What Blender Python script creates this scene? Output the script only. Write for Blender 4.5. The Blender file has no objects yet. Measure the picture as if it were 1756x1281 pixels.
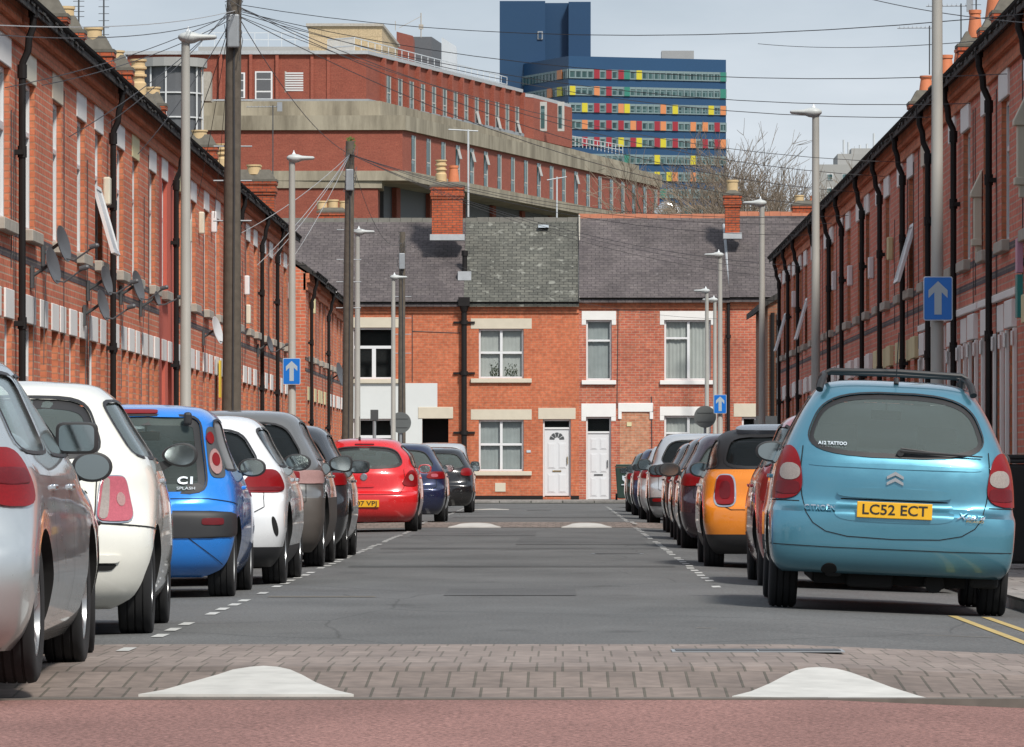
import bpy, bmesh, math, random
from mathutils import Vector, Matrix
R = math.radians
random.seed(7)
scene = bpy.context.scene
COL = scene.collection
# ---------------------------------------------------------------- camera, world, sun, exposure
F = 10000.0; VX = 965.0; VY = 806.0; CH = 0.95          # pixels of focal length, vanishing point, eye height
cam_d = bpy.data.cameras.new('camera'); cam = bpy.data.objects.new('camera', cam_d); COL.objects.link(cam)
cam.location = (0, 0, CH); cam.rotation_euler = (R(90), 0, 0)
cam_d.sensor_width = 36; cam_d.lens = F/1756*36
cam_d.shift_x = -(VX-878)/1756; cam_d.shift_y = (VY-640.5)/1756
cam_d.clip_start = 1; cam_d.clip_end = 6000
scene.camera = cam
def at(px, py, Y): return Vector(((px-VX)*Y/F, Y, CH+(VY-py)*Y/F))
SUN = Vector((0.31, -0.60, 0.72)).normalized()            # direction towards the sun
sd = bpy.data.lights.new('sun', 'SUN'); sd.energy = 3.2; sd.angle = R(8); sd.color = (1, .95, .87)
so = bpy.data.objects.new('sun', sd); COL.objects.link(so); so.location = (30, -30, 60)
so.rotation_euler = SUN.to_track_quat('Z', 'Y').to_euler()
scene.view_settings.view_transform = 'Standard'; scene.view_settings.look = 'None'
scene.view_settings.exposure = 0.28; scene.view_settings.gamma = 1.0
w = bpy.data.worlds.new('World'); scene.world = w; w.use_nodes = True
nt = w.node_tree; nt.nodes.clear()
def N(nt, typ, **k):
    n = nt.nodes.new(typ)
    for a, b in k.items():
        if a.startswith('i_'):
            n.inputs[a[2:].replace('_', ' ')].default_value = b
        else: setattr(n, a, b)
    return n
def L(nt, a, ao, b, bi): nt.links.new(a.outputs[ao], b.inputs[bi])
sky = N(nt, 'ShaderNodeTexSky', sky_type='NISHITA', sun_disc=False)
sky.sun_elevation = math.asin(SUN.z); sky.sun_rotation = math.atan2(SUN.x, SUN.y)
tc = N(nt, 'ShaderNodeTexCoord'); mp = N(nt, 'ShaderNodeMapping'); mp.inputs['Scale'].default_value = (1.5, 1.5, 5)
no = N(nt, 'ShaderNodeTexNoise'); no.inputs['Scale'].default_value = 3.2; no.inputs['Detail'].default_value = 7; no.inputs['Roughness'].default_value = .55
rp = N(nt, 'ShaderNodeValToRGB'); e = rp.color_ramp.elements
e[0].position = .36; e[0].color = (.37, .44, .52, 1); e[1].position = .66; e[1].color = (.64, .69, .76, 1)
vs = N(nt, 'ShaderNodeVectorMath', operation='SCALE'); vs.inputs['Scale'].default_value = 9.3
mx = N(nt, 'ShaderNodeMix', data_type='RGBA'); mx.inputs[0].default_value = .88
bg = N(nt, 'ShaderNodeBackground'); bg.inputs['Strength'].default_value = .1
ow = N(nt, 'ShaderNodeOutputWorld')
L(nt, tc, 'Generated', mp, 'Vector'); L(nt, mp, 0, no, 'Vector'); L(nt, no, 'Fac', rp, 'Fac'); L(nt, rp, 'Color', vs, 0)
L(nt, sky, 'Color', mx, 6); L(nt, vs, 0, mx, 7); L(nt, mx, 2, bg, 'Color'); L(nt, bg, 0, ow, 0)
scene.cycles.max_bounces = 6; scene.cycles.transparent_max_bounces = 16; scene.cycles.glossy_bounces = 3
scene.cycles.diffuse_bounces = 3; scene.cycles.caustics_reflective = False; scene.cycles.caustics_refractive = False

# ---------------------------------------------------------------- materials
def new_mat(name):
    m = bpy.data.materials.new(name); m.use_nodes = True
    nt = m.node_tree; b = nt.nodes['Principled BSDF']
    return m, nt, b
def rgb(c): return (c[0], c[1], c[2], 1)
def plain(name, c, rough=.6, metal=0, var=.12, vscale=6, bump=0, coat=0, spec=.5):
    """a principled surface whose colour and gloss wander a little with a noise, as real things do"""
    m, nt, b = new_mat(name)
    b.inputs['Roughness'].default_value = rough; b.inputs['Metallic'].default_value = metal
    b.inputs['Coat Weight'].default_value = coat; b.inputs['Specular IOR Level'].default_value = spec
    t = N(nt, 'ShaderNodeTexCoord'); n = N(nt, 'ShaderNodeTexNoise'); n.inputs['Scale'].default_value = vscale; n.inputs['Detail'].default_value = 6
    L(nt, t, 'Object', n, 'Vector')
    mxx = N(nt, 'ShaderNodeMix', data_type='RGBA'); mxx.inputs[6].default_value = rgb([x*(1-var) for x in c]); mxx.inputs[7].default_value = rgb([min(1, x*(1+var)) for x in c])
    L(nt, n, 'Fac', mxx, 0); L(nt, mxx, 2, b, 'Base Color')
    if bump:
        bp = N(nt, 'ShaderNodeBump'); bp.inputs['Strength'].default_value = bump; bp.inputs['Distance'].default_value = .01
        L(nt, n, 'Fac', bp, 'Height'); L(nt, bp, 0, b, 'Normal')
    return m
def brick(name, c1, c2, mortar, bw=.225, rh=.075, ms=.009, dirt=.35, off=.5, rough=.85, patch=None, bump=.5):
    m, nt, b = new_mat(name); b.inputs['Roughness'].default_value = rough
    uv = N(nt, 'ShaderNodeUVMap'); uv.uv_map = 'UVMap'
    br = N(nt, 'ShaderNodeTexBrick'); br.offset = off
    for k, v in (('Scale', 1), ('Brick Width', bw), ('Row Height', rh), ('Mortar Size', ms), ('Mortar Smooth', .2), ('Bias', 0)): br.inputs[k].default_value = v
    br.inputs['Color1'].default_value = rgb(c1); br.inputs['Color2'].default_value = rgb(c2); br.inputs['Mortar'].default_value = rgb(mortar)
    L(nt, uv, 0, br, 'Vector')
    geo = N(nt, 'ShaderNodeNewGeometry')
    n = N(nt, 'ShaderNodeTexNoise'); n.inputs['Scale'].default_value = .9; n.inputs['Detail'].default_value = 8; n.inputs['Roughness'].default_value = .65
    L(nt, geo, 'Position', n, 'Vector')
    r = N(nt, 'ShaderNodeMapRange'); r.inputs[1].default_value = .3; r.inputs[2].default_value = .72; r.inputs[3].default_value = 1-dirt; r.inputs[4].default_value = 1+dirt*.45
    L(nt, n, 'Fac', r, 0)
    n2 = N(nt, 'ShaderNodeTexNoise'); n2.inputs['Scale'].default_value = 9; n2.inputs['Detail'].default_value = 3
    L(nt, uv, 0, n2, 'Vector')
    r2 = N(nt, 'ShaderNodeMapRange'); r2.inputs[1].default_value = .3; r2.inputs[2].default_value = .7; r2.inputs[3].default_value = .8; r2.inputs[4].default_value = 1.2
    L(nt, n2, 'Fac', r2, 0)
    mu = N(nt, 'ShaderNodeMath', operation='MULTIPLY'); L(nt, r, 0, mu, 0); L(nt, r2, 0, mu, 1)
    v = N(nt, 'ShaderNodeVectorMath', operation='SCALE'); L(nt, br, 'Color', v, 0); L(nt, mu, 0, v, 'Scale')
    last = (v, 0)
    if patch:   # patches of another tint (lichen, replaced slates, worn facing)
        n3 = N(nt, 'ShaderNodeTexNoise'); n3.inputs['Scale'].default_value = patch[1]; n3.inputs['Detail'].default_value = 5
        L(nt, uv, 0, n3, 'Vector')
        r3 = N(nt, 'ShaderNodeMapRange'); r3.inputs[1].default_value = patch[2]; r3.inputs[2].default_value = patch[2]+.08; L(nt, n3, 'Fac', r3, 0)
        mm = N(nt, 'ShaderNodeMix', data_type='RGBA'); L(nt, r3, 0, mm, 0); L(nt, v, 0, mm, 6); mm.inputs[7].default_value = rgb(patch[0])
        last = (mm, 2)
    L(nt, last[0], last[1], b, 'Base Color')
    bp = N(nt, 'ShaderNodeBump'); bp.invert = True; bp.inputs['Strength'].default_value = bump; bp.inputs['Distance'].default_value = .008
    L(nt, br, 'Fac', bp, 'Height'); L(nt, bp, 0, b, 'Normal')
    return m
def glassmat(name, tint, refl=.5, rough=.02, base=(.02, .025, .025), trans=.6):
    """thin glass: partly clear and tinted, partly mirror by angle"""
    m = bpy.data.materials.new(name); m.use_nodes = True; nt = m.node_tree; nt.nodes.clear()
    o = N(nt, 'ShaderNodeOutputMaterial'); tr = N(nt, 'ShaderNodeBsdfTransparent'); tr.inputs['Color'].default_value = rgb(tint)
    df = N(nt, 'ShaderNodeBsdfDiffuse'); df.inputs['Color'].default_value = rgb(base)
    gl = N(nt, 'ShaderNodeBsdfGlossy'); gl.inputs['Roughness'].default_value = rough; gl.inputs['Color'].default_value = (.9, .95, .95, 1)
    lw = N(nt, 'ShaderNodeLayerWeight'); lw.inputs['Blend'].default_value = refl
    m1 = N(nt, 'ShaderNodeMixShader'); m1.inputs[0].default_value = trans
    m2 = N(nt, 'ShaderNodeMixShader')
    L(nt, df, 0, m1, 1); L(nt, tr, 0, m1, 2); L(nt, lw, 'Fresnel', m2, 0); L(nt, m1, 0, m2, 1); L(nt, gl, 0, m2, 2); L(nt, m2, 0, o, 0)
    return m
def paint(name, c, metal=.5, rough=.32, flake=.06):
    m, nt, b = new_mat(name)
    b.inputs['Roughness'].default_value = rough; b.inputs['Metallic'].default_value = metal
    b.inputs['Coat Weight'].default_value = 1; b.inputs['Coat Roughness'].default_value = .04
    t = N(nt, 'ShaderNodeTexCoord'); n = N(nt, 'ShaderNodeTexNoise'); n.inputs['Scale'].default_value = 3; n.inputs['Detail'].default_value = 8; n.inputs['Roughness'].default_value = .7
    L(nt, t, 'Object', n, 'Vector')
    r = N(nt, 'ShaderNodeMapRange'); r.inputs[1].default_value = .3; r.inputs[2].default_value = .75; r.inputs[3].default_value = rough*.8; r.inputs[4].default_value = rough*1.35
    L(nt, n, 'Fac', r, 0); L(nt, r, 0, b, 'Roughness')
    # road dirt low on the body
    sp = N(nt, 'ShaderNodeSeparateXYZ'); L(nt, t, 'Object', sp, 0)
    r2 = N(nt, 'ShaderNodeMapRange'); r2.inputs[1].default_value = .62; r2.inputs[2].default_value = .2; r2.inputs[3].default_value = 0; r2.inputs[4].default_value = .5
    L(nt, sp, 'Z', r2, 0)
    mu = N(nt, 'ShaderNodeMath', operation='MULTIPLY'); L(nt, r2, 0, mu, 0); L(nt, n, 'Fac', mu, 1)
    mm = N(nt, 'ShaderNodeMix', data_type='RGBA'); mm.inputs[6].default_value = rgb(c); mm.inputs[7].default_value = (.09, .08, .07, 1)
    L(nt, mu, 0, mm, 0); L(nt, mm, 2, b, 'Base Color')
    return m
M = {}
M['brick_l'] = brick('orange_brick', (.60, .140, .070), (.68, .20, .105), (.54, .36, .26), dirt=.22)
M['brick_r'] = brick('red_brick', (.58, .145, .092), (.66, .195, .13), (.50, .34, .26), dirt=.25)
M['brick_b'] = brick('end_brick', (.50, .125, .055), (.58, .165, .075), (.48, .22, .13), dirt=.2, bump=.3)
M['brick_c'] = brick('end_brick_worn', (.47, .105, .06), (.57, .165, .09), (.48, .31, .23), dirt=.3)
M['brick_new'] = brick('pale_infill_brick', (.52, .20, .11), (.60, .27, .16), (.50, .36, .25), dirt=.25)
M['brick_br'] = brick('brown_brick', (.22, .09, .05), (.30, .12, .065), (.24, .17, .12), dirt=.3)
M['brick_ch'] = brick('chimney_brick', (.50, .11, .04), (.42, .08, .03), (.12, .08, .06), dirt=.35)
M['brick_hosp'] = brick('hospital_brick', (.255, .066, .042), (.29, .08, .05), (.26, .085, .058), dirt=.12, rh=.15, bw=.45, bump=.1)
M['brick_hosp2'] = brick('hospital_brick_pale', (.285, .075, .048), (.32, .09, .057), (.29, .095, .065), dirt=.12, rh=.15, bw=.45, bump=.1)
M['corbel'] = brick('corbel_brick', (.56, .165, .08), (.64, .22, .11), (.42, .19, .11), dirt=.25)
M['blue_brick'] = brick('dark_blue_brick', (.07, .06, .07), (.10, .08, .09), (.18, .15, .13), dirt=.2)
M['red_paint'] = plain('red_masonry_paint', (.56, .12, .08), .8, var=.1)
M['slate_g'] = brick('grey_slate', (.095, .096, .082), (.15, .148, .125), (.04, .04, .036), bw=.26, rh=.15, ms=.011, dirt=.35, patch=((.24, .24, .21), 3.2, .60), bump=.8)
M['slate_p'] = brick('purple_slate', (.100, .084, .086), (.135, .115, .113), (.05, .043, .045), bw=.25, rh=.14, ms=.008, dirt=.4, patch=((.17, .15, .15), 5, .66), bump=.6)
M['slate_d'] = brick('dark_slate', (.035, .032, .03), (.06, .055, .05), (.012, .012, .012), bw=.3, rh=.2, ms=.012, dirt=.5, bump=.8)
M['ridge_t'] = plain('terracotta_ridge', (.36, .13, .07), .8, var=.35, vscale=5)
M['ridge_g'] = plain('grey_ridge', (.12, .115, .10), .8, var=.3, vscale=5)
M['stone_w'] = plain('white_painted_stone', (.80, .79, .77), .7, var=.07, vscale=3, bump=.2)
M['stone_c'] = plain('cream_stone', (.62, .56, .45), .75, var=.1, vscale=4, bump=.2)
M['stone_y'] = plain('yellow_cream_stone', (.66, .60, .36), .75, var=.1)
M['stone_d'] = plain('dirty_stone', (.40, .37, .32), .85, var=.3, vscale=7, bump=.3)
M['render_w'] = plain('white_render', (.66, .68, .67), .8, var=.05, vscale=2, bump=.2)
M['upvc'] = plain('white_plastic_frame', (.74, .75, .76), .35, var=.03)
M['black_pipe'] = plain('black_pipe', (.012, .010, .010), .6, var=.3, vscale=4, spec=.3)
M['gutter'] = plain('sooty_gutter', (.014, .013, .012), .9, var=.4, vscale=9, spec=.1)
M['dark'] = plain('unlit_interior_black', (.02, .02, .022), .9)  # near-black colour carrying the darkness of unlit interiors
M['curtain'] = plain('net_curtain', (.74, .73, .70), .9, var=.15, vscale=3)
M['curtain2'] = plain('cream_curtain', (.70, .67, .60), .9, var=.2, vscale=4)
M['curtain3'] = plain('grey_curtain', (.56, .58, .58), .9, var=.2, vscale=4)
M['leaf'] = plain('house_plant', (.05, .07, .025), .7, var=.5, vscale=20)
M['wglass'] = glassmat('window_glass', (.80, .84, .84), refl=.12, trans=.88)
M['door_w'] = plain('white_door', (.70, .71, .73), .35, var=.04)
M['brass'] = plain('brass', (.55, .38, .14), .35, metal=1)
M['pot_c'] = plain('cream_chimney_pot', (.60, .44, .24), .8, var=.25, vscale=5)
M['pot_o'] = plain('orange_chimney_pot', (.62, .20, .09), .7, var=.2, vscale=5)
M['lead'] = plain('lead_flashing', (.42, .44, .46), .6, var=.25, vscale=5)
M['mortar_top'] = plain('chimney_mortar', (.13, .12, .10), .95, var=.4, vscale=8, bump=.6)
M['lamp'] = plain('pale_grey_post', (.37, .36, .33), .55, var=.12, vscale=3)
M['lamp_head'] = plain('lamp_head', (.50, .52, .51), .45, var=.08)
M['wood'] = plain('weathered_pole', (.115, .095, .075), .9, var=.4, vscale=9, bump=.5)
M['steel_grey'] = plain('grey_steel', (.33, .35, .37), .5, metal=.3, var=.15)
M['dark_grey'] = plain('dark_grey_metal', (.07, .075, .08), .6, var=.2)
M['moss'] = plain('moss', (.10, .12, .03), .95, var=.5, vscale=30)
M['wire'] = plain('black_cable', (.05, .05, .055), .6)
M['wire_w'] = plain('pale_cable', (.45, .45, .45), .6)
M['sign_blue'] = plain('sign_blue', (.008, .17, .62), .35, var=.05)
M['sign_white'] = plain('sign_white', (.55, .62, .68), .35, var=.05)
M['dish'] = plain('dish_grey', (.10, .105, .115), .5, var=.15)
M['dish_w'] = plain('dish_pale', (.62, .63, .64), .5, var=.1)
M['box_cream'] = plain('alarm_cream', (.72, .68, .55), .5, var=.06)
M['box_white'] = plain('alarm_white', (.78, .79, .80), .5, var=.05)
M['yellow'] = plain('yellow_plastic', (.70, .50, .05), .5)
M['green_sign'] = plain('teal_board', (.02, .25, .24), .5)
M['pink_sign'] = plain('pink_board', (.55, .30, .42), .5)
M['bin'] = plain('bin_plastic', (.018, .02, .02), .55, var=.2)
M['bin_g'] = plain('bin_green', (.02, .045, .035), .55, var=.2)
M['twig'] = plain('twig', (.23, .18, .135), .95, var=.3)
def stained(name, c1, c2, sc=(.5, .5, .10), k=1.0):
    m, nt, b = new_mat(name); b.inputs['Roughness'].default_value = .95
    g = N(nt, 'ShaderNodeNewGeometry'); mp = N(nt, 'ShaderNodeMapping'); mp.inputs['Scale'].default_value = sc
    n = N(nt, 'ShaderNodeTexNoise'); n.inputs['Scale'].default_value = k; n.inputs['Detail'].default_value = 9; n.inputs['Roughness'].default_value = .7
    r = N(nt, 'ShaderNodeMapRange'); r.inputs[1].default_value = .38; r.inputs[2].default_value = .62
    x = N(nt, 'ShaderNodeMix', data_type='RGBA'); x.inputs[6].default_value = rgb(c1); x.inputs[7].default_value = rgb(c2)
    L(nt, g, 'Position', mp, 'Vector'); L(nt, mp, 0, n, 'Vector'); L(nt, n, 'Fac', r, 0); L(nt, r, 0, x, 0); L(nt, x, 2, b, 'Base Color'); return m
M['conc'] = stained('stained_concrete', (.20, .175, .13), (.38, .34, .26))
M['conc_g'] = plain('grey_concrete', (.34, .34, .33), .9, var=.12, vscale=.3)
M['tan'] = brick('tan_cladding', (.48, .37, .22), (.52, .40, .25), (.40, .30, .18), bw=3, rh=.9, ms=.03, dirt=.12, bump=.1)
M['rail'] = plain('roof_rail', (.55, .58, .60), .5)
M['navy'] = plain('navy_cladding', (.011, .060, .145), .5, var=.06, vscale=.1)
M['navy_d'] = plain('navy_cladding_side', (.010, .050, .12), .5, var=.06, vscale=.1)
M['panel_r'] = plain('red_panel', (.30, .02, .035), .45); M['panel_y'] = plain('yellow_panel', (.58, .50, .03), .45)
M['panel_o'] = plain('orange_panel', (.62, .23, .09), .45); M['panel_g'] = plain('green_panel', (.03, .20, .15), .45)
M['twr_frame'] = plain('tower_frame', (.19, .26, .27), .5)
M['twr_glass'] = brick('ribbon_glass', (.02, .05, .055), (.05, .11, .11), (.12, .19, .2), bw=1.184, rh=1.9, ms=.16, dirt=.1, off=0, rough=.2, bump=0)
M['white_b'] = plain('white_panel', (.75, .78, .80), .5)
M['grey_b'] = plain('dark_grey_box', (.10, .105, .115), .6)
M['silver_duct'] = plain('silver_duct', (.65, .66, .66), .3, metal=.8, var=.3, vscale=2)

# ---------------------------------------------------------------- mesh building
def qd(a, b, t): return a+(b-a)*t
class MB:
    """collects faces with a material slot each, then links them as ONE mesh object"""
    def __init__(s): s.v = []; s.f = []; s.m = []; s.T = None
    def pt(s, p):
        p = Vector(p); s.v.append(tuple(s.T @ p) if s.T else tuple(p)); return len(s.v)-1
    def face(s, pts, mi=0):
        s.f.append([s.pt(p) for p in pts]); s.m.append(mi)
    def faces(s, pts, fs, mi=0):
        b = len(s.v)
        for p in pts: s.pt(p)
        for f in fs: s.f.append([b+i for i in f]); s.m.append(mi)
    def box(s, x0, x1, y0, y1, z0, z1, mi=0, rot=None):
        P = [Vector((x, y, z)) for z in (z0, z1) for y in (y0, y1) for x in (x0, x1)]
        if rot:
            c = Vector(((x0+x1)/2, (y0+y1)/2, (z0+z1)/2)); P = [c+rot @ (p-c) for p in P]
        s.faces(P, [(0, 2, 3, 1), (4, 5, 7, 6), (0, 1, 5, 4), (2, 6, 7, 3), (0, 4, 6, 2), (1, 3, 7, 5)], mi)
    def prism(s, poly, axis, a0, a1, mi=0, caps=(True, True)):
        """poly in the two other axes, extruded along axis"""
        def P(u, v, a): return {'x': (a, u, v), 'y': (u, a, v), 'z': (u, v, a)}[axis]
        n = len(poly); pts = [P(u, v, a0) for u, v in poly]+[P(u, v, a1) for u, v in poly]
        fs = [(i, (i+1) % n, n+(i+1) % n, n+i) for i in range(n)]
        if caps[0]: fs.append(tuple(range(n))[::-1])
        if caps[1]: fs.append(tuple(range(n, 2*n)))
        s.faces(pts, fs, mi)
    def tube(s, pts, r, seg=8, mi=0, caps=True):
        pts = [Vector(p) for p in pts]; rs = r if isinstance(r, (list, tuple)) else [r]*len(pts)
        rings = []; up = None
        for i, p in enumerate(pts):
            d = (pts[min(i+1, len(pts)-1)]-pts[max(i-1, 0)]).normalized()
            if up is None: up = d.orthogonal().normalized()
            up = (up-d*up.dot(d)).normalized(); sd_ = d.cross(up)
            rings.append([p+(up*math.cos(2*math.pi*k/seg)+sd_*math.sin(2*math.pi*k/seg))*rs[i] for k in range(seg)])
        b = []
        for q in rings: b += q
        fs = []
        for i in range(len(rings)-1):
            for k in range(seg):
                k2 = (k+1) % seg; fs.append((i*seg+k, i*seg+k2, (i+1)*seg+k2, (i+1)*seg+k))
        if caps: fs.append(tuple(range(seg))[::-1]); fs.append(tuple((len(rings)-1)*seg+k for k in range(seg)))
        s.faces(b, fs, mi)
    def lathe(s, prof, seg=24, mi=0, c=(0, 0, 0), axis='z', mis=None, caps=True):
        """prof: (radius, height) list around an axis"""
        c = Vector(c); b = []
        for r, h in prof:
            for k in range(seg):
                a = 2*math.pi*k/seg; u, v = r*math.cos(a), r*math.sin(a)
                b.append(c+Vector({'z': (u, v, h), 'x': (h, u, v), 'y': (v, h, u)}[axis]))
        base = len(s.v)
        for p in b: s.pt(p)
        for i in range(len(prof)-1):
            for k in range(seg):
                k2 = (k+1) % seg
                s.f.append([base+j for j in (i*seg+k, i*seg+k2, (i+1)*seg+k2, (i+1)*seg+k)]); s.m.append(mis[i] if mis else mi)
        for i, fl in ((0, True), (len(prof)-1, False)):
            if caps and prof[i][0] > 1e-4:
                q = [base+i*seg+k for k in range(seg)]; s.f.append(q[::-1] if fl else q); s.m.append(mis[min(i, len(mis)-1)] if mis else mi)
    def build(s, name, mats, parent=None, smooth=False, bevel=0, loc=None, angle=None, bseg=2):
        me = bpy.data.meshes.new(name); me.from_pydata(s.v, [], s.f)
        if not isinstance(mats, (list, tuple)): mats = [mats]
        for m in mats: me.materials.append(m)
        me.polygons.foreach_set('material_index', s.m)
        bm = bmesh.new(); bm.from_mesh(me)
        bmesh.ops.remove_doubles(bm, verts=bm.verts, dist=1e-5)
        bmesh.ops.recalc_face_normals(bm, faces=bm.faces)
        if bevel:
            es = [e for e in bm.edges if len(e.link_faces) == 2 and e.calc_face_angle(0) > .6]
            bmesh.ops.bevel(bm, geom=es, offset=bevel, segments=bseg, affect='EDGES', clamp_overlap=True, profile=.5)
        uvl = bm.loops.layers.uv.new('UVMap')
        for f in bm.faces:
            n = f.normal; ax = max(range(3), key=lambda i: abs(n[i]))
            for l in f.loops:
                p = l.vert.co
                if ax == 0: u = (p.y, p.z)
                elif ax == 1: u = (p.x, p.z)
                else: u = (p.x, p.y)
                if ax == 2 and abs(n.y) > .3 and abs(n.z) < .98: u = (p.x, math.copysign(1, -n.y*n.z)*p.y/max(abs(n.z), .2))
                l[uvl].uv = u
            f.smooth = smooth
        bm.to_mesh(me); bm.free()
        if smooth: me.set_sharp_from_angle(angle=R(angle or 35))
        o = bpy.data.objects.new(name, me); COL.objects.link(o)
        if parent: o.parent = parent
        if loc: o.location = loc
        return o
def tag(o, label=None, cat=None, group=None, kind=None):
    if label: o['label'] = label
    if cat: o['category'] = cat
    if group: o['group'] = group
    if kind: o['kind'] = kind
    return o
def thing(name, label, cat, loc=(0, 0, 0), rz=0, group=None, rot=None):
    o = bpy.data.objects.new(name, None); COL.objects.link(o); o.location = loc; o.rotation_euler = rot or (0, 0, rz)
    o.empty_display_size = .3
    return tag(o, label, cat, group)
def struct(name, mb, m, **k): return tag(mb.build(name, m, **k), kind='structure')
_fonts = {}
def text_mesh(body, size, depth=.002, bold=0, shear=0, spacing=1.0):
    """lettering as a plain mesh, centred on the origin in the XZ plane facing -Y"""
    cu = bpy.data.curves.new('lettering', 'FONT'); cu.body = body; cu.size = size; cu.extrude = depth; cu.offset = bold
    cu.align_x = 'CENTER'; cu.align_y = 'CENTER'; cu.shear = shear; cu.space_character = spacing; cu.resolution_u = 3
    o = bpy.data.objects.new('t', cu); COL.objects.link(o)
    dg = bpy.context.evaluated_depsgraph_get(); me = bpy.data.meshes.new_from_object(o.evaluated_get(dg))
    bpy.data.objects.remove(o)
    me.transform(Matrix.Rotation(R(90), 4, 'X'))
    return me
def put_text(name, body, size, m, parent, loc, width=None, **k):
    me = text_mesh(body, size, **k); me.materials.clear(); me.materials.append(m)
    o = bpy.data.objects.new(name, me); COL.objects.link(o); o.parent = parent; o.location = loc
    if width:
        xs = [v.co.x for v in me.vertices]; o.scale = (width/(max(xs)-min(xs)), 1, 1)
    return o
# ---------------------------------------------------------------- ground
WL, WR = -5.60, 4.85            # facade planes left and right
KL, KR = -4.25, 3.38            # kerb lines
def road_z(x):
    if x > 1.2: return -.042*(x-1.2)
    if x < -2.4: return .018*(x+2.4)
    return 0.0
def asphalt(name, c, speck=.35, patch=True):
    m, nt, b = new_mat(name); b.inputs['Roughness'].default_value = .9; b.inputs['Specular IOR Level'].default_value = .25
    g = N(nt, 'ShaderNodeNewGeometry')
    n1 = N(nt, 'ShaderNodeTexNoise'); n1.inputs['Scale'].default_value = 45; n1.inputs['Detail'].default_value = 4; n1.inputs['Roughness'].default_value = .8
    mp = N(nt, 'ShaderNodeMapping'); mp.inputs['Scale'].default_value = (.5, .22, 1)
    n2 = N(nt, 'ShaderNodeTexNoise'); n2.inputs['Scale'].default_value = 1.4; n2.inputs['Detail'].default_value = 9; n2.inputs['Roughness'].default_value = .6
    L(nt, g, 'Position', n1, 'Vector'); L(nt, g, 'Position', mp, 'Vector'); L(nt, mp, 0, n2, 'Vector')
    r1 = N(nt, 'ShaderNodeMapRange'); r1.inputs[1].default_value = .3; r1.inputs[2].default_value = .7; r1.inputs[3].default_value = 1-speck; r1.inputs[4].default_value = 1+speck
    r2 = N(nt, 'ShaderNodeMapRange'); r2.inputs[1].default_value = .3; r2.inputs[2].default_value = .7; r2.inputs[3].default_value = .78; r2.inputs[4].default_value = 1.18
    L(nt, n1, 'Fac', r1, 0); L(nt, n2, 'Fac', r2, 0)
    mu = N(nt, 'ShaderNodeMath', operation='MULTIPLY'); L(nt, r1, 0, mu, 0); L(nt, r2, 0, mu, 1)
    # cracks across the road
    mp2 = N(nt, 'ShaderNodeMapping'); mp2.inputs['Scale'].default_value = (.35, .12, 1)
    n4 = N(nt, 'ShaderNodeTexNoise'); n4.inputs['Scale'].default_value = 2; L(nt, g, 'Position', mp2, 'Vector'); L(nt, mp2, 0, n4, 'Vector')
    v = N(nt, 'ShaderNodeTexVoronoi', feature='DISTANCE_TO_EDGE'); v.inputs['Scale'].default_value = 1.0
    ad = N(nt, 'ShaderNodeMix', data_type='VECTOR'); ad.inputs[0].default_value = .15; L(nt, mp2, 0, ad, 4); L(nt, n4, 'Color', ad, 5); L(nt, ad, 1, v, 'Vector')
    r3 = N(nt, 'ShaderNodeMapRange'); r3.inputs[1].default_value = 0; r3.inputs[2].default_value = .004; r3.inputs[3].default_value = .7; r3.inputs[4].default_value = 1
    L(nt, v, 'Distance', r3, 0)
    mu2 = N(nt, 'ShaderNodeMath', operation='MULTIPLY'); L(nt, mu, 0, mu2, 0); L(nt, r3, 0, mu2, 1)
    if patch:
        mp5 = N(nt, 'ShaderNodeMapping'); mp5.inputs['Scale'].default_value = (.9, .35, 1); n5 = N(nt, 'ShaderNodeTexNoise'); n5.inputs['Scale'].default_value = 1.3; n5.inputs['Detail'].default_value = 4
        L(nt, g, 'Position', mp5, 'Vector'); L(nt, mp5, 0, n5, 'Vector'); r5 = N(nt, 'ShaderNodeMapRange'); r5.inputs[1].default_value = .64; r5.inputs[2].default_value = .70; r5.inputs[3].default_value = 1; r5.inputs[4].default_value = .80
        L(nt, n5, 'Fac', r5, 0); mu5 = N(nt, 'ShaderNodeMath', operation='MULTIPLY'); L(nt, mu2, 0, mu5, 0); L(nt, r5, 0, mu5, 1); mu2 = mu5
    sc = N(nt, 'ShaderNodeVectorMath', operation='SCALE'); sc.inputs[0].default_value = c; L(nt, (mu2 if patch else mu), 0, sc, 'Scale')
    L(nt, sc, 0, b, 'Base Color')
    bp = N(nt, 'ShaderNodeBump'); bp.inputs['Strength'].default_value = .5; bp.inputs['Distance'].default_value = .006; L(nt, n1, 'Fac', bp, 'Height'); L(nt, bp, 0, b, 'Normal')
    return m
M['asphalt'] = asphalt('worn_asphalt', (.126, .127, .126), .6)
M['asphalt_red'] = asphalt('red_asphalt', (.255, .138, .120), .95, False)
M['asphalt_patch'] = asphalt('repair_asphalt', (.108, .109, .109), .3, False)
M['block'] = brick('block_paving', (.185, .145, .122), (.235, .185, .158), (.11, .095, .072), bw=.125, rh=.90, ms=.0065, off=.3, dirt=.35, bump=.9)
M['block2'] = brick('block_paving_pale', (.225, .182, .16), (.28, .228, .20), (.15, .13, .105), bw=.125, rh=.9, ms=.005, off=.3, dirt=.3, bump=.8)
M['pave'] = brick('pavement_slabs', (.24, .225, .21), (.29, .275, .255), (.13, .12, .11), bw=.6, rh=.6, ms=.015, dirt=.35, bump=.5)
M['kerb'] = brick('kerb_stone', (.26, .25, .235), (.34, .32, .30), (.08, .08, .07), bw=.9, rh=.9, ms=.02, dirt=.35, off=0)
M['earth'] = plain('far_ground', (.12, .12, .09), .95, var=.3, vscale=.02)
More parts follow.
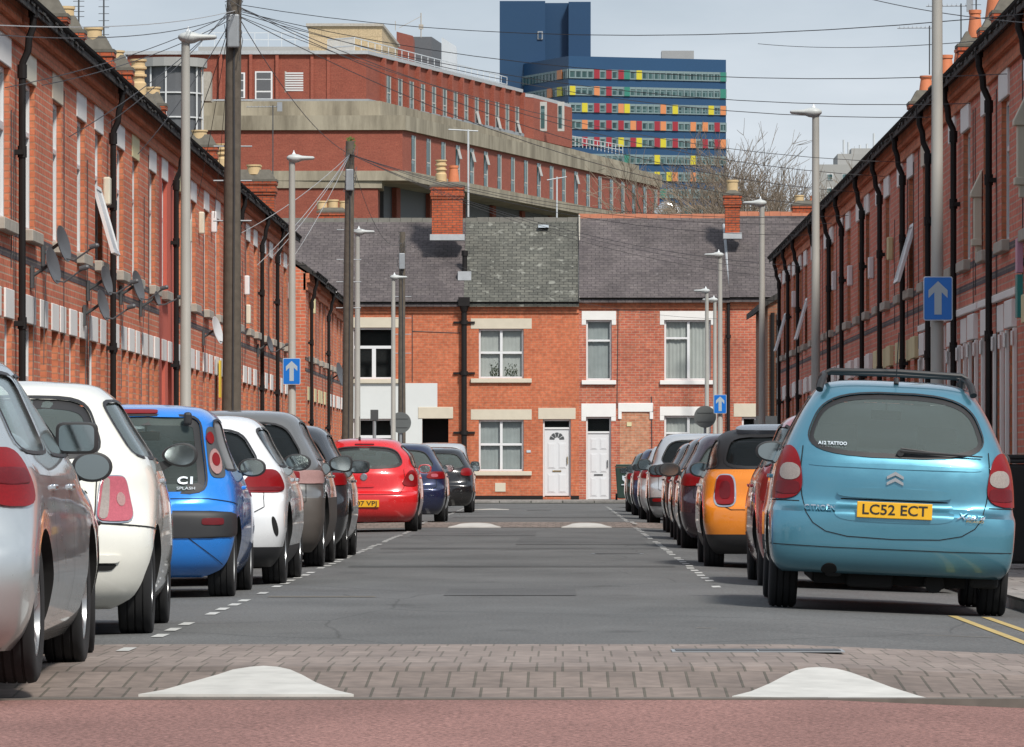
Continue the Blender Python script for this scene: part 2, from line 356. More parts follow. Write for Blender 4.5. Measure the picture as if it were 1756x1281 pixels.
M['mark_w'] = plain('worn_white_paint', (.50, .50, .48), .8, var=.4, vscale=12)
M['mark_y'] = plain('worn_yellow_paint', (.46, .34, .13), .8, var=.5, vscale=14)
M['tri'] = plain('thick_white_paint', (.52, .51, .48), .85, var=.32, vscale=5, bump=.7)
m = MB()
m.box(-3000, 3000, -200, 5000, -.9, -.32); struct('ground', m, M['earth'])
def grid_strip(mb, xs, y0, y1, zf, z_off=0, dy=None):
    """a sheet over the camber"""
    ys = [y0, y1] if not dy else [y0+(y1-y0)*i/max(1, round((y1-y0)/dy)) for i in range(max(1, round((y1-y0)/dy))+1)]
    for j in range(len(ys)-1):
        for i in range(len(xs)-1):
            mb.face([(x, y, zf(x, y)+z_off) for x, y in ((xs[i], ys[j]), (xs[i+1], ys[j]), (xs[i+1], ys[j+1]), (xs[i], ys[j+1]))])
XS = [KL, -3.3, -2.4, -1, 0, 1.2, 2.0, 2.7, KR]
RAMP0, RAMP1, TAB1 = 26.4, 28.2, 31.8                  # front ramp up to the raised table, far edge of its paving
def zc(x, y):
    z = road_z(x)
    if y < RAMP1: z += -.085*min(1, (RAMP1-y)/(RAMP1-RAMP0))
    return z
m = MB(); grid_strip(m, XS, TAB1, 150, zc); struct('road', m, M['asphalt'])
m = MB(); grid_strip(m, XS, 4, RAMP0, zc); struct('near_road', m, M['asphalt_red'])
m = MB(); grid_strip(m, XS, RAMP0, RAMP1, zc); struct('road_ramp', m, M['block'])
m = MB(); grid_strip(m, XS, RAMP1, TAB1, zc); struct('road_table', m, M['block2'])
m = MB(); grid_strip(m, [-70, KL, KR, 70], 150, 166, lambda x, y: -.005)
struct('cross_road', m, M['asphalt'])
m = MB()     # the pavement in front of the end terrace with its kerb
m.box(-70, 70, 166, 174.6, -.4, .07); struct('end_pavement', m, M['pave'])
m = MB(); m.box(-70, 70, 165.85, 166, -.4, .075); struct('end_kerb', m, M['kerb'])
zl, zr = .055, .0
for nm, x0, x1, y0, y1, z in (('left_pavement', WL-1, KL-.14, 4, 148.5, zl), ('right_pavement', KR+.14, WR+1, 4, 148.5, zr)):
    m = MB(); m.box(x0, x1, y0, y1, z-.5, z); struct(nm, m, M['pave'])
for nm, x0, x1, z in (('left_kerb', KL-.14, KL, zl+.004), ('right_kerb', KR, KR+.14, zr+.004)):
    m = MB(); m.box(x0, x1, 4, 150, z-.5, z); struct(nm, m, M['kerb'])
# side street mouths
m = MB(); m.box(-70, WL, 119.6, 126.9, -.4, .052); struct('side_street', m, M['asphalt'])
# second, far raised table
F0, F1, F2 = 96, 101, 106
m = MB(); grid_strip(m, XS, F0, F1, lambda x, y: road_z(x)+(.05 if y > F0+1 else .004)); struct('far_road_ramp', m, M['block'])
m = MB(); m.faces([(KL, F0, 0), (KR, F0, 0), (KR, F0, .004), (KL, F0, .004)], [(0, 1, 2, 3)])
# painted lines: the dashed edge of each parking lane
m = MB(); y = 30.5; k = 0
while y < 150:
    for xc, y_0 in ((-2.30-.0012*(y-30), 30), (1.255-.0011*(y-48), 47)):
        if y > y_0:
            j = random.uniform(-.012, .012)
            if random.random() > .12:
                z = zc(xc, y)+.004+(.046 if F0 < y < F1 else 0)
                m.face([(xc-.035+j, y, z), (xc+.035+j, y, z), (xc+.035+j, y+.62, z), (xc-.035+j, y+.62, z)])
    y += 1.28
struct('parking_bay_lines', m, M['mark_w'])
m = MB()      # double yellow lines running in under the blue estate car
for xc in (2.70, 2.93):
    for y0, y1 in ((20, 30.9), (32, 40.4)):
        m.face([(xc-.032, y0, zc(xc-.032, y0)+.004), (xc+.032, y0, zc(xc+.032, y0)+.004), (xc+.032, y1, zc(xc+.032, y1)+.004), (xc-.032, y1, zc(xc-.032, y1)+.004)])
struct('double_yellow_lines', m, M['mark_y'])
m = MB()      # sealed trench scars
for (x0, x1, y0, y1) in ((.8, 2.6, 35.0, 35.05), (-2.2, -1.4, 43.5, 43.7)):
    m.face([(x0, y0, zc(x0, y0)+.004), (x1, y0, zc(x1, y0)+.004), (x1, y1, zc(x1, y1)+.004), (x0, y1, zc(x0, y1)+.004)])
tc_ = plain('sandy_scar', (.19, .165, .13), .9, var=.4, vscale=20)
struct('road_scars', m, tc_)
m = MB(); 
for (x0, x1, y0, y1) in ((-2.1, 1.1, 57, 58.2), (-2.2, 1.15, 70, 71.5), (-.6, 1.1, 74, 82), (-2.2, -.4, 84, 91), (-2.2, 1.1, 116, 118), (-.9, .1, 44, 46.5)):
    m.face([(x0, y0, .004), (x1, y0, .004), (x1, y1, .004), (x0, y1, .004)])
struct('road_patches', m, M['asphalt_patch'])
m = MB()      # long seam between near red surface and paving, kerb-like edging
m.box(KL, 1.2, RAMP0-.16, RAMP0-.01, -.3, -.078); m.box(1.2, KR, RAMP0-.16, RAMP0-.01, -.4, -.079)
struct('ramp_edging', m, plain('edging', (.13, .115, .10), .9, var=.4, vscale=9))
def triangle(cx, y0, y1, hw, top, zf, name):
    """a blunt white arrowhead painted up a ramp, thick with repainting"""
    mb = MB(); n = 16; out = []
    prof = [(-1, 0), (-.80, .15), (-.58, .42), (-.40, .68), (-.27, .86), (-.14, .96), (0, 1), (.15, .96), (.28, .86), (.42, .66), (.60, .40), (.82, .14), (1, 0)]
    for u, v in prof: out.append((cx+u*hw+random.uniform(-.006, .006), y0+(y1-y0)*v))
    n = len(out)
    pts = [(x, y, zf(x, y)+.012) for x, y in out]+[(x, y, zf(x, y)-.004) for x, y in out]
    mb.faces(pts, [tuple(range(n))]+[(i, (i+1) % n, n+(i+1) % n, n+i) for i in range(n)])
    return struct(name, mb, M['tri'])
triangle(-1.44, 26.5, 28.1, .49, .1, zc, 'ramp_marking')
triangle(1.24, 26.4, 28.05, .47, .1, zc, 'ramp_marking')
zf2 = lambda x, y: road_z(x)+.004+.046*max(0, min(1, (y-F0)/1.0))
triangle(-1.45, F0+.0, F0+2.2, .43, .1, zf2, 'ramp_marking')
triangle(.39, F0+.0, F0+2.2, .41, .1, zf2, 'ramp_marking')
triangle(-1.7, 139, 141, .42, .1, lambda x, y: .004, 'ramp_marking')
for (x_, y_, r_, lb) in ((-.55, 137, .34, 'round iron cover in the far carriageway before the end pavement'), (.62, 66, .30, 'round iron cover in the middle of the carriageway')):
    t = thing('manhole_cover', lb, 'manhole cover', (x_, y_, .002))
    m = MB(); m.lathe([(0, .001), (r_, .001), (r_, .003), (0, .003)], 28); m.build('frame', M['steel_grey'], t)
    m = MB(); m.lathe([(0, .0035), (r_*.86, .0035), (r_*.86, .006), (0, .006)], 28); m.build('lid', plain('cast_iron', (.05, .045, .04), .7, var=.4, vscale=30), t)
# steel drain channel let into the raised table
t = thing('drain_grate', 'long narrow steel drain cover set in the block paving', 'drain cover', (1.02, 30.55, 0))
m = MB(); m.box(-.45, .45, -.19, .19, .001, .006); m.build('frame', M['steel_grey'], t)
m = MB()
for i in range(2): m.box(-.43+i*.435, -.005+i*.435, -.16, .16, .0065, .010)
m.build('cover', M['dark_grey'], t)
# ---------------------------------------------------------------- house kit (local x along the street, y into the house, z up)
def wall_grid(mb, u0, u1, v0, v1, holes, depth=.10, mi=0, rmi=None):
    us = sorted(set([u0, u1]+[h[0] for h in holes]+[h[1] for h in holes])); vs_ = sorted(set([v0, v1]+[h[2] for h in holes]+[h[3] for h in holes]))
    us = [u for u in us if u0-1e-6 <= u <= u1+1e-6]
    for i in range(len(us)-1):
        for j in range(len(vs_)-1):
            cu, cv = (us[i]+us[i+1])/2, (vs_[j]+vs_[j+1])/2
            if any(h[0] < cu < h[1] and h[2] < cv < h[3] for h in holes): continue
            mb.face([(us[i], 0, vs_[j]), (us[i+1], 0, vs_[j]), (us[i+1], 0, vs_[j+1]), (us[i], 0, vs_[j+1])], mi)
    r = mi if rmi is None else rmi
    for a, b, c, d in [h[:4] for h in holes]:
        D = depth+.14
        mb.face([(a, 0, c), (a, 0, d), (a, D, d), (a, D, c)], r); mb.face([(b, 0, c), (b, D, c), (b, D, d), (b, 0, d)], r)
        mb.face([(a, 0, d), (b, 0, d), (b, D, d), (a, D, d)], r); mb.face([(a, 0, c), (a, D, c), (b, D, c), (b, 0, c)], r)
def window(parent, a, b, c, d, style='sash', depth=.07, curtain=True, lintel='stone_w', sill='stone_w', llap=.08, lh=.30, slap=.08, fr='upvc', drops=False, tilt=0, lab=None, plant=False, lout=.012):
    """a window as a part: frame, with pane, curtain, lintel and sill as its sub-parts"""
    f = MB(); t = .055; y0, y1 = depth, depth+.06
    def bar(x0, x1, z0, z1, yy=0): f.box(x0, x1, y0-yy, y1-yy, z0, z1)
    bar(a, a+t, c, d); bar(b-t, b, c, d); bar(a+t, b-t, d-t, d); bar(a+t, b-t, c, c+t)
    z1 = c+(d-c)*.52
    if style == 'sash4':   # two lights over two
        mzz = c+(d-c)*.52; bar(a+t, b-t, mzz-.035, mzz+.035); xm = (a+b)/2; bar(xm-.04, xm+.04, c+t, mzz-.035); bar(xm-.04, xm+.04, mzz+.035, d-t)
    elif style == 'top1':  # one wide top light over two
        mzz = c+(d-c)*.62; bar(a+t, b-t, mzz-.045, mzz+.045); xm = (a+b)/2; bar(xm-.06, xm+.06, c+t, mzz-.045)
    elif style == 'sash':
        mzz = c+(d-c)*.66; bar(a+t, b-t, mzz-.03, mzz+.03)
    elif style == 'side':
        xm = a+(b-a)*.52; bar(xm-.04, xm+.04, c+t, d-t); mzz = c+(d-c)*.70; bar(a+t, xm-.04, mzz-.03, mzz+.03)
    elif style == 'mid':
        xm = (a+b)/2; bar(xm-.035, xm+.035, c+t, d-t)
    o = f.build('window', M[fr], parent, bevel=.006, bseg=1)
    g = MB(); g.face([(a+t*.6, y1-.022, c+t*.6), (b-t*.6, y1-.022, c+t*.6), (b-t*.6, y1-.022, d-t*.6), (a+t*.6, y1-.022, d-t*.6)]); g.build('pane', M['wglass'], o)
    bk = MB(); bk.box(a+.01, b-.01, depth+.45, depth+.47, c, d); bk.build('dark_backing', M['dark'], o)  # near-black panel stands in for the unlit room behind the glass
    if curtain:
        k = MB(); yc = y1+.05; am = random.choice([.004, .007, .011]); ph = random.uniform(0, 6)
        segs = [(a+t, b-t)] if curtain == 'full' else [(a+t, a+(b-a)*.42), (a+(b-a)*.60, b-t)]
        for (s0, s1) in segs:
            n = max(6, int((s1-s0)/.03)); pr = []
            for i in range(n+1):
                pr.append((s0+(s1-s0)*i/n, yc+am*math.sin(i*1.7+ph)+am*.8*math.sin(i*.53+ph*2)))
            for i in range(n): k.face([(pr[i][0], pr[i][1], c+t), (pr[i+1][0], pr[i+1][1], c+t), (pr[i+1][0], pr[i+1][1], d-t), (pr[i][0], pr[i][1], d-t)])
        k.build('curtain', M[random.choice(['curtain', 'curtain2', 'curtain3'])], o, smooth=True)
    if plant:
        k = MB(); rr = random.Random(4)
        for _ in range(260):
            x = a+(b-a)*rr.choice([rr.uniform(.25, .45), rr.uniform(.58, .85)]); z = c+t+abs(rr.gauss(0, .16)); y = y1+.03
            s_ = .03; an = rr.uniform(0, 3); k.face([(x, y, z), (x+s_*math.cos(an), y+.01, z+s_*math.sin(an)), (x+s_*.3, y+.005, z+s_*1.5)])
        k.build('window_plant', M['leaf'], o)
    if lintel:
        k = MB(); k.box(a-llap, b+llap, -lout, depth*.8, d+.002, d+lh)
        if drops:
            k.box(a-llap, a-.0, -lout, .05, d-.14, d); k.box(b, b+llap, -lout, .05, d-.14, d)
        k.build('lintel', M[lintel], o, bevel=.006, bseg=1)
    if sill:
        k = MB(); k.box(a-slap, b+slap, -.09, depth*.9, c-.13, c-.003); k.build('sill', M[sill], o, bevel=.01, bseg=1)
    if tilt:   # an open top-hung sash swinging out over the street
        k = MB(); W2 = b-a-.1; H2 = tilt
        k.T = Matrix.Translation((a+.05, depth-.03, c+H2+.06)) @ Matrix.Rotation(R(-16), 4, 'X')
        k.box(0, .05, -.02, .02, -H2, 0); k.box(W2-.05, W2, -.02, .02, -H2, 0); k.box(.05, W2-.05, -.02, .02, -.05, 0); k.box(.05, W2-.05, -.02, .02, -H2, -H2+.05)
        q = k.build('open_sash', M[fr], o)
        k = MB(); k.T = Matrix.Translation((a+.05, depth-.03, c+H2+.06)) @ Matrix.Rotation(R(-16), 4, 'X'); k.box(.045, W2-.045, -.004, .004, -H2+.045, -.045); k.build('sash_glass', M['dish_w'], o)
    return o
def door(parent, a, b, c, d, mat='door_w', lintel='stone_w', fan=True, trans=.35, depth=.10, lh=.30, llap=.12, handle='brass', drops=False):
    f = MB(); t = .05; y0 = depth
    f.box(a, a+t, y0, y0+.07, c, d); f.box(b-t, b, y0, y0+.07, c, d); f.box(a+t, b-t, y0, y0+.07, d-t, d)
    zt = d-trans if trans else d-t
    if trans: f.box(a+t, b-t, y0, y0+.07, zt-.04, zt+.02)
    o = f.build('door_frame', M['upvc'], parent, bevel=.006, bseg=1)
    k = MB(); zz = zt-.045; k.box(a+t+.004, b-t-.004, y0+.03, y0+.07, c+.03, zz)
    W = b-a-2*t
    pan = []
    for (u0, u1, v0, v1) in ((.12, .44, .06, .34), (.56, .88, .06, .34), (.12, .44, .42, .80 if fan else .70), (.56, .88, .42, .80 if fan else .70))+(() if fan else ((.12, .44, .76, .93), (.56, .88, .76, .93))):
        x0, x1, z0, z1 = a+t+W*u0, a+t+W*u1, c+(zz-c)*v0, c+(zz-c)*v1
        k.box(x0, x1, y0+.022, y0+.03, z0, z1); k.box(x0+.03, x1-.03, y0+.012, y0+.022, z0+.03, z1-.03)
    dd = k.build('door', M[mat], o, bevel=.004, bseg=1)
    if fan:
        k = MB(); cx, cz, rr = (a+b)/2, c+(zz-c)*.845, W*.30
        for i in range(5):
            a0, a1 = math.pi*(i+.08)/5, math.pi*(i+.92)/5
            k.face([(cx+rr*.35*math.cos(a0), y0+.026, cz+rr*.35*math.sin(a0)), (cx+rr*math.cos(a0), y0+.026, cz+rr*math.sin(a0)), (cx+rr*math.cos((a0+a1)/2)*1.03, y0+.026, cz+rr*math.sin((a0+a1)/2)*1.03), (cx+rr*math.cos(a1), y0+.026, cz+rr*math.sin(a1)), (cx+rr*.35*math.cos(a1), y0+.026, cz+rr*.35*math.sin(a1))])
        k.build('fanlight', M['dark_grey'], dd)
    k = MB(); k.box((a+b)/2-.13, (a+b)/2+.13, y0+.008, y0+.03, c+(zz-c)*.375, c+(zz-c)*.375+.035); k.build('letter_slot', M[handle], dd)
    k = MB(); k.box(b-t-.07, b-t-.045, y0-.02, y0+.03, c+.98, c+1.2); k.build('handle', M[handle], dd)
    if trans:
        k = MB(); k.face([(a+t, y0+.04, zt+.02), (b-t, y0+.04, zt+.02), (b-t, y0+.04, d-t), (a+t, y0+.04, d-t)]); k.build('transom_glass', M['wglass'], o)
        k = MB(); k.box(a, b, y0+.25, y0+.27, zt, d); k.build('dark_backing', M['dark'], o)  # same near-black panel for the unlit hall
    if lintel:
        k = MB(); k.box(a-llap, b+llap, -.012, depth*.8, d+.002, d+lh)
        if drops: k.box(a-llap, a, -.012, .05, d-.12, d); k.box(b, b+llap, -.012, .05, d-.12, d)
        k.build('lintel', M[lintel], o, bevel=.006, bseg=1)
    return o
def downpipe(parent, x, ztop, out=.30, r=.038, zbot=.05, hopper=False, brackets=True):
    k = MB()
    k.tube([(x, -out+.02, ztop), (x, -out+.02, ztop-.22), (x, -out+.06, ztop-.33), (x, -.14, ztop-.46), (x, -.085, ztop-.58), (x, -.08, ztop-.72)], r, 10)
    k.tube([(x, -.08, ztop-.72), (x, -.08, zbot)], r, 10)
    k.tube([(x, -.08, ztop-.60), (x, -.08, ztop-.74)], r*1.35, 10); k.tube([(x, -out+.02, ztop+.02), (x, -out+.02, ztop-.12)], r*1.3, 10)
    if brackets:
        z = ztop-1.5
        while z > .4: k.box(x-.075, x+.075, -.10, -.002, z-.02, z+.03); k.tube([(x, -.08, z-.05), (x, -.08, z+.07)], r*1.3, 10); z -= 1.75
    if hopper: k.box(x-.10, x+.10, -.2, -.01, ztop-.35, ztop-.12)
    return k.build('downpipe', M['black_pipe'], parent, smooth=True)
def roof(parent, W, D, ze, zr, mat='slate_d', over=.28, ridge='ridge_g', th=.07, vert=(0, 0), dr=None):
    dr = dr or D/2; k = MB(); sl = (zr-ze)/dr
    yo = -over; zo = ze-sl*over*.6
    k.faces([(vert[0]*-.0, yo, zo), (W, yo, zo), (W, dr, zr), (0, dr, zr), (0, yo, zo-th), (W, yo, zo-th), (W, dr, zr-th), (0, dr, zr-th)],
            [(0, 1, 2, 3), (4, 7, 6, 5), (0, 4, 5, 1), (1, 5, 6, 2), (0, 3, 7, 4)])
    zb = ze
    k.faces([(0, dr, zr), (W, dr, zr), (W, D+.2, zb), (0, D+.2, zb), (0, dr, zr-th), (W, dr, zr-th), (W, D+.2, zb-th), (0, D+.2, zb-th)],
            [(0, 1, 2, 3), (4, 7, 6, 5), (2, 6, 7, 3), (1, 5, 6, 2), (0, 3, 7, 4)])
    if mat == 'slate_d':      # uneven slate ends along the eaves
        x = 0.0
        while x < W-.1:
            w_ = min(random.uniform(.18, .30), W-x); dz = random.uniform(-.012, .022); dy = random.uniform(-.035, .02)
            k.faces([(x+.004, yo+dy, zo-.02+dz), (x+w_-.004, yo+dy, zo-.02+dz), (x+w_-.004, yo+.3, zo+sl*.3+.03+dz), (x+.004, yo+.3, zo+sl*.3+.03+dz), (x+.004, yo+dy, zo-.045+dz), (x+w_-.004, yo+dy, zo-.045+dz), (x+w_-.004, yo+.3, zo+sl*.3+dz-.02), (x+.004, yo+.3, zo+sl*.3+dz-.02)], [(0, 1, 2, 3), (4, 7, 6, 5), (0, 4, 5, 1), (1, 5, 6, 2), (2, 6, 7, 3), (3, 7, 4, 0)]); x += w_
    o = k.build('roof', M[mat], parent)
    k = MB(); n = max(1, int(W/.33))
    for i in range(n):
        x0, x1 = W*i/n+.004, W*(i+1)/n-.004; dz = random.uniform(-.008, .01)
        k.prism([(dr-.13, zr-.09+dz), (dr-.02, zr+.055+dz), (dr+.02, zr+.055+dz), (dr+.13, zr-.09+dz)], 'x', x0, x1)
    k.build('ridge_tiles', M[ridge], o)
    return o
def gutter(parent, W, ze, over=.28, r=.065):
    k = MB(); y = -over-.05
    prof = [(y+r*math.cos(a), ze+r*math.sin(a)) for a in [math.pi+i*math.pi/6 for i in range(7)]]
    prof2 = [(y+(r-.012)*math.cos(a), ze+(r-.012)*math.sin(a)) for a in [math.pi+i*math.pi/6 for i in range(7)]]
    k.prism(prof+prof2[::-1], 'x', 0, W); return k.build('gutter', M['gutter'], parent)
def cornice(parent, W, ze, mat='corbel', dentil=True, out=.06, x0=0, small=False):
    k = MB(); H = .31 if not small else .24
    st = [(0, .35, .3), (.35, .62, .7), (.62, 1, 1.0)]
    for a, b, o_ in st: k.box(x0, W, -out*o_*1.6, .05, ze-H+H*a, ze-H+H*b)
    if dentil:
        n = int((W-x0)/.16)
        for i in range(n): k.box(x0+i*.16+.02, x0+i*.16+.10, -out*.7*1.6-.035, -out*.3*1.6, ze-H+H*.36, ze-H+H*.60)
    k.box(x0, W, -out*.55*1.6, .05, ze-H-.06, ze-H)
    return k.build('cornice', M[mat], parent)
def chimney(parent, x, y, zb, zt, w=.6, d=.55, pots=(('c', .32, .12),), mat='brick_ch', band=True, name='chimney', potgap=None, flash=False, top='mortar_top', cap=.1):
    """a brick stack with oversailing courses, mortar capping and its pots"""
    k = MB(); k.box(x-w/2, x+w/2, y-d/2, y+d/2, zb, zt-.42)
    for i, (a, b, g) in enumerate(((.42, .34, .03), (.34, .24, .055), (.24, .14, .03), (.14, .06, .06))): k.box(x-w/2-g, x+w/2+g, y-d/2-g, y+d/2+g, zt-a, zt-b)
    k.box(x-w/2-.07, x+w/2+.07, y-d/2-.07, y+d/2+.07, zt-.06, zt, 1)
    P = [(x-w/2-.02, y-d/2-.02, zt), (x+w/2+.02, y-d/2-.02, zt), (x+w/2+.02, y+d/2+.02, zt), (x-w/2-.02, y+d/2+.02, zt), (x-w/2+.12, y-d/2+.12, zt+cap), (x+w/2-.12, y-d/2+.12, zt+cap), (x+w/2-.12, y+d/2-.12, zt+cap), (x-w/2+.12, y+d/2-.12, zt+cap)]
    k.faces(P, [(0, 1, 5, 4), (1, 2, 6, 5), (2, 3, 7, 6), (3, 0, 4, 7), (4, 5, 6, 7)], 1)
    if flash: k.box(x-w/2-.06, x+w/2+.06, y-d/2-.04, y+d/2, zb-.02, zb+flash, 2)
    o = k.build(name, [M[mat], M[top], M['lead']], parent)
    n = len(pots)
    for i, (c, h, r, *rest) in enumerate(pots):
        px = x+(i-(n-1)/2)*(potgap or (w/max(n, 1)))
        q = MB(); z = zt+cap*.5
        if c == 'o': prof = [(r, z), (r*1.0, z+h*.15), (r*.72, z+h*.85), (r*.85, z+h*.87), (r*.85, z+h), (r*.62, z+h), (r*.6, z+h*.6)]
        elif c == 't': prof = [(r, z), (r, z+h*.4), (r*.8, z+h*.45), (r*.8, z+h*.55), (r*1.05, z+h*.57), (r*1.05, z+h*.62), (r*.8, z+h*.64), (r*.8, z+h*.74), (r*1.05, z+h*.76), (r*1.05, z+h*.81), (r*.85, z+h*.83), (r*.85, z+h*.93), (r*1.05, z+h*.95), (r*1.05, z+h), (r*.8, z+h)]
        else: prof = [(r*.95, z), (r*.92, z+h*.8), (r*1.04, z+h*.84), (r*1.04, z+h), (r*.8, z+h), (r*.78, z+h*.5)]
        q.lathe(prof, 18, c=(px, y, 0)); q.build('chimney_pot', M['pot_o' if c == 'o' else 'pot_c'], o, smooth=True)
    return o
def alarm(parent, x, z, mat='box_cream', w=.22, h=.34, d=.09):
    k = MB(); k.box(x-w/2, x+w/2, -d, -.002, z-h/2, z+h/2); k.build('alarm_box', M[mat], parent, bevel=.02)

# ---------------------------------------------------------------- terraces on both sides
ZE = 5.69
def terrace_house(side, y0, y1, label, ups, downs, pipe=None, mat=None, alarms=(), pots=None, group=None, step=0, lint='stone_w', lints=None, string=True, tilt=None, sill='stone_d', gable=0, wx=None, cor=True, ornate=False, dlint=None):
    W = y1-y0; left = side == 'L'
    X = wx if wx is not None else (WL if left else WR)
    root = thing('terraced_house', label, 'house', (X, y0 if left else y1, 0), R(90) if left else R(-90), group)
    u = (lambda y: y-y0) if left else (lambda y: y1-y)
    mat = mat or ('brick_l' if left else 'brick_r'); D = 7.2; dr = 3.4; zr = 8.0+step; ze = ZE+step
    holes = []; wins = []
    ups = [(yc, wd*1.18) for yc, wd in ups]
    for i, (yc, wd) in enumerate(ups): holes.append((u(yc)-wd/2, u(yc)+wd/2, 3.46, 5.02))
    for (yc, wd, kd) in downs: holes.append((u(yc)-wd/2, u(yc)+wd/2, .82 if kd == 'w' else .06, 2.48))
    k = MB(); wall_grid(k, 0, W, -.5, ze, holes, rmi=1 if mat != 'red_paint' else 0)
    k.faces([(0, 0, -.5), (0, D, -.5), (0, D, ze), (0, dr, zr-.08), (0, 0, ze)], [(0, 4, 3, 2, 1)])
    k.faces([(W, 0, -.5), (W, D, -.5), (W, D, ze), (W, dr, zr-.08), (W, 0, ze)], [(0, 1, 2, 3, 4)])
    k.face([(0, D, -.5), (0, D, ze), (W, D, ze), (W, D, -.5)])
    k.build('wall', [M[mat], M['corbel']], root)
    for i, (yc, wd) in enumerate(ups):
        c = u(yc); ln = (lints or {}).get(i, lint)
        window(root, c-wd/2, c+wd/2, 3.46, 5.02, 'sash' if wd < 1.2 else 'top1', depth=.055, curtain='full' if i % 2 else None, lintel=ln, sill=sill, lh=.34, llap=.10, slap=.06, lout=.012 if left else .03, tilt=.85 if tilt == i else 0)
    for (yc, wd, kd) in downs:
        c = u(yc)
        if kd == 'w': window(root, c-wd/2, c+wd/2, .82, 2.48, 'sash', depth=.055, curtain='full', lintel=dlint or lint, sill=sill, lh=.30, llap=.06, lout=.02 if left else .06)
        else: door(root, c-wd/2, c+wd/2, .06, 2.48, lintel=dlint or lint, fan=False, llap=.05)
    cornice(root, W, ze, x0=0, out=.05); gutter(root, W, ze+.04, over=.15, r=.06); roof(root, W, D, ze+.09, zr+.1, dr=dr, over=.22, th=.09)
    if string and mat != 'red_paint':
        k = MB(); k.box(0, W, -.004, .01, 3.34, 3.42); k.box(0, W, -.004, .01, 3.10, 3.18)
        # the courses stop at the windows
        k.build('string_course', M['blue_brick'], root)
    if pipe is not None: downpipe(root, u(pipe), ze, out=.21)
    for (ya, za, mm) in alarms: alarm(root, u(ya), za, mm)
    for q in range(3):
        x_ = random.uniform(.2, W-.2)
        if any(h[0]-.08 < x_ < h[1]+.08 for h in holes[:len(ups)]): continue
        zb_, zt_ = random.choice([.6, 2.6, 3.0]), random.choice([5.2, 4.6, 5.3]); k = MB(); k.tube([(x_+random.uniform(-.02, .02), -.012, zb_+(zt_-zb_)*i_/6) for i_ in range(7)], .007, 4); k.build('cable', M['wire'], root)
    if ornate:
        hs_ = sorted(h for h in holes[len(ups):]); k = MB(); k.box(.06, W-.25, -.05, .02, 2.815, 2.90); k.build('band_course', M[dlint or lint], root, bevel=.01)
        for (a_, b_, c_, d_) in hs_:
            for e_ in (a_-.15, b_+.03): k = MB(); k.box(e_, e_+.12, -.045, -.001, .06, 2.47); k.box(e_-.02, e_+.14, -.065, -.0445, 2.28, 2.44); k.build('pilaster', M[dlint or lint], root, bevel=.008)
    if pots:
        for (yc, yd, zt, pp, ww) in pots: chimney(root, u(yc), yd, 6.6, zt, w=.55, d=ww, pots=pp)
    return root
import itertools
Lh = []
def LH(*a, **k): Lh.append(terrace_house('L', *a, group='brick terraced houses on the left side', **k))
c1 = (('c', .34, .16),); t1 = (('t', .62, .15),)
LH(53.4, 59.6, 'nearest brick terraced house on the left, white upper window at the photo edge', [(55.2, 1.0), (58.35, 1.15)], [(55.4, 1.1, 'w'), (57.6, .85, 'd'), (58.9, .8, 'w')], pipe=59.85-.3, alarms=[])
LH(59.6, 65.7, 'brick terraced house above the first pair of satellite dishes, its window heads cream', [(61.3, .95), (64.6, .95)], [(61.2, 1.1, 'w'), (62.9, .8, 'd'), (64.3, .8, 'd'), (65.3, .6, 'd')], lints={0: 'box_cream', 1: 'stone_c'})
LH(65.7, 71.9, 'brick terraced house on the left with a white sash hanging open upstairs', [(67.8, .95), (70.35, .9)], [(66.6, .8, 'w'), (68.0, .8, 'd'), (69.5, 1.0, 'w'), (71.0, .7, 'd')], pipe=71.6, tilt=1, alarms=[(71.1, 4.35, 'box_cream')])
LH(71.9, 77.3, 'brick terraced house with a brown stone block over one upper window', [(73.8, .95), (76.4, .9)], [(72.9, .9, 'w'), (74.4, .8, 'd'), (75.6, .8, 'w'), (76.8, .6, 'd')], lints={1: 'stone_y'})
LH(77.3, 80.9, 'narrow brick terraced house just before the house painted red', [(79.6, .95)], [(78.0, .8, 'w'), (79.2, .75, 'd'), (80.3, .8, 'w')])
LH(80.9, 84.0, 'narrow terraced house with its front painted red on the left', [(82.0, .85)], [(81.8, .7, 'w'), (83.1, .8, 'd')], pipe=83.3, mat='red_paint')
LH(84.0, 90.2, 'brick terraced house behind the nearest street lamp on the left', [(85.4, .9), (88.4, .95)], [(85.0, .9, 'w'), (86.6, .8, 'd'), (88.0, .8, 'w'), (89.4, .7, 'd')], alarms=[(89.7, 4.75, 'box_cream'), (86.6, 4.5, 'box_cream')], lints={0: 'stone_y'})
LH(90.2, 96.4, 'brick terraced house behind the nearest wooden pole with a pale dish bracket', [(91.6, .9), (94.6, .95)], [(91.2, .9, 'w'), (92.7, .8, 'd'), (94.2, .8, 'w'), (95.6, .7, 'd')], alarms=[(92.9, 4.9, 'box_white')])
LH(96.4, 101.6, 'brick terraced house just beyond the nearest wooden pole', [(98.0, .9), (100.4, .9)], [(97.6, .8, 'w'), (99.2, .8, 'd'), (100.6, .8, 'w')], pipe=99.3)
LH(101.6, 107.4, 'brick terraced house with two white alarm boxes between dark pipes', [(103.7, .95), (106.2, .9)], [(102.6, .9, 'w'), (104.2, .8, 'd'), (106.0, .8, 'w')], pipe=107.1, alarms=[(102.6, 4.2, 'box_white'), (103.0, 3.7, 'box_cream')])
LH(107.4, 113.2, 'brick terraced house on the left, second from the side street', [(109.3, .95), (111.9, .9)], [(108.4, .8, 'w'), (110.1, .8, 'd'), (112.0, .8, 'w')], pipe=112.9)
